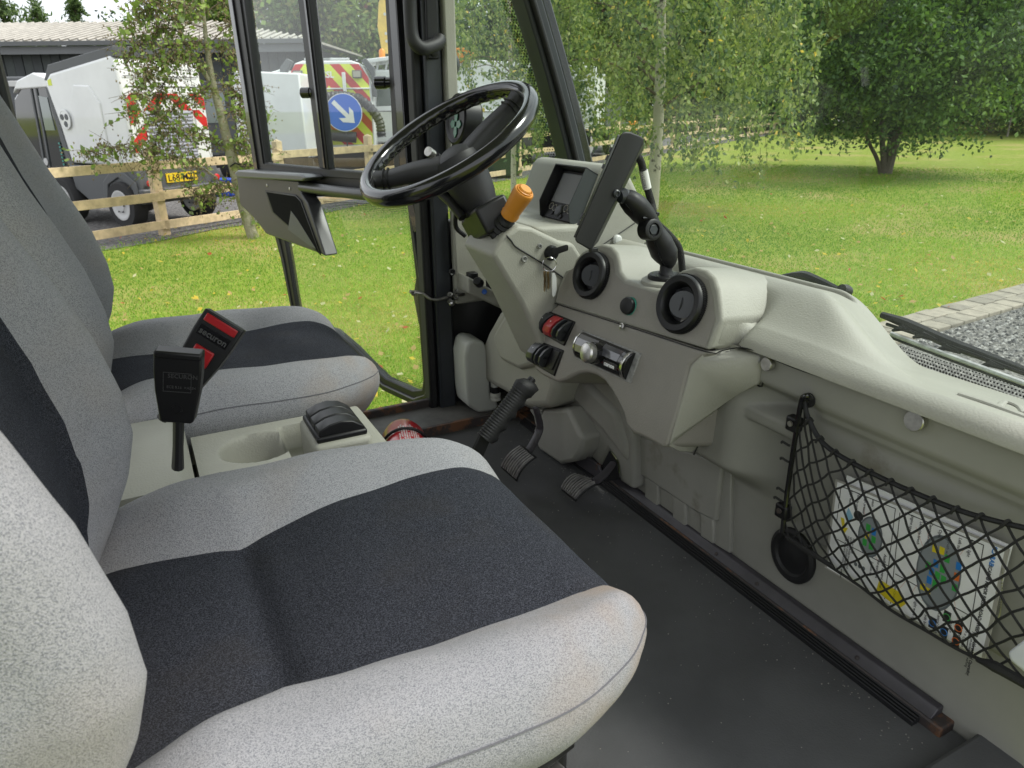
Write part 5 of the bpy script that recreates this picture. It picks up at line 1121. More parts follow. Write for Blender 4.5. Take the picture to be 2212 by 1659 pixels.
# ------------------------------------------------------------------ GROUND
def G(px, py): return at(px, py, Z=GZ)
rg = np.random.default_rng(11)
grassm = mat('lawn_grass', (.115, .165, .022), .9, bump=.6, bscale=60, bdist=.03, spec=.1)
def ramp_mat(m_, stops, scale, detail=6, coord='Object', extra=None):
    nt = m_.node_tree; N = nt.nodes.new; L = nt.links.new; b = nt.nodes['Principled BSDF']
    tc = N('ShaderNodeTexCoord'); nz = N('ShaderNodeTexNoise'); nz.inputs['Scale'].default_value = scale; nz.inputs['Detail'].default_value = detail; nz.inputs['Roughness'].default_value = .62
    L(tc.outputs[coord], nz.inputs[0]); rp = N('ShaderNodeValToRGB'); e = rp.color_ramp.elements
    while len(e) < len(stops): e.new(.5)
    for k_, (p, c) in enumerate(stops): e[k_].position = p; e[k_].color = (*c, 1)
    L(nz.outputs[0], rp.inputs[0]); cur = rp.outputs[0]
    if extra:
        for (sc, lo, hi, c, f_) in extra:
            n2 = N('ShaderNodeTexNoise'); n2.inputs['Scale'].default_value = sc; n2.inputs['Detail'].default_value = 5; L(tc.outputs[coord], n2.inputs[0])
            r2 = N('ShaderNodeMapRange'); r2.inputs[1].default_value = lo; r2.inputs[2].default_value = hi; r2.inputs[4].default_value = f_; L(n2.outputs[0], r2.inputs[0])
            mx = N('ShaderNodeMixRGB'); L(r2.outputs[0], mx.inputs[0]); L(cur, mx.inputs[1]); mx.inputs[2].default_value = (*c, 1); cur = mx.outputs[0]
    L(cur, b.inputs['Base Color'])
ramp_mat(grassm, [(.3, (.145, .195, .03)), (.5, (.20, .25, .042)), (.7, (.26, .30, .058))], 5.5, 8, extra=[(.55, .50, .66, (.32, .27, .10), .85), (26, .55, .72, (.30, .30, .09), .5)])
ground = mesh('ground', [(-150, -60, GZ-.02), (260, -60, GZ-.02), (260, 320, GZ-.02), (-150, 320, GZ-.02)], [[0, 1, 2, 3]], grassm, smooth=False); tag(ground, 'green earth and grass spreading to the horizon', kind='structure')
fa0 = Vector((.36, 12.12, GZ)); fdv = Vector((.85, .52, 0)).normalized(); fnv = Vector((-fdv.y, fdv.x, 0))
gravel = mat('yard_gravel', (.10, .095, .092), .95, bump=1, bscale=28, bdist=.05)
ramp_mat(gravel, [(.3, (.045, .043, .043)), (.5, (.12, .115, .11)), (.72, (.27, .26, .25))], 16, 4)
yb = [fa0+fdv*s+fnv*(-.35+.0*s+.12*math.sin(s*1.7)) for s in lin(-30, 75, 90)]; far = [fa0+fdv*s+fnv*45 for s in lin(75, -30, 30)]
yard = mesh('gravel_yard', [(p.x, p.y, GZ-.010) for p in yb+far], [list(range(120))], gravel, smooth=False); tag(yard, 'grey gravel yard behind the fence where the vehicles park', kind='structure')
# drive: gravel beyond the double row of setts, bottom right
k0, k1 = Vector((5.60, 3.82, GZ)), Vector((7.98, 4.02, GZ)); kd_ = (k1-k0).normalized(); kn_ = Vector((-kd_.y, kd_.x, 0))
dg = mat('drive_gravel', (.17, .165, .16), .95, bump=1, bscale=40, bdist=.04); ramp_mat(dg, [(.32, (.045, .043, .04)), (.5, (.14, .135, .125)), (.68, (.33, .315, .29))], 34, 3)
q0, q1 = k0-kd_*1.9-kn_*.40, k0+kd_*14-kn_*.40
drive = mesh('gravel_drive', [(q0.x, q0.y, GZ-.014), (q1.x, q1.y, GZ-.014), (q1.x+5, q1.y-12, GZ-.014), (q0.x+1, q0.y-12, GZ-.014)], [[0, 1, 2, 3]], dg, smooth=False); tag(drive, 'loose grey gravel drive beside the paved edging', kind='structure')
st = MB()
for _ in range(9000):
    u = rg.random()**1.6*7; v = rg.random()*3.2
    p = k0+kd_*(u-.3)-kn_*(.42+v); s = .010+.016*rg.random(); a = rg.random()*6.28
    vs_ = [p+Vector((math.cos(a+t)*s*(1+.3*rg.random()), math.sin(a+t)*s*.8, -.012)) for t in (0, 2.1, 4.2)]+[p+Vector((0, 0, s*.55-.010))]
    st.add(vs_, [[0, 1, 3], [1, 2, 3], [2, 0, 3]], int(rg.integers(0, 3)))
o = st.build('loose_stones', [mat('stone_dark', (.05, .05, .052), .9), mat('stone_grey', (.18, .175, .17), .9), mat('stone_pale', (.36, .35, .33), .9)], smooth=False); tag(o, 'loose grey stones scattered over the drive gravel', kind='stuff')
# setts
pave = thing('paved_edging', 'double row of worn beige setts between lawn and gravel drive', 'edging', k0)
sett = [mat('sett_%s' % c, col, .85, bump=.5, bscale=60, var=.15, vscale=12) for c, col in (('beige', (.25, .225, .18)), ('buff', (.28, .25, .20)), ('brown', (.205, .185, .15)))]
for c_ in range(-6, 34):
    for r_ in range(2):
        u0 = c_*.205+.10*r_; l_ = .196; w_ = .185; jx = rg.normal()*.003; jz = rg.normal()*.003
        p = k0+kd_*(u0+l_/2+jx)-kn_*(.015+w_/2+r_*.195)+Vector((0, 0, jz-.008)); rz = rg.normal()*.012
        box('sett', p, (l_, w_, .05), sett[int(rg.integers(0, 3))], pave, rot=Matrix.Rotation(math.atan2(kd_.y, kd_.x)+rz, 3, 'Z'), bevel=.008)
# grass blades as one mass
def tris(name, P3, mats, midx, label, kind='stuff', parent=None, cat=None):
    n = len(P3)//3 if P3.ndim == 2 else P3.shape[0]
    me = bpy.data.meshes.new(name); V3 = P3.reshape(-1, 3).astype(np.float32); me.vertices.add(len(V3)); me.vertices.foreach_set('co', V3.ravel())
    nf = len(V3)//3; me.loops.add(nf*3); me.loops.foreach_set('vertex_index', np.arange(nf*3, dtype=np.int32)); me.polygons.add(nf)
    me.polygons.foreach_set('loop_start', np.arange(0, nf*3, 3, dtype=np.int32)); me.polygons.foreach_set('loop_total', np.full(nf, 3, dtype=np.int32))
    for mm in mats: me.materials.append(mm)
    me.polygons.foreach_set('material_index', midx.astype(np.int32)); me.update(calc_edges=True); me.validate()
    o = link(name, me, parent, V3.mean(0) if parent is None else None)
    if parent is None or kind: tag(o, label, cat, kind=kind)
    return o
def leafy(name, col, rough=.6, tr=.35):
    m_ = mat(name, col, rough, spec=.3); nt = m_.node_tree; b = nt.nodes['Principled BSDF']; out = nt.nodes['Material Output']
    t_ = nt.nodes.new('ShaderNodeBsdfTranslucent'); t_.inputs[0].default_value = (col[0]*1.3, col[1]*1.4, col[2]*.8, 1); mx = nt.nodes.new('ShaderNodeMixShader'); mx.inputs[0].default_value = tr
    nt.links.new(b.outputs[0], mx.inputs[1]); nt.links.new(t_.outputs[0], mx.inputs[2]); nt.links.new(mx.outputs[0], out.inputs[0]); return m_
NB = 420000
d_ = 2.6*np.exp(rg.random(NB)*math.log(24/2.6)); az = np.radians(-14+rg.random(NB)*80)
bx_, by_ = d_*np.sin(az), d_*np.cos(az)
rel = (bx_-fa0.x)*fnv.x+(by_-fa0.y)*fnv.y
rk = (bx_-k0.x)*kn_.x+(by_-k0.y)*kn_.y; ak = (bx_-k0.x)*kd_.x+(by_-k0.y)*kd_.y
inside_cab = (bx_ > -1.4) & (bx_ < 1.5) & (by_ < 2.35)
ok = (rel < -.30+.22*rg.standard_normal(NB)) & ((rk > .015) | (ak < -1.85)) & ~inside_cab
bx_, by_, d_ = bx_[ok], by_[ok], d_[ok]; n = len(bx_)
hgt_ = (.012+.014*rg.random(n))*(1+d_*.02); wdt_ = .0016+.00042*d_; an = rg.random(n)*6.28
P = np.zeros((n, 3, 3)); base = np.stack([bx_, by_, np.full(n, GZ-.008)], 1)
sd2 = np.stack([np.cos(an)*wdt_, np.sin(an)*wdt_, np.zeros(n)], 1); lean = np.stack([rg.normal(size=n)*.011, rg.normal(size=n)*.011, hgt_], 1)
P[:, 0] = base-sd2; P[:, 1] = base+sd2; P[:, 2] = base+lean
ptc = np.sin(bx_*.9+1.3*np.sin(by_*.6))+np.sin(by_*1.1+bx_*.35)+rg.normal(size=n)*.9
mi = np.where(ptc < -.8, 0, np.where(ptc < .7, 1, np.where(ptc < 2.0, 2, 3)))
tris('lawn', P, [leafy('grass_deep', (0.106, 0.218, 0.025)), leafy('grass_mid', (0.170, 0.307, 0.033)), leafy('grass_light', (0.248, 0.389, 0.050)), leafy('grass_dry', (0.444, 0.365, 0.108))], mi, 'short mown lawn with pale dry patches outside the cab')
NL = 2600
d_ = 3.2*np.exp(rg.random(NL)*math.log(30/3.2)); az = np.radians(-12+rg.random(NL)*78); X_, Y_ = d_*np.sin(az), d_*np.cos(az); rel = (X_-fa0.x)*fnv.x+(Y_-fa0.y)*fnv.y; rk = (X_-k0.x)*kn_.x+(Y_-k0.y)*kn_.y
ok = (rel < .3) & (rk > -.1) & ~((X_ < 1.5) & (Y_ < 2.4)); X_, Y_ = X_[ok], Y_[ok]; n = len(X_); s = .016+.022*rg.random(n); an = rg.random(n)*6.28
c = np.stack([X_, Y_, np.full(n, GZ+.016)], 1); u = np.stack([np.cos(an), np.sin(an), rg.normal(size=n)*.35], 1)*s[:, None]; v = np.stack([-np.sin(an), np.cos(an), rg.normal(size=n)*.35], 1)*s[:, None]*.7
P = np.stack([np.stack([c-u, c+v, c+u], 1), np.stack([c-u, c+u, c-v], 1)], 1).reshape(-1, 3, 3)
tris('fallen_leaves', P, [leafy('leaf_yellow', (.48, .36, .04)), leafy('leaf_tan', (.36, .25, .10)), leafy('leaf_pale', (.45, .43, .25)), leafy('leaf_red', (.36, .08, .03))], np.repeat(rg.choice(4, n, p=[.3, .32, .33, .05]), 2), 'fallen yellow and brown leaves scattered over the lawn')

# ------------------------------------------------------------------ FENCE
fence = thing('post_and_rail_fence', 'post and rail fence of new pale timber across the lawn edge', 'fence', fa0)
wood = [mat('fence_wood_%s' % a, c, .75, bump=.3, bscale=40, var=.18, vscale=9, wear=((.34, .25, .14), 5, .6, .1)) for a, c in (('fresh', (.50, .385, .23)), ('pale', (.55, .43, .27)))]
ss = [-7.2, -4.8, -2.4, 0, 2.33, 4.65, 7.5, 10.5, 14.0, 17.0, 20, 22.6, 25.6, 28.6, 31.5, 34.5, 37.5, 40.5, 44]
rotf = Matrix.Rotation(math.atan2(fdv.y, fdv.x), 3, 'Z')
for s in ss:
    p = fa0+fdv*s; h = 1.24; lx = rg.normal()*.012
    mb = MB(); r2 = rotf@Matrix.Rotation(lx, 3, 'Y'); w = .062
    A = [p+rotf@Vector((a*w, b*w, -.1)) for a, b in ((-1, -1), (1, -1), (1, 1), (-1, 1))]; B = [p+rotf@Vector((a*w+lx*h, b*w, h-.02)) for a, b in ((-1, -1), (1, -1), (1, 1), (-1, 1))]
    ap_ = p+rotf@Vector((lx*h, 0, h+.02)); mb.add(A+B+[ap_], [[0, 1, 5, 4], [1, 2, 6, 5], [2, 3, 7, 6], [3, 0, 4, 7], [4, 5, 8], [5, 6, 8], [6, 7, 8], [7, 4, 8]]); mb.build('post', wood[0], fence, bevel=.004)
for a, b in zip(ss, ss[1:]):
    for h in (1.0, .565, .145):
        j0, j1 = rg.normal(2)*.0 if False else rg.normal(size=2)*.012
        A = fa0+fdv*(a-.04)+fnv*(-.085)+Vector((0, 0, h+j0)); B = fa0+fdv*(b+.04)+fnv*(-.085)+Vector((0, 0, h+j1))
        dx = Vector((0, 0, .062)); dy = fnv*.018
        prism('rail', [A-dx-dy, A+dx-dy, A+dx+dy, A-dx+dy], [B-dx-dy, B+dx-dy, B+dx+dy, B-dx+dy], wood[int(rg.integers(0, 2))], fence, bevel=.003)
for s, h in ((3.5, .8),):
    pass

# ------------------------------------------------------------------ TREES
def leaves(name, C3, size, mats, parent, probs=None, droop=.0, asp=.65, label=None, up=.3, kind=None, pick=None):
    n = len(C3); s = size*(.6+.8*rg.random(n)); u = rg.normal(size=(n, 3)); u[:, 2] -= droop; u /= np.linalg.norm(u, axis=1)[:, None]
    w = rg.normal(size=(n, 3)); w[:, 2] *= .5; w -= u*(w*u).sum(1)[:, None]; w /= np.linalg.norm(w, axis=1)[:, None]
    u = u*s[:, None]; w = w*(s*asp)[:, None]
    P = np.stack([np.stack([C3-u*.2, C3+u*.35+w*.6, C3+u*1.1], 1), np.stack([C3-u*.2, C3+u*1.1, C3+u*.35-w*.6], 1)], 1).reshape(-1, 3, 3)
    mi = np.repeat(rg.choice(len(mats), n, p=probs) if pick is None else pick, 2); return tris(name, P, mats, mi, label, kind, parent)
def trunk(name, pts, r, m_, parent, n=12, **k): return tube(name, pts, r, m_, parent, n=n, smooth=6, **k)
bark_b = mat('birch_bark', (.42, .39, .31), .8, bump=.6, bscale=20, wear=((.06, .05, .04), 7, .58, .04), bdist=.02)
bark_g = mat('mossy_bark', (.26, .25, .17), .9, bump=1, bscale=30, bdist=.02, wear=((.17, .20, .05), 6, .52, .12))
bark_p = mat('pale_bark', (.25, .22, .18), .85, bump=.6, bscale=25, bdist=.02, wear=((.12, .10, .07), 9, .5, .1))
twigm = mat('twig', (.11, .085, .055), .85)
gB = [leafy('birch_leaf_a', (0.142, 0.198, 0.074)), leafy('birch_leaf_b', (0.233, 0.293, 0.100)), leafy('birch_leaf_c', (0.334, 0.369, 0.149)), leafy('birch_leaf_dark', (0.066, 0.116, 0.055)), leafy('birch_leaf_yellow', (0.688, 0.491, 0.125))]
gD = [leafy('dark_leaf_a', (0.065, 0.121, 0.039)), leafy('dark_leaf_b', (0.113, 0.195, 0.055)), leafy('dark_leaf_c', (0.186, 0.282, 0.078)), leafy('dark_leaf_d', (0.022, 0.048, 0.018), tr=.15)]
gA = [leafy('alder_leaf_a', (0.174, 0.255, 0.064)), leafy('alder_leaf_b', (0.253, 0.341, 0.087)), leafy('alder_leaf_c', (0.136, 0.188, 0.076))]
cone_m = mat('alder_cone', (.15, .12, .06), .9)
# weeping birch in front of the fence
def weeping(name, base, H, Rc, zlow, nstr, label, leaf=.05, per=90, trad=.09, tm=None, lx=0, cut=None, group=None):
    t = thing(name, label, 'tree', base, group)
    tip = base+Vector((lx, 0, H)); pts = [base+Vector((0, 0, -.1)), base+Vector((.02, 0, H*.3)), base+Vector((-.03+lx*.5, .04, H*.6)), tip]
    trunk('trunk', pts, [trad*1.3, trad, trad*.75, trad*.3], tm or bark_b, t)
    allc = []
    sp = spline(pts, 10)
    for b_ in range(16):
        f_ = .30+.62*b_/16; p0 = sp[int(f_*(len(sp)-1))]; a = rg.random()*6.28; L_ = Rc*(1.05-.55*f_)*(.8+.4*rg.random())
        dr = Vector((math.cos(a), math.sin(a), .55)); p1 = p0+dr*L_*.5; p2 = p0+Vector((math.cos(a)*L_, math.sin(a)*L_, L_*.25))
        tube('branch', [p0, p1, p2], [trad*.32, trad*.18, .008], twigm, t, n=6, smooth=4)
    tw = MB()
    for k_ in range(nstr):
        r_ = Rc*math.sqrt(rg.random()); a = rg.random()*6.28; top = zlow+(H*1.02-zlow)*(rg.random()**.8)*(1-.45*(r_/Rc)**2)
        ln = .5+1.3*rg.random(); ln = min(ln, max(.25, top-zlow*(.6+.8*rg.random())))
        c0 = np.array([base.x+lx*.6+math.cos(a)*r_, base.y+math.sin(a)*r_, base.z+top]); m = int(per*ln/1.3*(.7+.6*rg.random())); tt = rg.random(m)
        sway = rg.normal(size=2)*.18
        c = c0+np.stack([sway[0]*tt**1.5+rg.normal(size=m)*.045, sway[1]*tt**1.5+rg.normal(size=m)*.045, -ln*tt+rg.normal(size=m)*.02], 1)
        if cut: c = c[cut(c)]
        allc.append(c)
        if k_ % 3 == 0:
            e = c0+np.array([sway[0], sway[1], -ln]); mid_ = (c0+e)/2-np.array([sway[0]*.2, sway[1]*.2, 0]); tw.tube([c0, mid_, e], .0035, n=3)
    q = tw.build('hanging_twigs', twigm, t); q['kind'] = 'stuff'
    leaves('crown', np.concatenate(allc), leaf, gB, t, [.34, .33, .14, .178, .012], droop=1.2)
    return t
BB = G(1408, 452)
weeping('birch_tree', BB, 6.2, 2.55, .95, 560, 'weeping birch with white trunk and light green leaves behind the monitor', leaf=.060, per=72)
weeping('young_birch', Vector((6.7, 12.9, GZ)), 5.2, 1.6, 1.7, 150, 'smaller young birch with sparse leaves seen through the quarter window', leaf=.058, per=55, trad=.045)
# thin alder with cones, left, with a stake
AB = G(547, 512)
al = thing('alder_tree', 'sparse young alder with dark cones and a pale mossy trunk in front of the fence', 'tree', AB)
def A3(px, py, dy=0): return at(px, py, P=(AB+Vector((0, dy, 0)), (0, 1, 0)))
ap1 = [A3(548, 515), A3(524, 440), A3(500, 340), A3(478, 250), A3(460, 180), A3(447, 100), A3(440, 30), A3(432, -60)]
trunk('trunk', ap1, [.085, .075, .068, .058, .045, .032, .022, .012], bark_g, al, n=14)
ap2 = [A3(470, 200), A3(440, 155), A3(410, 110), A3(392, 70), A3(385, 20), A3(395, -50)]
trunk('trunk', ap2, [.035, .03, .026, .022, .018, .012], bark_g, al)
br = [([(470, 385), (420, 352), (370, 335), (300, 320), (230, 318), (180, 335)], .016), ([(462, 185), (420, 130), (370, 125), (330, 150), (300, 200), (290, 260)], .013), ([(446, 110), (480, 100), (520, 130), (540, 200), (545, 260)], .012), ([(500, 340), (455, 300), (400, 280), (350, 290)], .012), ([(440, 40), (400, 10), (350, 0), (300, 30), (270, 80)], .012),
      ([(392, 70), (350, 60), (310, 90), (270, 130)], .010), ([(478, 250), (520, 240), (550, 290), (555, 350)], .011), ([(385, 20), (330, -10), (290, -20)], .01), ([(460, 180), (430, 200), (380, 230), (340, 290), (330, 370)], .009), ([(447, 100), (500, 50), (540, 40)], .01), ([(440, 30), (500, -10), (540, -20)], .01), ([(410, 110), (360, 170), (340, 220), (330, 260)], .008), ([(524, 430), (480, 400), (440, 420), (400, 400)], .008), ([(460, 180), (500, 190), (530, 230), (540, 300)], .008), ([(440, 60), (380, 40), (300, -10)], .009), ([(524, 430), (550, 440), (560, 470)], .006), ([(500, 330), (520, 300), (550, 330)], .006), ([(447, 100), (420, 90), (360, 100), (300, 160)], .008), ([(500, 340), (540, 370), (556, 400)], .008)]
cpts, cones = [], []
for pts, r_ in br:
    dy = rg.normal()*.35; P_ = [A3(a, b, dy*(i/len(pts))) for i, (a, b) in enumerate(pts)]
    tube('branch', P_, [r_, r_*.7, r_*.35], twigm if r_ < .012 else bark_g, al, n=7, smooth=4)
    sp = spline(P_, 9)
    for p in sp[6:]:
        for _ in range(5):
            dr = Vector((rg.normal(), rg.normal()*1.2, -.5+rg.normal()*.8)).normalized(); L_ = .12+.34*rg.random(); e = p+dr*L_
            if rg.random() < .5: tube('twig', [p, p+dr*L_*.5+Vector((0, 0, .02)), e], [.0035, .002], twigm, al, n=4)
            m = 5
            for k_ in range(m):
                q = p+dr*L_*rg.random()
                if rg.random() < .34: cpts.append(np.array(q)+rg.normal(size=3)*.05)
                else: cones.append(q+Vector(rg.normal(size=3))*.028)
leaves('foliage', np.array(cpts), .052, gA, al, [.4, .4, .2], asp=.85)
cn = MB()
for q in cones: s = .009+.006*rg.random(); cn.add([q+Vector((s, 0, 0)), q+Vector((-s*.5, s*.87, 0)), q+Vector((-s*.5, -s*.87, 0)), q+Vector((0, 0, s*1.3)), q-Vector((0, 0, s*1.3))], [[0, 1, 3], [1, 2, 3], [2, 0, 3], [1, 0, 4], [2, 1, 4], [0, 2, 4]])
q = cn.build('cones', cone_m, al); q['kind'] = 'stuff'
sk = thing('tree_stake', 'green weathered round stake tied to the alder trunk', 'stake', G(556, 512))
s0 = G(556, 512); tube('stake', [s0+Vector((0, 0, -.1)), A3(532, 425), A3(505, 325)], .032, mat('green_stake', (.20, .215, .07), .85, bump=.4, bscale=40, var=.2, vscale=10), sk, n=10)
tube('rubber_tie', [A3(497, 360, -.08), A3(508, 352, -.10), A3(518, 356, -.06)], .012, rubber, sk, n=6)
# big multi-stemmed tree on the right
def round_tree(name, base, Rc, z0, H, ncl, per, label, mats, probs, leaf, stems, bark, group=None, flat=.8, trad=.12, nm='crown', core=True, tone=None, spread=None):
    t = thing(name, label, 'tree', base, group)
    for (dx, dy, r_) in stems:
        trunk('trunk', [base+Vector((dx*.05, dy*.05, -.15)), base+Vector((dx*.25, dy*.25, z0*.5)), base+Vector((dx*.7, dy*.7, z0+.5)), base+Vector((dx*1.4, dy*1.4, z0+(H-z0)*.5))], [r_*1.15, r_, r_*.8, r_*.35], bark, t, n=10)
    cs, pk = [], []
    zc = (z0+H)/2; hz = (H-z0)/2
    for k_ in range(ncl):
        v = rg.normal(size=3); v /= np.linalg.norm(v); rr = (.35+.65*rg.random()**.6)*(1+.14*math.sin(v[0]*5+k_)*1)
        c = np.array([base.x+v[0]*Rc*rr, base.y+v[1]*Rc*rr, base.z+zc+v[2]*hz*rr])
        m = int(per*(.6+.8*rg.random())); sp_ = (spread or Rc*.13)
        w = rg.normal(size=(m, 3))*np.array([sp_, sp_, sp_*.5]); w[:, 2] -= .25*(w[:, 0]**2+w[:, 1]**2)/sp_
        cs.append(c+w); main = rg.choice(len(mats), p=probs); pk.append(np.where(rg.random(m) < .62, main, rg.choice(len(mats), m, p=probs)))
    c = np.concatenate(cs); pk = np.concatenate(pk); k_ = c[:, 2] > base.z+z0*.62; c = c[k_]
    leaves(nm, c, leaf, mats, t, probs, droop=.3, pick=pk[k_])
    return t
round_tree('spreading_tree', G(1912, 374), 3.45, .72, 6.6, 620, 110, 'broad dark green multi-stemmed tree standing alone on the lawn at right', gD, [.33, .35, .17, .15], .085, [(-.5, .1, .075), (.25, -.1, .13), (.7, .5, .09), (-1.0, .5, .05)], mat('brown_bark', (.11, .09, .07), .9, bump=.8, bscale=25, bdist=.02), spread=.30)
# background trees in a belt behind the lawn
belt = [(1640, 56, 4.8, 10.6, 'mid', 0), (1700, 52, 4.5, 10.5, 'dark', 1), (1780, 61, 6.6, 15.8, 'dark', 0), (1880, 58, 5.9, 15.7, 'dark', 0), (1985, 64, 6.6, 15.9, 'dark', 0), (2070, 56, 5.6, 13.3, 'mid', 0), (2150, 52, 5.4, 12.0, 'mid', 0), (2250, 52, 5.9, 13.2, 'dark', 0), (1560, 50, 5, 11, 'dark', 0), (1440, 52, 5.5, 12, 'mid', 0), (1320, 52, 5.5, 12, 'dark', 0), (1200, 54, 5.5, 12, 'mid', 0), (1080, 55, 5.5, 13, 'dark', 0), (2330, 52, 6.6, 14.8, 'dark', 0), (2450, 52, 7.3, 16.5, 'mid', 0)]
labs = ['left of the spreading tree', 'just beyond the birch', 'behind the spreading tree, left part', 'directly behind the spreading tree', 'behind the spreading tree, right part', 'right of the spreading tree', 'at the right edge of the view', 'beyond the right edge', 'seen through the birch on its right', 'seen through the birch trunk gap', 'seen through the birch on its left', 'right of the windscreen pillar', 'behind the quarter window', 'far outside right', 'farthest outside right']
gM = [leafy('mid_leaf_a', (0.105, 0.165, 0.042)), leafy('mid_leaf_b', (0.165, 0.232, 0.060)), leafy('mid_leaf_c', (0.240, 0.255, 0.075)), leafy('mid_leaf_red', (0.135, 0.045, 0.045))]
hz_dir = lambda px: Vector(((at(px, 233, P=((0, 1000, .95), (0, 1, 0)))-CAM).x, (at(px, 233, P=((0, 1000, .95), (0, 1, 0)))-CAM).y, 0)).normalized() if px < 3000 else None
def gp(px, d):
    v = cr*(px-CX_)-cu*(233-CY_)+cf*F_; v = Vector((v.x, v.y, 0)).normalized(); return Vector((v.x*d, v.y*d, GZ))
for (px, d, Rc, H, kd2, low_), lb in zip(belt, labs):
    dark = kd2 == 'dark'
    round_tree('background_tree', gp(px, d), Rc, .2, H, 230, 85, ('dark green leafy tree ' if dark else 'yellowish green leafy tree ')+lb, gD if dark else gM, [.38, .32, .1, .2] if dark else [.42, .35, .15, .08], .21, [(0, 0, .2), (.6, .3, .12)], bark_p, 'trees at the back of the lawn', spread=.75)
round_tree('background_shrub', gp(2190, 46), 3.4, .1, 6.0, 160, 80, 'pale silvery green shrub low at the right edge of the lawn', gM, [.5, .3, .17, .03], .09, [(0, 0, .05)], bark_p, spread=.4)
# far hedge band that closes the view under the crowns
hd2 = []
for px in range(1180, 2560, 6):
    d = 64+3*math.sin(px*.01); c = gp(px, d); m = 60; w = rg.normal(size=(m, 3))*np.array([.8, .8, .0]); w[:, 2] = rg.random(m)*4.6
    hd2.append(np.array(c)+w)
leaves('hedge', np.concatenate(hd2), .3, gD, None, [.4, .2, .05, .35], label='dark hedge mass closing the lawn under the trees', kind='stuff')
# ------------------------------------------------------------------ BARN
fh = Vector((cf.x, cf.y, 0)).normalized(); rh = Vector((fh.y, -fh.x, 0))
BD = 30.0
def BP(t, d, z): return Vector((rh.x*t+fh.x*(BD+d), rh.y*t+fh.y*(BD+d), GZ+z))
bt = lambda px: (px-CX_)/1664*BD
barn = thing('barn', 'long dark clad barn with ribbed grey roof behind the parked vehicles', 'barn', BP(bt(300), 0, 0))
clad = [mat('dark_cladding_%s' % a, c, .6, bump=.2, bscale=12, var=.12, vscale=3) for a, c in (('slate', (.030, .036, .038)), ('green', (.036, .044, .043)))]
xL, xR, xd0, xd1 = bt(-420), bt(672), bt(-10), bt(112)
zg = 4.0
t = xL; i = 0
while t < xR:
    w = .36
    if t+w > xd0 and t < xd1: z0_ = 2.75
    else: z0_ = 0
    prism('cladding_board', [BP(t+.012, .02*(i % 2), z0_), BP(t+w-.012, .02*(i % 2), z0_), BP(t+w-.012, .02*(i % 2), zg-.15), BP(t+.012, .02*(i % 2), zg-.15)], [BP(t+.012, .12, z0_), BP(t+w-.012, .12, z0_), BP(t+w-.012, .12, zg-.15), BP(t+.012, .12, zg-.15)], clad[i % 2], barn); t += w; i += 1
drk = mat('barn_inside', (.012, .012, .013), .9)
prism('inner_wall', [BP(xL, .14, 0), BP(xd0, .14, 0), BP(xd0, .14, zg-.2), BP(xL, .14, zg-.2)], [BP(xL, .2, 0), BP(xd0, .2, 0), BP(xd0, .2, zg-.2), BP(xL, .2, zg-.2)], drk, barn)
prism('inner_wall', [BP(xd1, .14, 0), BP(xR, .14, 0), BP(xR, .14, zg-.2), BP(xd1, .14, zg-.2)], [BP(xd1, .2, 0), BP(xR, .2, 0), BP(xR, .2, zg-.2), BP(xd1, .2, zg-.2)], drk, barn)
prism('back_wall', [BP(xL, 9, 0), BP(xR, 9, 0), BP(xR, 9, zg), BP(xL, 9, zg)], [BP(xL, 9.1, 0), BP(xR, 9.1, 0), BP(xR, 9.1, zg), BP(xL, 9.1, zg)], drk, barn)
prism('end_wall', [BP(xR, 0.02, 0), BP(xR, 9, 0), BP(xR, 9, zg-.1), BP(xR, 0.02, zg-.1)], [BP(xR+.08, .02, 0), BP(xR+.08, 9, 0), BP(xR+.08, 9, zg-.1), BP(xR+.08, .02, zg-.1)], clad[0], barn)
whm = mat('pale_roller_box', (.42, .42, .42), .5)
prism('door_lintel', [BP(xd0, -.05, 2.72), BP(xd1, -.05, 2.72), BP(xd1, -.05, 2.86), BP(xd0, -.05, 2.86)], [BP(xd0, .02, 2.72), BP(xd1, .02, 2.72), BP(xd1, .02, 2.86), BP(xd0, .02, 2.86)], whm, barn)
prism('door_frame_post', [BP(bt(48), .3, 0), BP(bt(60), .3, 0), BP(bt(60), .3, 2.75), BP(bt(48), .3, 2.75)], [BP(bt(48), .4, 0), BP(bt(60), .4, 0), BP(bt(60), .4, 2.75), BP(bt(48), .4, 2.75)], clad[0], barn)
roofm = mat('ribbed_roof_sheet', (.33, .315, .28), .6, var=.12, vscale=2, wear=((.24, .22, .18), 1.5, .6, .1)); gut = mat('grey_gutter', (.13, .135, .14), .45)
zr = 5.25; hx_ = 5.6
Rf = [BP(xL, -.5, zg+.12), BP(xR+.5, -.5, zg+.12), BP(xR-hx_+.5, 5.0, zr), BP(xL, 5.0, zr)]
prism('roof', Rf, off(Rf, (0, 0, -.08)), roofm, barn, smooth=False)
Rh = [BP(xR+.5, -.5, zg+.12), BP(xR+.5, 9.5, zg+.12), BP(xR-hx_+.5, 5.0, zr)]; prism('roof_hip', Rh, off(Rh, (0, 0, -.08)), roofm, barn, smooth=False)
rib = MB(); t = xL
while t < xR+.5:
    f_ = min(1, (xR+.5-t)/hx_); top = BP(t, -.5+5.5*f_, zg+.12+(zr-zg-.12)*f_+.035); bot = BP(t, -.52, zg+.155); rib.tube([bot, top], .045, n=4); t += .34
q = rib.build('roof_ribs', roofm, barn, smooth=False); q['kind'] = 'stuff'
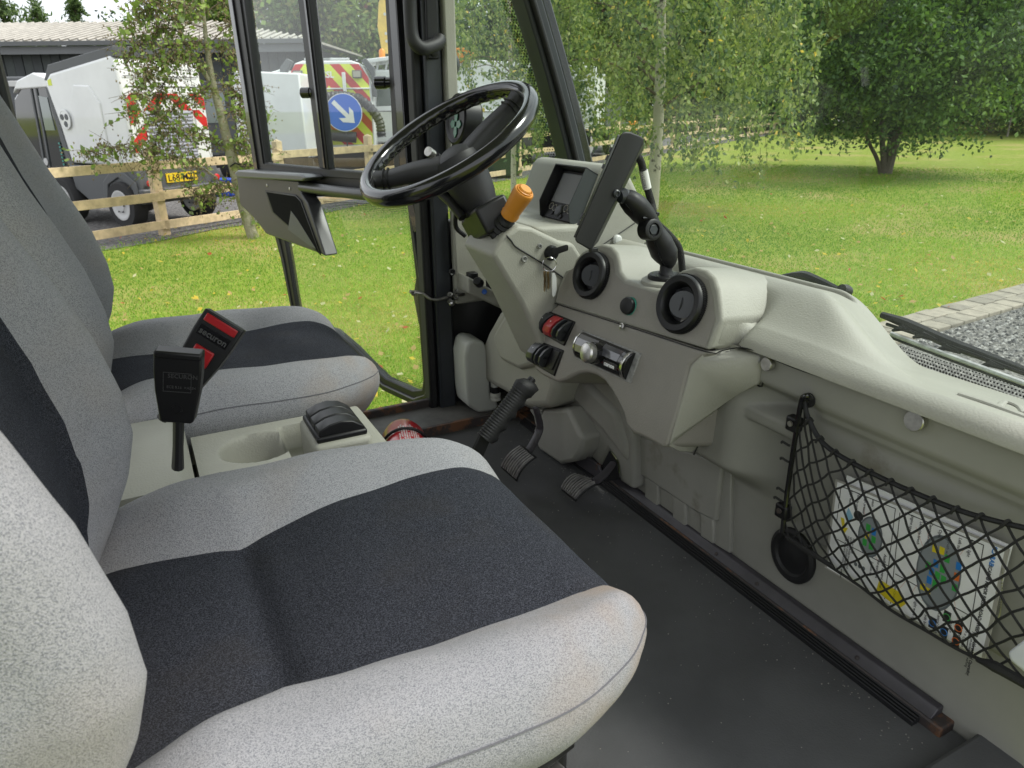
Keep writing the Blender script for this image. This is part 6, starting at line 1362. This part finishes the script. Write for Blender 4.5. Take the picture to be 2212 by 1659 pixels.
prism('gutter', [BP(xL, -.68, zg-.04), BP(xL, -.52, zg-.04), BP(xL, -.50, zg+.11), BP(xL, -.70, zg+.11)], [BP(xR+.6, -.68, zg-.04), BP(xR+.6, -.52, zg-.04), BP(xR+.6, -.50, zg+.11), BP(xR+.6, -.70, zg+.11)], gut, barn)
prism('fascia_board', [BP(xL, -.5, zg-.32), BP(xL, -.42, zg-.32), BP(xL, -.42, zg-.05), BP(xL, -.5, zg-.05)], [BP(xR+.5, -.5, zg-.32), BP(xR+.5, -.42, zg-.32), BP(xR+.5, -.42, zg-.05), BP(xR+.5, -.5, zg-.05)], gut, barn)
# trees over the barn roof
gC = [leafy('conifer_a', (0.068, 0.112, 0.045)), leafy('conifer_b', (0.112, 0.173, 0.060)), leafy('conifer_c', (0.150, 0.210, 0.075))]
def conifer(px, d, H, Rc, label, n_=30):
    base = gp(px, d); t = thing('conifer_tree', label, 'tree', base, 'conifers behind the barn'); trunk('trunk', [base, base+Vector((0, 0, H))], [.2, .03], twigm, t, n=7)
    cs = []
    for k_ in range(n_*9):
        f_ = rg.random()**.7; z = H*(1-f_*.86); r_ = Rc*f_**.55*(.35+.65*rg.random()); a = rg.random()*6.28; m = 32; tt = rg.random(m)
        c = np.stack([base.x+math.cos(a)*r_*tt+rg.normal(size=m)*.10, base.y+math.sin(a)*r_*tt+rg.normal(size=m)*.10, base.z+z+r_*.22*tt-.25*tt*tt+rg.normal(size=m)*.07], 1); cs.append(c)
    leaves('crown', np.concatenate(cs), .20, gC, t, [.4, .4, .2], asp=.35)
for px, d, H, Rc, lb in ((-35, 46, 7.9, 3.4, 'feathery conifer at the far left above the barn roof'), (55, 48, 8.3, 3.0, 'taller feathery conifer above the left of the barn roof'), (125, 52, 7.6, 2.6, 'feathery conifer sloping down right above the barn roof'), (205, 50, 8.0, 1.3, 'narrow lone conifer above the barn roof'), (645, 46, 8.6, 2.0, 'pointed dark conifer over the barn hip seen through the door window')): conifer(px, d, H, Rc, lb)
for px, d, Rc, H, lb in ((330, 52, 2.6, 6.8, 'low green tree behind the alder above the barn'), (560, 48, 4.4, 13, 'pale green tall tree seen through the left door pane'), (740, 44, 4.5, 14, 'tall grey green tree filling the sliding door pane'), (830, 46, 4.5, 11, 'tall tree beyond the yellow crane'), (480, 55, 3.5, 8.2, 'tree behind the barn beside the door frame'), (940, 50, 4.0, 6.5, 'low tree beyond the lorry cab')):
    round_tree('far_tree', gp(px, d), Rc, 1.0, H, 210, 75, lb, gM if Rc > 4 else gD, [.45, .35, .17, .03] if Rc > 4 else [.38, .32, .1, .2], .22, [(0, 0, .2)], bark_p, 'trees behind the barn', spread=.7)
# ------------------------------------------------------------------ PARKED VEHICLES
wh = mat('white_paint', (.66, .67, .67), .3, coat=.4, var=.04, vscale=2, wear=((.35, .33, .29), 3.5, .68, .1)); gry = mat('grey_bumper', (.075, .08, .085), .5)
rdp = mat('reflective_red', (.50, .02, .02), .4); ylp = mat('reflective_lime', (.62, .70, .06), .4); blup = mat('sign_blue', (.005, .10, .52), .35)
dgl = mat('dark_vehicle_glass', (.012, .015, .016), .08, coat=.5); alum = mat('aluminium_shutter', (.27, .28, .33), .55, metal=.1)
tyre = mat('tyre', (.02, .02, .021), .85, bump=.4, bscale=60); whl = mat('silver_wheel', (.5, .5, .5), .4, metal=.3)
amber = mat('amber_lens', (.75, .24, .01), .3)
class LF:
    def __init__(s, p0, e1):
        s.p = Vector(p0); s.p.z = GZ; s.a = Vector((e1[0], e1[1], 0)).normalized(); s.b = Vector((-s.a.y, s.a.x, 0))
        s.rot = Matrix((s.a, s.b, Vector((0, 0, 1)))).transposed()
    def __call__(s, a, b, c): return s.p+s.a*a+s.b*b+Vector((0, 0, c))
    def face(s, pts, b): return [s(x, b, z) for x, z in pts]
    def side(s, pts, a): return [s(a, y, z) for y, z in pts]
def wheel(L, a, b, r, w, parent, nm='wheel', hub=whl):
    o = L(a, b, r); ax = L.a
    t = lathe(nm, [(r*.62, -w/2), (r*.93, -w/2), (r, -w*.35), (r, w*.35), (r*.93, w/2), (r*.62, w/2)], o, ax, tyre, parent, n=36)
    lathe('rim', [(r*.64, -w*.49), (r*.64, -w*.53), (r*.56, -w*.54), (r*.50, -w*.51), (r*.3, -w*.515), (r*.26, -w*.56), (0, -w*.57)], o, ax, hub, t, n=24)
    for k_ in range(6):
        an = k_*math.pi/3; lathe('wheel_nut', [(.012, 0), (.012, .02), (0, .02)], o-ax*w*.53+(L.b*math.cos(an)+Vector((0, 0, 1))*math.sin(an))*r*.3, -ax, gry, t, n=6)
    return t
# --- white compact road sweeper
q0_, q1_ = G(318, 497), G(462, 474); L1 = LF(q0_, (q1_.x-q0_.x, q1_.y-q0_.y)); Wd = 1.42
sv = thing('parked_road_sweeper', 'white compact road sweeper with red and white chevrons and roller shutter behind the fence', 'sweeper vehicle', L1(Wd/2, 1.5, 0))
def pz(a, b_, c, d): return (a, b_, c, d)
hopper = [(-.02, .95), (-.02, 1.75), (.03, 2.42), (.10, 2.50), (1.75, 2.30), (1.95, 2.18), (1.75, .95)]
prism('hopper_body', L1.side(hopper, 0), L1.side(hopper, Wd), wh, sv, bevel=.05, seg=4)
sw_ = [(.55, 1.05), (.55, 1.85), (.75, 2.1), (1.15, 2.12), (1.3, 1.9), (1.35, 1.05)]
prism('side_swell', L1.side(sw_, -.022), L1.side(sw_, .05), wh, sv, bevel=.02, seg=4)
prism('top_band', L1.side([(.02, 2.47), (.02, 2.62), (1.78, 2.42), (1.98, 2.2), (1.9, 2.2), (1.7, 2.30)], .02), L1.side([(.02, 2.47), (.02, 2.62), (1.78, 2.42), (1.98, 2.2), (1.9, 2.2), (1.7, 2.30)], Wd-.02), gry, sv, bevel=.01)
cabp = [(1.86, .55), (1.84, 1.3), (1.9, 2.08), (2.1, 2.22), (2.75, 2.14), (3.1, 1.95), (3.35, 1.1), (3.3, .55)]
prism('cab_shell', L1.side(cabp, .06), L1.side(cabp, Wd-.06), dgl, sv, bevel=.04, seg=3)
prism('cab_roof', L1.side([(1.85, 2.10), (1.95, 2.24), (2.3, 2.32), (2.8, 2.22), (3.05, 2.02), (2.9, 2.08)], .03), L1.side([(1.85, 2.10), (1.95, 2.24), (2.3, 2.32), (2.8, 2.22), (3.05, 2.02), (2.9, 2.08)], Wd-.03), wh, sv, bevel=.03, seg=3)
prism('cab_rear_pillar', L1.side([(1.62, .9), (1.72, 1.5), (1.88, 2.1), (1.96, 2.1), (1.86, 1.3), (1.80, .9)], .0), L1.side([(1.62, .9), (1.72, 1.5), (1.88, 2.1), (1.96, 2.1), (1.86, 1.3), (1.80, .9)], .1), gry, sv, bevel=.01)
for y in (2.35, 2.5): prism('cab_pillar', L1.side([(y+.12, .6), (y+.02, 1.4), (y-.05, 2.12), (y-.01, 2.12), (y+.07, 1.4), (y+.17, .6)], .045), L1.side([(y+.12, .6), (y+.02, 1.4), (y-.05, 2.12), (y-.01, 2.12), (y+.07, 1.4), (y+.17, .6)], .07), gry, sv)
prism('cab_window', L1.side([(2.05, 1.45), (2.06, 1.95), (2.3, 1.98), (2.33, 1.45)], .05), L1.side([(2.05, 1.45), (2.06, 1.95), (2.3, 1.98), (2.33, 1.45)], .07), mat('window_reflection', (.16, .19, .19), .1, coat=.5), sv)
prism('lower_skirt', L1.side([(-.05, .38), (-.08, .62), (-.02, .93), (1.75, .93), (1.7, .55), (1.35, .36), (.85, .36), (.8, .5)], -.02), L1.side([(-.05, .38), (-.08, .62), (-.02, .93), (1.75, .93), (1.7, .55), (1.35, .36), (.85, .36), (.8, .5)], Wd+.02), gry, sv, bevel=.03, seg=3)
prism('rear_bumper', L1.face([(-.02, .42), (Wd+.02, .42), (Wd+.04, .62), (-.04, .62)], -.14), L1.face([(-.02, .42), (Wd+.02, .42), (Wd+.04, .62), (-.04, .62)], .0), gry, sv, bevel=.03, seg=3)
prism('yellow_plate', L1.face([(.42, .68), (.98, .68), (.98, .82), (.42, .82)], -.105), L1.face([(.42, .68), (.98, .68), (.98, .82), (.42, .82)], -.09), mat('plate_yellow', (.72, .50, .02), .4), sv)
prism('plate_panel', L1.face([(.3, .6), (1.12, .6), (1.12, .92), (.3, .92)], -.088), L1.face([(.3, .6), (1.12, .6), (1.12, .92), (.3, .92)], .0), gry, sv, bevel=.01)
text('lettering', 'L68 MZJ', L1(.445, -.107, .70), L1.a, (0, 0, 1), .142, mat('plate_black', (.01, .01, .01), .5), sv, bold=.002)
for x in (.10, Wd-.10): lathe('tail_light', [(.05, 0), (.05, .02), (.03, .03), (0, .03)], L1(x, -.13, .70), -L1.b, rdp, sv, n=16)
# chevrons round the shutter: bars clipped to the rear face
def slantz(z): return -.024+0.0*(z)
def clip_poly(P, f):
    out = []
    for i in range(len(P)):
        a, b = P[i], P[(i+1) % len(P)]; fa_, fb2 = f(a), f(b)
        if fa_ >= 0: out.append(a)
        if fa_*fb2 < 0: t = fa_/(fa_-fb2); out.append((a[0]+(b[0]-a[0])*t, a[1]+(b[1]-a[1])*t))
    return out
def stripes(L, parent, x0, x1, z0, z1, cx, step, m1, m2, b, name='chevron_stripe', slope=1.0, extra=[], back=0):
    """alternating stripes that rise towards the middle line cx"""
    rngs = [(-1, x0, cx), (1, cx, x1)]
    for sg, xa, xb in rngs:
        k_ = -12
        while k_ < 16:
            lo, hi = k_*step, (k_+1)*step
            P = [(xa, z0), (xb, z0), (xb, z1), (xa, z1)]
            g = lambda p: p[1]+slope*abs(p[0]-cx)-z0
            P = clip_poly(P, lambda p: g(p)-lo); P = clip_poly(P, lambda p: hi-g(p)) if len(P) > 2 else P
            for e_ in extra:
                if len(P) > 2: P = clip_poly(P, e_)
            if len(P) > 2:
                prism(name, [L(x, b+back*(z-z0), z) for x, z in P], [L(x, b+.006+back*(z-z0), z) for x, z in P], m1 if k_ % 2 else m2, parent, smooth=False)
            k_ += 1
stripes(L1, sv, .04, Wd-.04, 1.74, 1.98, Wd/2, .21, rdp, wh, -.036)
stripes(L1, sv, .04, .26, 1.15, 1.74, Wd/2, .21, rdp, wh, -.032); stripes(L1, sv, Wd-.24, Wd-.04, 1.45, 1.74, Wd/2, .21, rdp, wh, -.032)
prism('shutter_frame', L1.face([(.28, .93), (1.14, .93), (1.14, 1.73), (.28, 1.73)], -.035), L1.face([(.28, .93), (1.14, .93), (1.14, 1.73), (.28, 1.73)], 0), wh, sv)
for i in range(15): z = .95+i*.052; prism('shutter_slat', [L1(.31, -.044, z), L1(.31, -.052, z+.02), L1(.31, -.044, z+.045), L1(.31, -.034, z+.02)], [L1(1.11, -.044, z), L1(1.11, -.052, z+.02), L1(1.11, -.044, z+.045), L1(1.11, -.034, z+.02)], alum, sv)
tube('rear_handle', [L1(.2, -.04, 1.99), L1(.2, -.09, 2.0), L1(1.2, -.09, 2.0), L1(1.2, -.04, 1.99)], .012, wh, sv, n=6)
for z in (2.08, 2.22): tube('panel_line', [L1(.08, -.005, z), L1(Wd-.08, -.005, z)], .006, gry, sv, n=4)
em = L1(-.026, 1.55, 1.62)
lathe('round_emblem', [(.15, 0), (.15, .006), (.13, .008), (.13, .003), (0, .003)], em, -L1.a, wh, sv, n=28)
for an in (.5, 2.6, 4.6): lathe('emblem_petal', [(.045, 0), (.045, .01), (0, .01)], em+(L1.b*math.cos(an)+Vector((0, 0, 1))*math.sin(an))*.07, -L1.a, gry, sv, n=16)
lathe('roof_beacon', [(.07, 0), (.07, .07), (.05, .09), (0, .09)], L1(.4, 1.25, 2.44), (0, 0, 1), mat('pale_beacon', (.55, .5, .38), .3), sv, n=16)
prism('yellow_sticker', L1.side([(1.74, 2.12), (1.74, 2.22), (1.84, 2.20), (1.84, 2.12)], -.005), L1.side([(1.74, 2.12), (1.74, 2.22), (1.84, 2.20), (1.84, 2.12)], .03), ylp, sv)
for a, b in ((.03, .42), (Wd-.12, .42), (.03, 2.02), (Wd-.12, 2.02)): wheel(L1, a, b, .36, .24, sv)
prism('wheel_arch', L1.side([(-.05, .4), (0, .72), (.25, .86), (.6, .86), (.84, .7), (.9, .42), (.80, .42), (.72, .66), (.42, .78), (.12, .66), (.05, .4)], -.05), L1.side([(-.05, .4), (0, .72), (.25, .86), (.6, .86), (.84, .7), (.9, .42), (.80, .42), (.72, .66), (.42, .78), (.12, .66), (.05, .4)], .12), gry, sv, bevel=.012)
lathe('filler_cap', [(.06, 0), (.06, .01), (0, .012)], L1(.038, 2.5, .95), -L1.a, whl, sv, n=18)
for i in range(9): box('side_letter_block', L1(.045, 2.0, 1.25-.055*i), (.01, .035, .03), mat('teal_print', (.05, .25, .22), .5) if 'teal_print' not in MAT else MAT['teal_print'], sv, rot=L1.rot)
# dark vehicle beyond it at the far left
L4 = LF(gp(28, 20.5), (rh.x, rh.y)); dv = thing('dark_truck_cab', 'dark truck cab with side mirror partly hidden behind the seat at far left', 'truck', L4(.3, 1, 0))
prism('cab_body', L4.face([(-.9, .5), (1.1, .5), (1.15, 1.4), (1.0, 2.35), (.9, 2.45), (-.9, 2.45)], 0), L4.face([(-.9, .5), (1.1, .5), (1.15, 1.4), (1.0, 2.35), (.9, 2.45), (-.9, 2.45)], 2), gry, dv, bevel=.04)
prism('side_window', L4.face([(.1, 1.45), (.95, 1.45), (.88, 2.15), (.12, 2.2)], -.02), L4.face([(.1, 1.45), (.95, 1.45), (.88, 2.15), (.12, 2.2)], .02), dgl, dv)
prism('mirror', L4.face([(.45, 1.35), (.7, 1.35), (.75, 1.9), (.5, 1.95)], -.12), L4.face([(.45, 1.35), (.7, 1.35), (.75, 1.9), (.5, 1.95)], -.06), gry, dv, bevel=.02)
box('work_lamp', L4(.2, -.06, 2.3), (.22, .08, .12), whl, dv, rot=L4.rot, bevel=.01)
for a in (-.5, .8): wheel(L4, a, .3, .42, .28, dv)
# white box van behind the alder
L3 = LF(gp(432, 21), (rh.x, rh.y)); vn3 = thing('white_box_van', 'white van with dark windscreen behind the alder, between sweeper and chevron lorry', 'van', L3(1, 2, 0))
prism('van_body', L3.face([(.85, .5), (2.6, .5), (2.6, 2.55), (1.0, 2.62), (.85, 2.2)], 0), L3.face([(.85, .5), (2.6, .5), (2.6, 2.55), (1.0, 2.62), (.85, 2.2)], 2.2), wh, vn3, bevel=.04)
prism('van_cab', L3.face([(-.25, .5), (.84, .5), (.84, 2.35), (.05, 2.4), (-.25, 1.4)], .05), L3.face([(-.25, .5), (.84, .5), (.84, 2.35), (.05, 2.4), (-.25, 1.4)], 2.1), gry, vn3, bevel=.04)
prism('van_window', L3.face([(0, 1.4), (.62, 1.4), (.66, 2.15), (.15, 2.2)], .02), L3.face([(0, 1.4), (.62, 1.4), (.66, 2.15), (.15, 2.2)], .06), MAT['window_reflection'], vn3)
prism('black_skirt', L3.face([(-.2, .3), (2.6, .3), (2.6, .62), (-.2, .62)], -.03), L3.face([(-.2, .3), (2.6, .3), (2.6, .62), (-.2, .62)], .4), blkm, vn3)
for a in (.4, 2.1): wheel(L3, a, .35, .4, .25, vn3)
bl = thing('blue_crate', 'small blue plastic crate on the gravel behind the alder trunk', 'crate', G(480, 415)); c0_ = G(482, 422)
LB = LF(c0_, (rh.x, rh.y)); prism('crate_body', LB.face([(-.27, 0), (.27, 0), (.30, .33), (-.30, .33)], -.2), LB.face([(-.27, 0), (.27, 0), (.30, .33), (-.30, .33)], .2), mat('blue_plastic', (.01, .06, .42), .4), bl, bevel=.02); prism('crate_rim', LB.face([(-.31, .31), (.31, .31), (.31, .35), (-.31, .35)], -.22), LB.face([(-.31, .31), (.31, .31), (.31, .35), (-.31, .35)], .22), MAT['blue_plastic'], bl, bevel=.008)
# --- chevron tanker lorry with hose and sign
L2 = LF(G(640, 374), (rh.x*.995+fh.x*.10, rh.y*.995+fh.y*.10)); W2 = 2.30
lo2 = thing('chevron_lorry', 'white works lorry rear with red and yellow chevrons, suction hose and lamp clusters', 'lorry', L2(W2/2, 3, 0))
tank = [(0, .62), (0, 2.1), (.05, 2.75), (.35, 2.95), (5.0, 2.95), (5.0, .62)]
shp = [(-.0, .62), (W2, .62), (W2, 2.3), (W2-.28, 2.86), (W2-.5, 2.93), (.5, 2.93), (.28, 2.86), (0, 2.3)]
prism('rear_body', L2.face(shp, 0), L2.face([(x-.1*(x < W2/2)+.1*(x > W2/2), z) for x, z in shp], 4.2), wh, lo2, bevel=.04, seg=3)
sidebox = [(-.55, .7), (0, .7), (0, 2.3), (-.1, 2.75), (-.55, 2.62)]
prism('side_cabinet', L2.face(sidebox, .25), L2.face(sidebox, 3.6), wh, lo2, bevel=.03, seg=3)
for sg, x in ((-1, -.02), (1, W2+.02)): prism('rubber_corner', L2.face([(x-.0*sg, 2.0), (x, 2.55), (x+(-sg)*.25, 2.92), (x+(-sg)*.12, 2.99), (x+sg*.10, 2.75), (x+sg*.10, 2.0)], -.03), L2.face([(x, 2.0), (x, 2.55), (x-sg*.25, 2.92), (x-sg*.12, 2.99), (x+sg*.10, 2.75), (x+sg*.10, 2.0)], .3), gry, lo2, bevel=.02)
edge = [lambda p: 2.88-p[1]-max(0, (.30-p[0]))*1.6-max(0, p[0]-(W2-.30))*1.6]
stripes(L2, lo2, .06, W2-.06, .75, 2.84, W2/2, .31, rdp, ylp, -.02, slope=1.15, extra=edge)
for z in (2.22,): tube('hinge_rail', [L2(.05, -.05, z), L2(W2-.05, -.05, z)], .022, wh, lo2, n=6)
for x in (.72, W2-.72): box('ram_arm', L2(x, -.10, 2.32), (.09, .10, .62), wh, lo2, rot=L2.rot, bevel=.01)
for x, z in ((.36, 2.58), (W2-.36, 2.58)):
    b_ = box('work_light', L2(x, -.09, z), (.25, .12, .20), gry, lo2, rot=L2.rot, bevel=.015); box('lamp_lens', L2(x, -.155, z), (.20, .012, .15), mat('frosted_lens', (.35, .33, .28), .3) if 'frosted_lens' not in MAT else MAT['frosted_lens'], b_, rot=L2.rot)
for x, z in ((.40, 1.86), (W2-.40, 1.9)): lathe('round_grey_marker', [(.2, 0), (.2, .02), (0, .025)], L2(x, -.035, z), -L2.b, gry, lo2, n=26)
for x in (.9, 1.4): box('roof_bar', L2(x, .1, 2.97), (.7, .12, .05), wh, lo2, rot=L2.rot, bevel=.01)
text('lettering', 'CSL', L2(.95, -.06, 2.50), L2.a, (0, 0, 1), .22, MAT['white_print'], lo2, bold=.006)
hosem = mat('ribbed_hose', (.022, .023, .025), .5)
hp = [L2(1.15, -.30, 1.05), L2(.75, -.30, 1.12), L2(.62, -.28, 1.45), L2(.75, -.26, 1.85), L2(1.1, -.25, 2.0), L2(1.6, -.25, 2.02), L2(2.1, -.26, 1.85), L2(2.45, -.28, 1.4), L2(2.5, -.3, .95)]
sp = spline(hp, 14); tube('suction_hose', sp, [.125+.014*math.sin(i*2.2) for i in range(len(sp))], hosem, lo2, n=14)
tube('hose_end', [L2(.9, -.3, 1.05), L2(1.3, -.3, 1.0), L2(1.8, -.3, .95)], .15, hosem, lo2, n=14)
prism('rear_chassis', L2.face([(.1, .38), (W2-.1, .38), (W2-.1, .62), (.1, .62)], 0), L2.face([(.1, .38), (W2-.1, .38), (W2-.1, .62), (.1, .62)], 4.5), blkm, lo2)
prism('rear_bar', L2.face([(-.1, .55), (W2, .55), (W2, .68), (-.1, .68)], -.12), L2.face([(-.1, .55), (W2, .55), (W2, .68), (-.1, .68)], .1), wh, lo2, bevel=.02)
for i in range(5): prism('bar_marker', L2.face([(.2+i*.45, .565), (.4+i*.45, .565), (.4+i*.45, .665), (.2+i*.45, .665)], -.13), L2.face([(.2+i*.45, .565), (.4+i*.45, .565), (.4+i*.45, .665), (.2+i*.45, .665)], -.115), rdp if i % 2 else ylp, lo2)
for a, b in ((.15, .9), (W2-.15, .9), (.15, 3.6), (W2-.15, 3.6)): wheel(L2, a, b, .45, .3, lo2)
prism('cab_block', L2.face([(.05, .7), (W2-.05, .7), (W2-.1, 2.6), (.1, 2.6)], 4.4), L2.face([(.05, .7), (W2-.05, .7), (W2-.1, 2.4), (.1, 2.4)], 6.2), wh, lo2, bevel=.08)
for y, z in ((.55, 2.1), (.85, 2.12), (1.15, 2.1)): lathe('side_catch', [(.025, 0), (.025, .02), (0, .02)], L2(-.56, y, z-.4), -L2.a, gry, lo2, n=8)
prism('side_shelf', L2.face([(-.62, 1.62), (-.02, 1.66), (-.02, 1.72), (-.62, 1.68)], .18), L2.face([(-.62, 1.62), (-.02, 1.66), (-.02, 1.72), (-.62, 1.68)], .26), wh, lo2)
sg_ = thing('keep_right_sign', 'round blue sign with a white arrow pointing down right on the lorry rear', 'road sign', L2(1.62, -.5, 1.0))
sc2 = at(743, 243, P=(L2(0, -.48, 0), L2.b)); sr = 38/1664*((sc2-CAM).length)
lathe('sign_rim', [(sr, -.02), (sr, .004), (sr*.96, .006)], sc2, -L2.b, wh, sg_, n=48)
lathe('sign_face', [(sr*.965, 0), (sr*.965, .008), (0, .008)], sc2, -L2.b, blup, sg_, n=48)
ud = (L2.a*.70-Vector((0, 0, .72))).normalized(); pd = Vector((L2.a.x*.72, L2.a.y*.72, .70)).normalized()
arw = [(-.78, -.11), (.08, -.11), (.08, -.34), (.12, -.36), (.78, 0), (.12, .36), (.08, .34), (.08, .11), (-.78, .11)]
arw = [(-.80, -.12), (.28, -.12), (-.0, -.42), (.30, -.42), (.78, 0), (.30, .42), (-.0, .42), (.28, .12), (-.80, .12)]
prism('white_arrow', [sc2-L2.b*.012+(ud*x+pd*y)*sr for x, y in arw], [sc2-L2.b*.009+(ud*x+pd*y)*sr for x, y in arw], wh, sg_, smooth=False)
tube('sign_pole', [sc2+L2.b*.03-Vector((0, 0, sr)), sc2+L2.b*.2-Vector((0, 0, sr+.5))], .02, gry, sg_, n=8)
# --- white lorry with yellow crane, right of it
L5 = LF(gp(792, 22.5), (rh.x, rh.y)); l5 = thing('crane_lorry', 'white lorry cab with orange beacon and yellow crane boom', 'lorry', L5(1, 1, 0))
cb = [(.05, .75), (1.35, .75), (1.35, 2.72), (.25, 2.72), (.12, 2.0)]
prism('cab_body', L5.face(cb, 0), L5.face(cb, 2.0), wh, l5, bevel=.05, seg=3)
prism('cab_window', L5.face([(.28, 1.75), (1.02, 1.78), (1.02, 2.50), (.36, 2.50)], -.02), L5.face([(.28, 1.75), (1.02, 1.78), (1.02, 2.50), (.36, 2.50)], .03), mat('green_reflection_glass', (.03, .055, .035), .08, coat=.4), l5, bevel=.02)
prism('roof_visor', L5.face([(-.02, 2.86), (1.4, 3.02), (1.4, 3.12), (0, 2.98)], -.1), L5.face([(-.02, 2.86), (1.4, 3.02), (1.4, 3.12), (0, 2.98)], 1.2), wh, l5, bevel=.02)
for x in (.35, .6): tube('roof_rack_post', [L5(x, .1, 2.7), L5(x+.08, .1, 2.95)], .03, wh, l5, n=6)
lathe('orange_beacon', [(.10, 0), (.10, .04), (.085, .05), (.085, .2), (.05, .25), (0, .26)], L5(.50, .3, 3.02), (0, 0, 1), amber, l5, n=18)
yel = mat('crane_yellow', (.62, .43, .08), .45, var=.1, vscale=6)
bm2 = [(.42, 3.2), (.34, 3.9), (.42, 4.5), (.62, 4.9), (1.1, 4.9), (1.1, 3.2), (.70, 3.15)]
prism('crane_boom', L5.face(bm2, .8), L5.face(bm2, 1.05), yel, l5, bevel=.03)
for z in (3.5, 3.7, 4.2): lathe('boom_bolt', [(.04, 0), (.04, .03), (0, .03)], L5(.58, .79, z), -L5.b, whl, l5, n=10)
tube('panel_line', [L5(.12, -.01, 1.62), L5(1.3, -.01, 1.62)], .012, gry, l5, n=4)
box('door_handle', L5(1.0, -.03, 1.55), (.14, .03, .03), gry, l5, rot=L5.rot)
tube('mirror_arm', [L5(.15, -.05, 1.6), L5(.25, -.3, 1.72), L5(.12, -.32, 1.6)], .02, gry, l5, n=6)
for x, m_ in ((1.28, wh), (1.42, gry)): tube('grab_rail', [L5(x, -.12, .95), L5(x, -.12, 2.4)], .03, m_, l5, n=8)
box('amber_band', L5(1.28, -.13, 1.12), (.22, .03, .1), amber, l5, rot=L5.rot)
wheel(L5, .55, .4, .48, .3, l5, hub=yel)
bd5 = [(1.55, 1.15), (6.6, 1.15), (6.6, 2.75), (1.55, 3.05)]
prism('load_body', L5.face(bd5, .1), L5.face(bd5, 2.2), wh, l5, bevel=.03); prism('chassis', L5.face([(.3, .6), (6.5, .6), (6.5, 1.0), (.3, 1.0)], .3), L5.face([(.3, .6), (6.5, .6), (6.5, 1.0), (.3, 1.0)], 1.8), blkm, l5)
for z in (1.6, 2.1): tube('body_rib', [L5(1.6, .08, z), L5(6.5, .08, z)], .03, wh, l5, n=4)
pr5 = [(2.25, 3.25), (2.95, 3.25), (3.2, 3.05), (2.7, 2.85), (2.25, 2.95)]
prism('orange_jib', L5.face(pr5, -.1), L5.face(pr5, .2), mat('jib_orange', (.55, .20, .02), .5), l5, bevel=.02)
for a in (2.6, 4.6, 5.7): wheel(L5, a, .35, .48, .3, l5)
L6 = LF(gp(1215, 24), (fdv.x, fdv.y)); l6 = thing('parked_white_lorry', 'long white lorry half hidden behind the birch leaves', 'lorry', L6(2, 1, 0))
prism('lorry_body', L6.side([(0, .95), (2.2, .95), (2.2, 2.7), (0, 2.7)], 0), L6.side([(0, .95), (2.2, .95), (2.2, 2.7), (0, 2.7)], 3.2), wh, l6, bevel=.04)
prism('lorry_cab', L6.side([(0, .7), (2.1, .7), (2.1, 2.3), (0, 2.3)], 3.3), L6.side([(0, .7), (2.1, .7), (2.1, 2.1), (0, 2.1)], 4.8), gry, l6, bevel=.08)
prism('lorry_chassis', L6.side([(.2, .45), (2, .45), (2, .9), (.2, .9)], 0), L6.side([(.2, .45), (2, .45), (2, .9), (.2, .9)], 4.6), blkm, l6)
for x in (.5, 1.5): box('red_reflector', L6(x, -.04, 1.3), (.18, .03, .3), rdp, l6, rot=L6.rot)
for a in (.7, 2.0, 4.0):
    o = L6(a, .1, .45); t_ = lathe('wheel', [(.26, -.13), (.42, -.13), (.45, -.1), (.45, .1), (.42, .13), (.26, .13)], o, L6.b, tyre, l6, n=28); lathe('rim', [(.28, -.13), (.28, -.14), (.2, -.138), (0, -.15)], o, L6.b, whl, t_, n=20)
L7 = LF(gp(1355, 29), (fdv.x, fdv.y)); l7 = thing('lamp_trailer', 'dark trailer with orange lamps beyond the fence behind the birch', 'trailer', L7(1, 1, 0))
prism('trailer_bed', L7.side([(0, .5), (1.8, .5), (1.8, 1.0), (0, 1.0)], 0), L7.side([(0, .5), (1.8, .5), (1.8, 1.0), (0, 1.0)], 4), gry, l7, bevel=.03)
for x in (.25, .75): box('orange_lamp', L7(x, -.06, .95), (.34, .06, .36), amber, l7, rot=L7.rot, bevel=.02)
for a in (1.2, 2.6):
    o = L7(a, -.02, .4); t_ = lathe('wheel', [(.24, -.12), (.38, -.12), (.4, -.1), (.4, .1), (.38, .12), (.24, .12)], o, L7.b, tyre, l7, n=26); lathe('rim', [(.26, -.12), (.26, -.13), (.2, -.128), (0, -.14)], o, L7.b, whl, t_, n=20)
L8 = LF(gp(1085, 19.5), (rh.x, rh.y)); l8 = thing('green_bin', 'dark green bin beside the fence seen through the quarter window', 'bin', L8(0, 0, 0))
prism('bin_body', L8.face([(-.38, .05), (.38, .05), (.45, .95), (-.45, .95)], -.35), L8.face([(-.38, .05), (.38, .05), (.45, .95), (-.45, .95)], .35), mat('bin_green', (.012, .035, .016), .5), l8, bevel=.03); prism('bin_lid', L8.face([(-.47, .95), (.47, .95), (.42, 1.06), (-.42, 1.06)], -.4), L8.face([(-.47, .95), (.47, .95), (.42, 1.06), (-.42, 1.06)], .4), MAT['bin_green'], l8, bevel=.02)
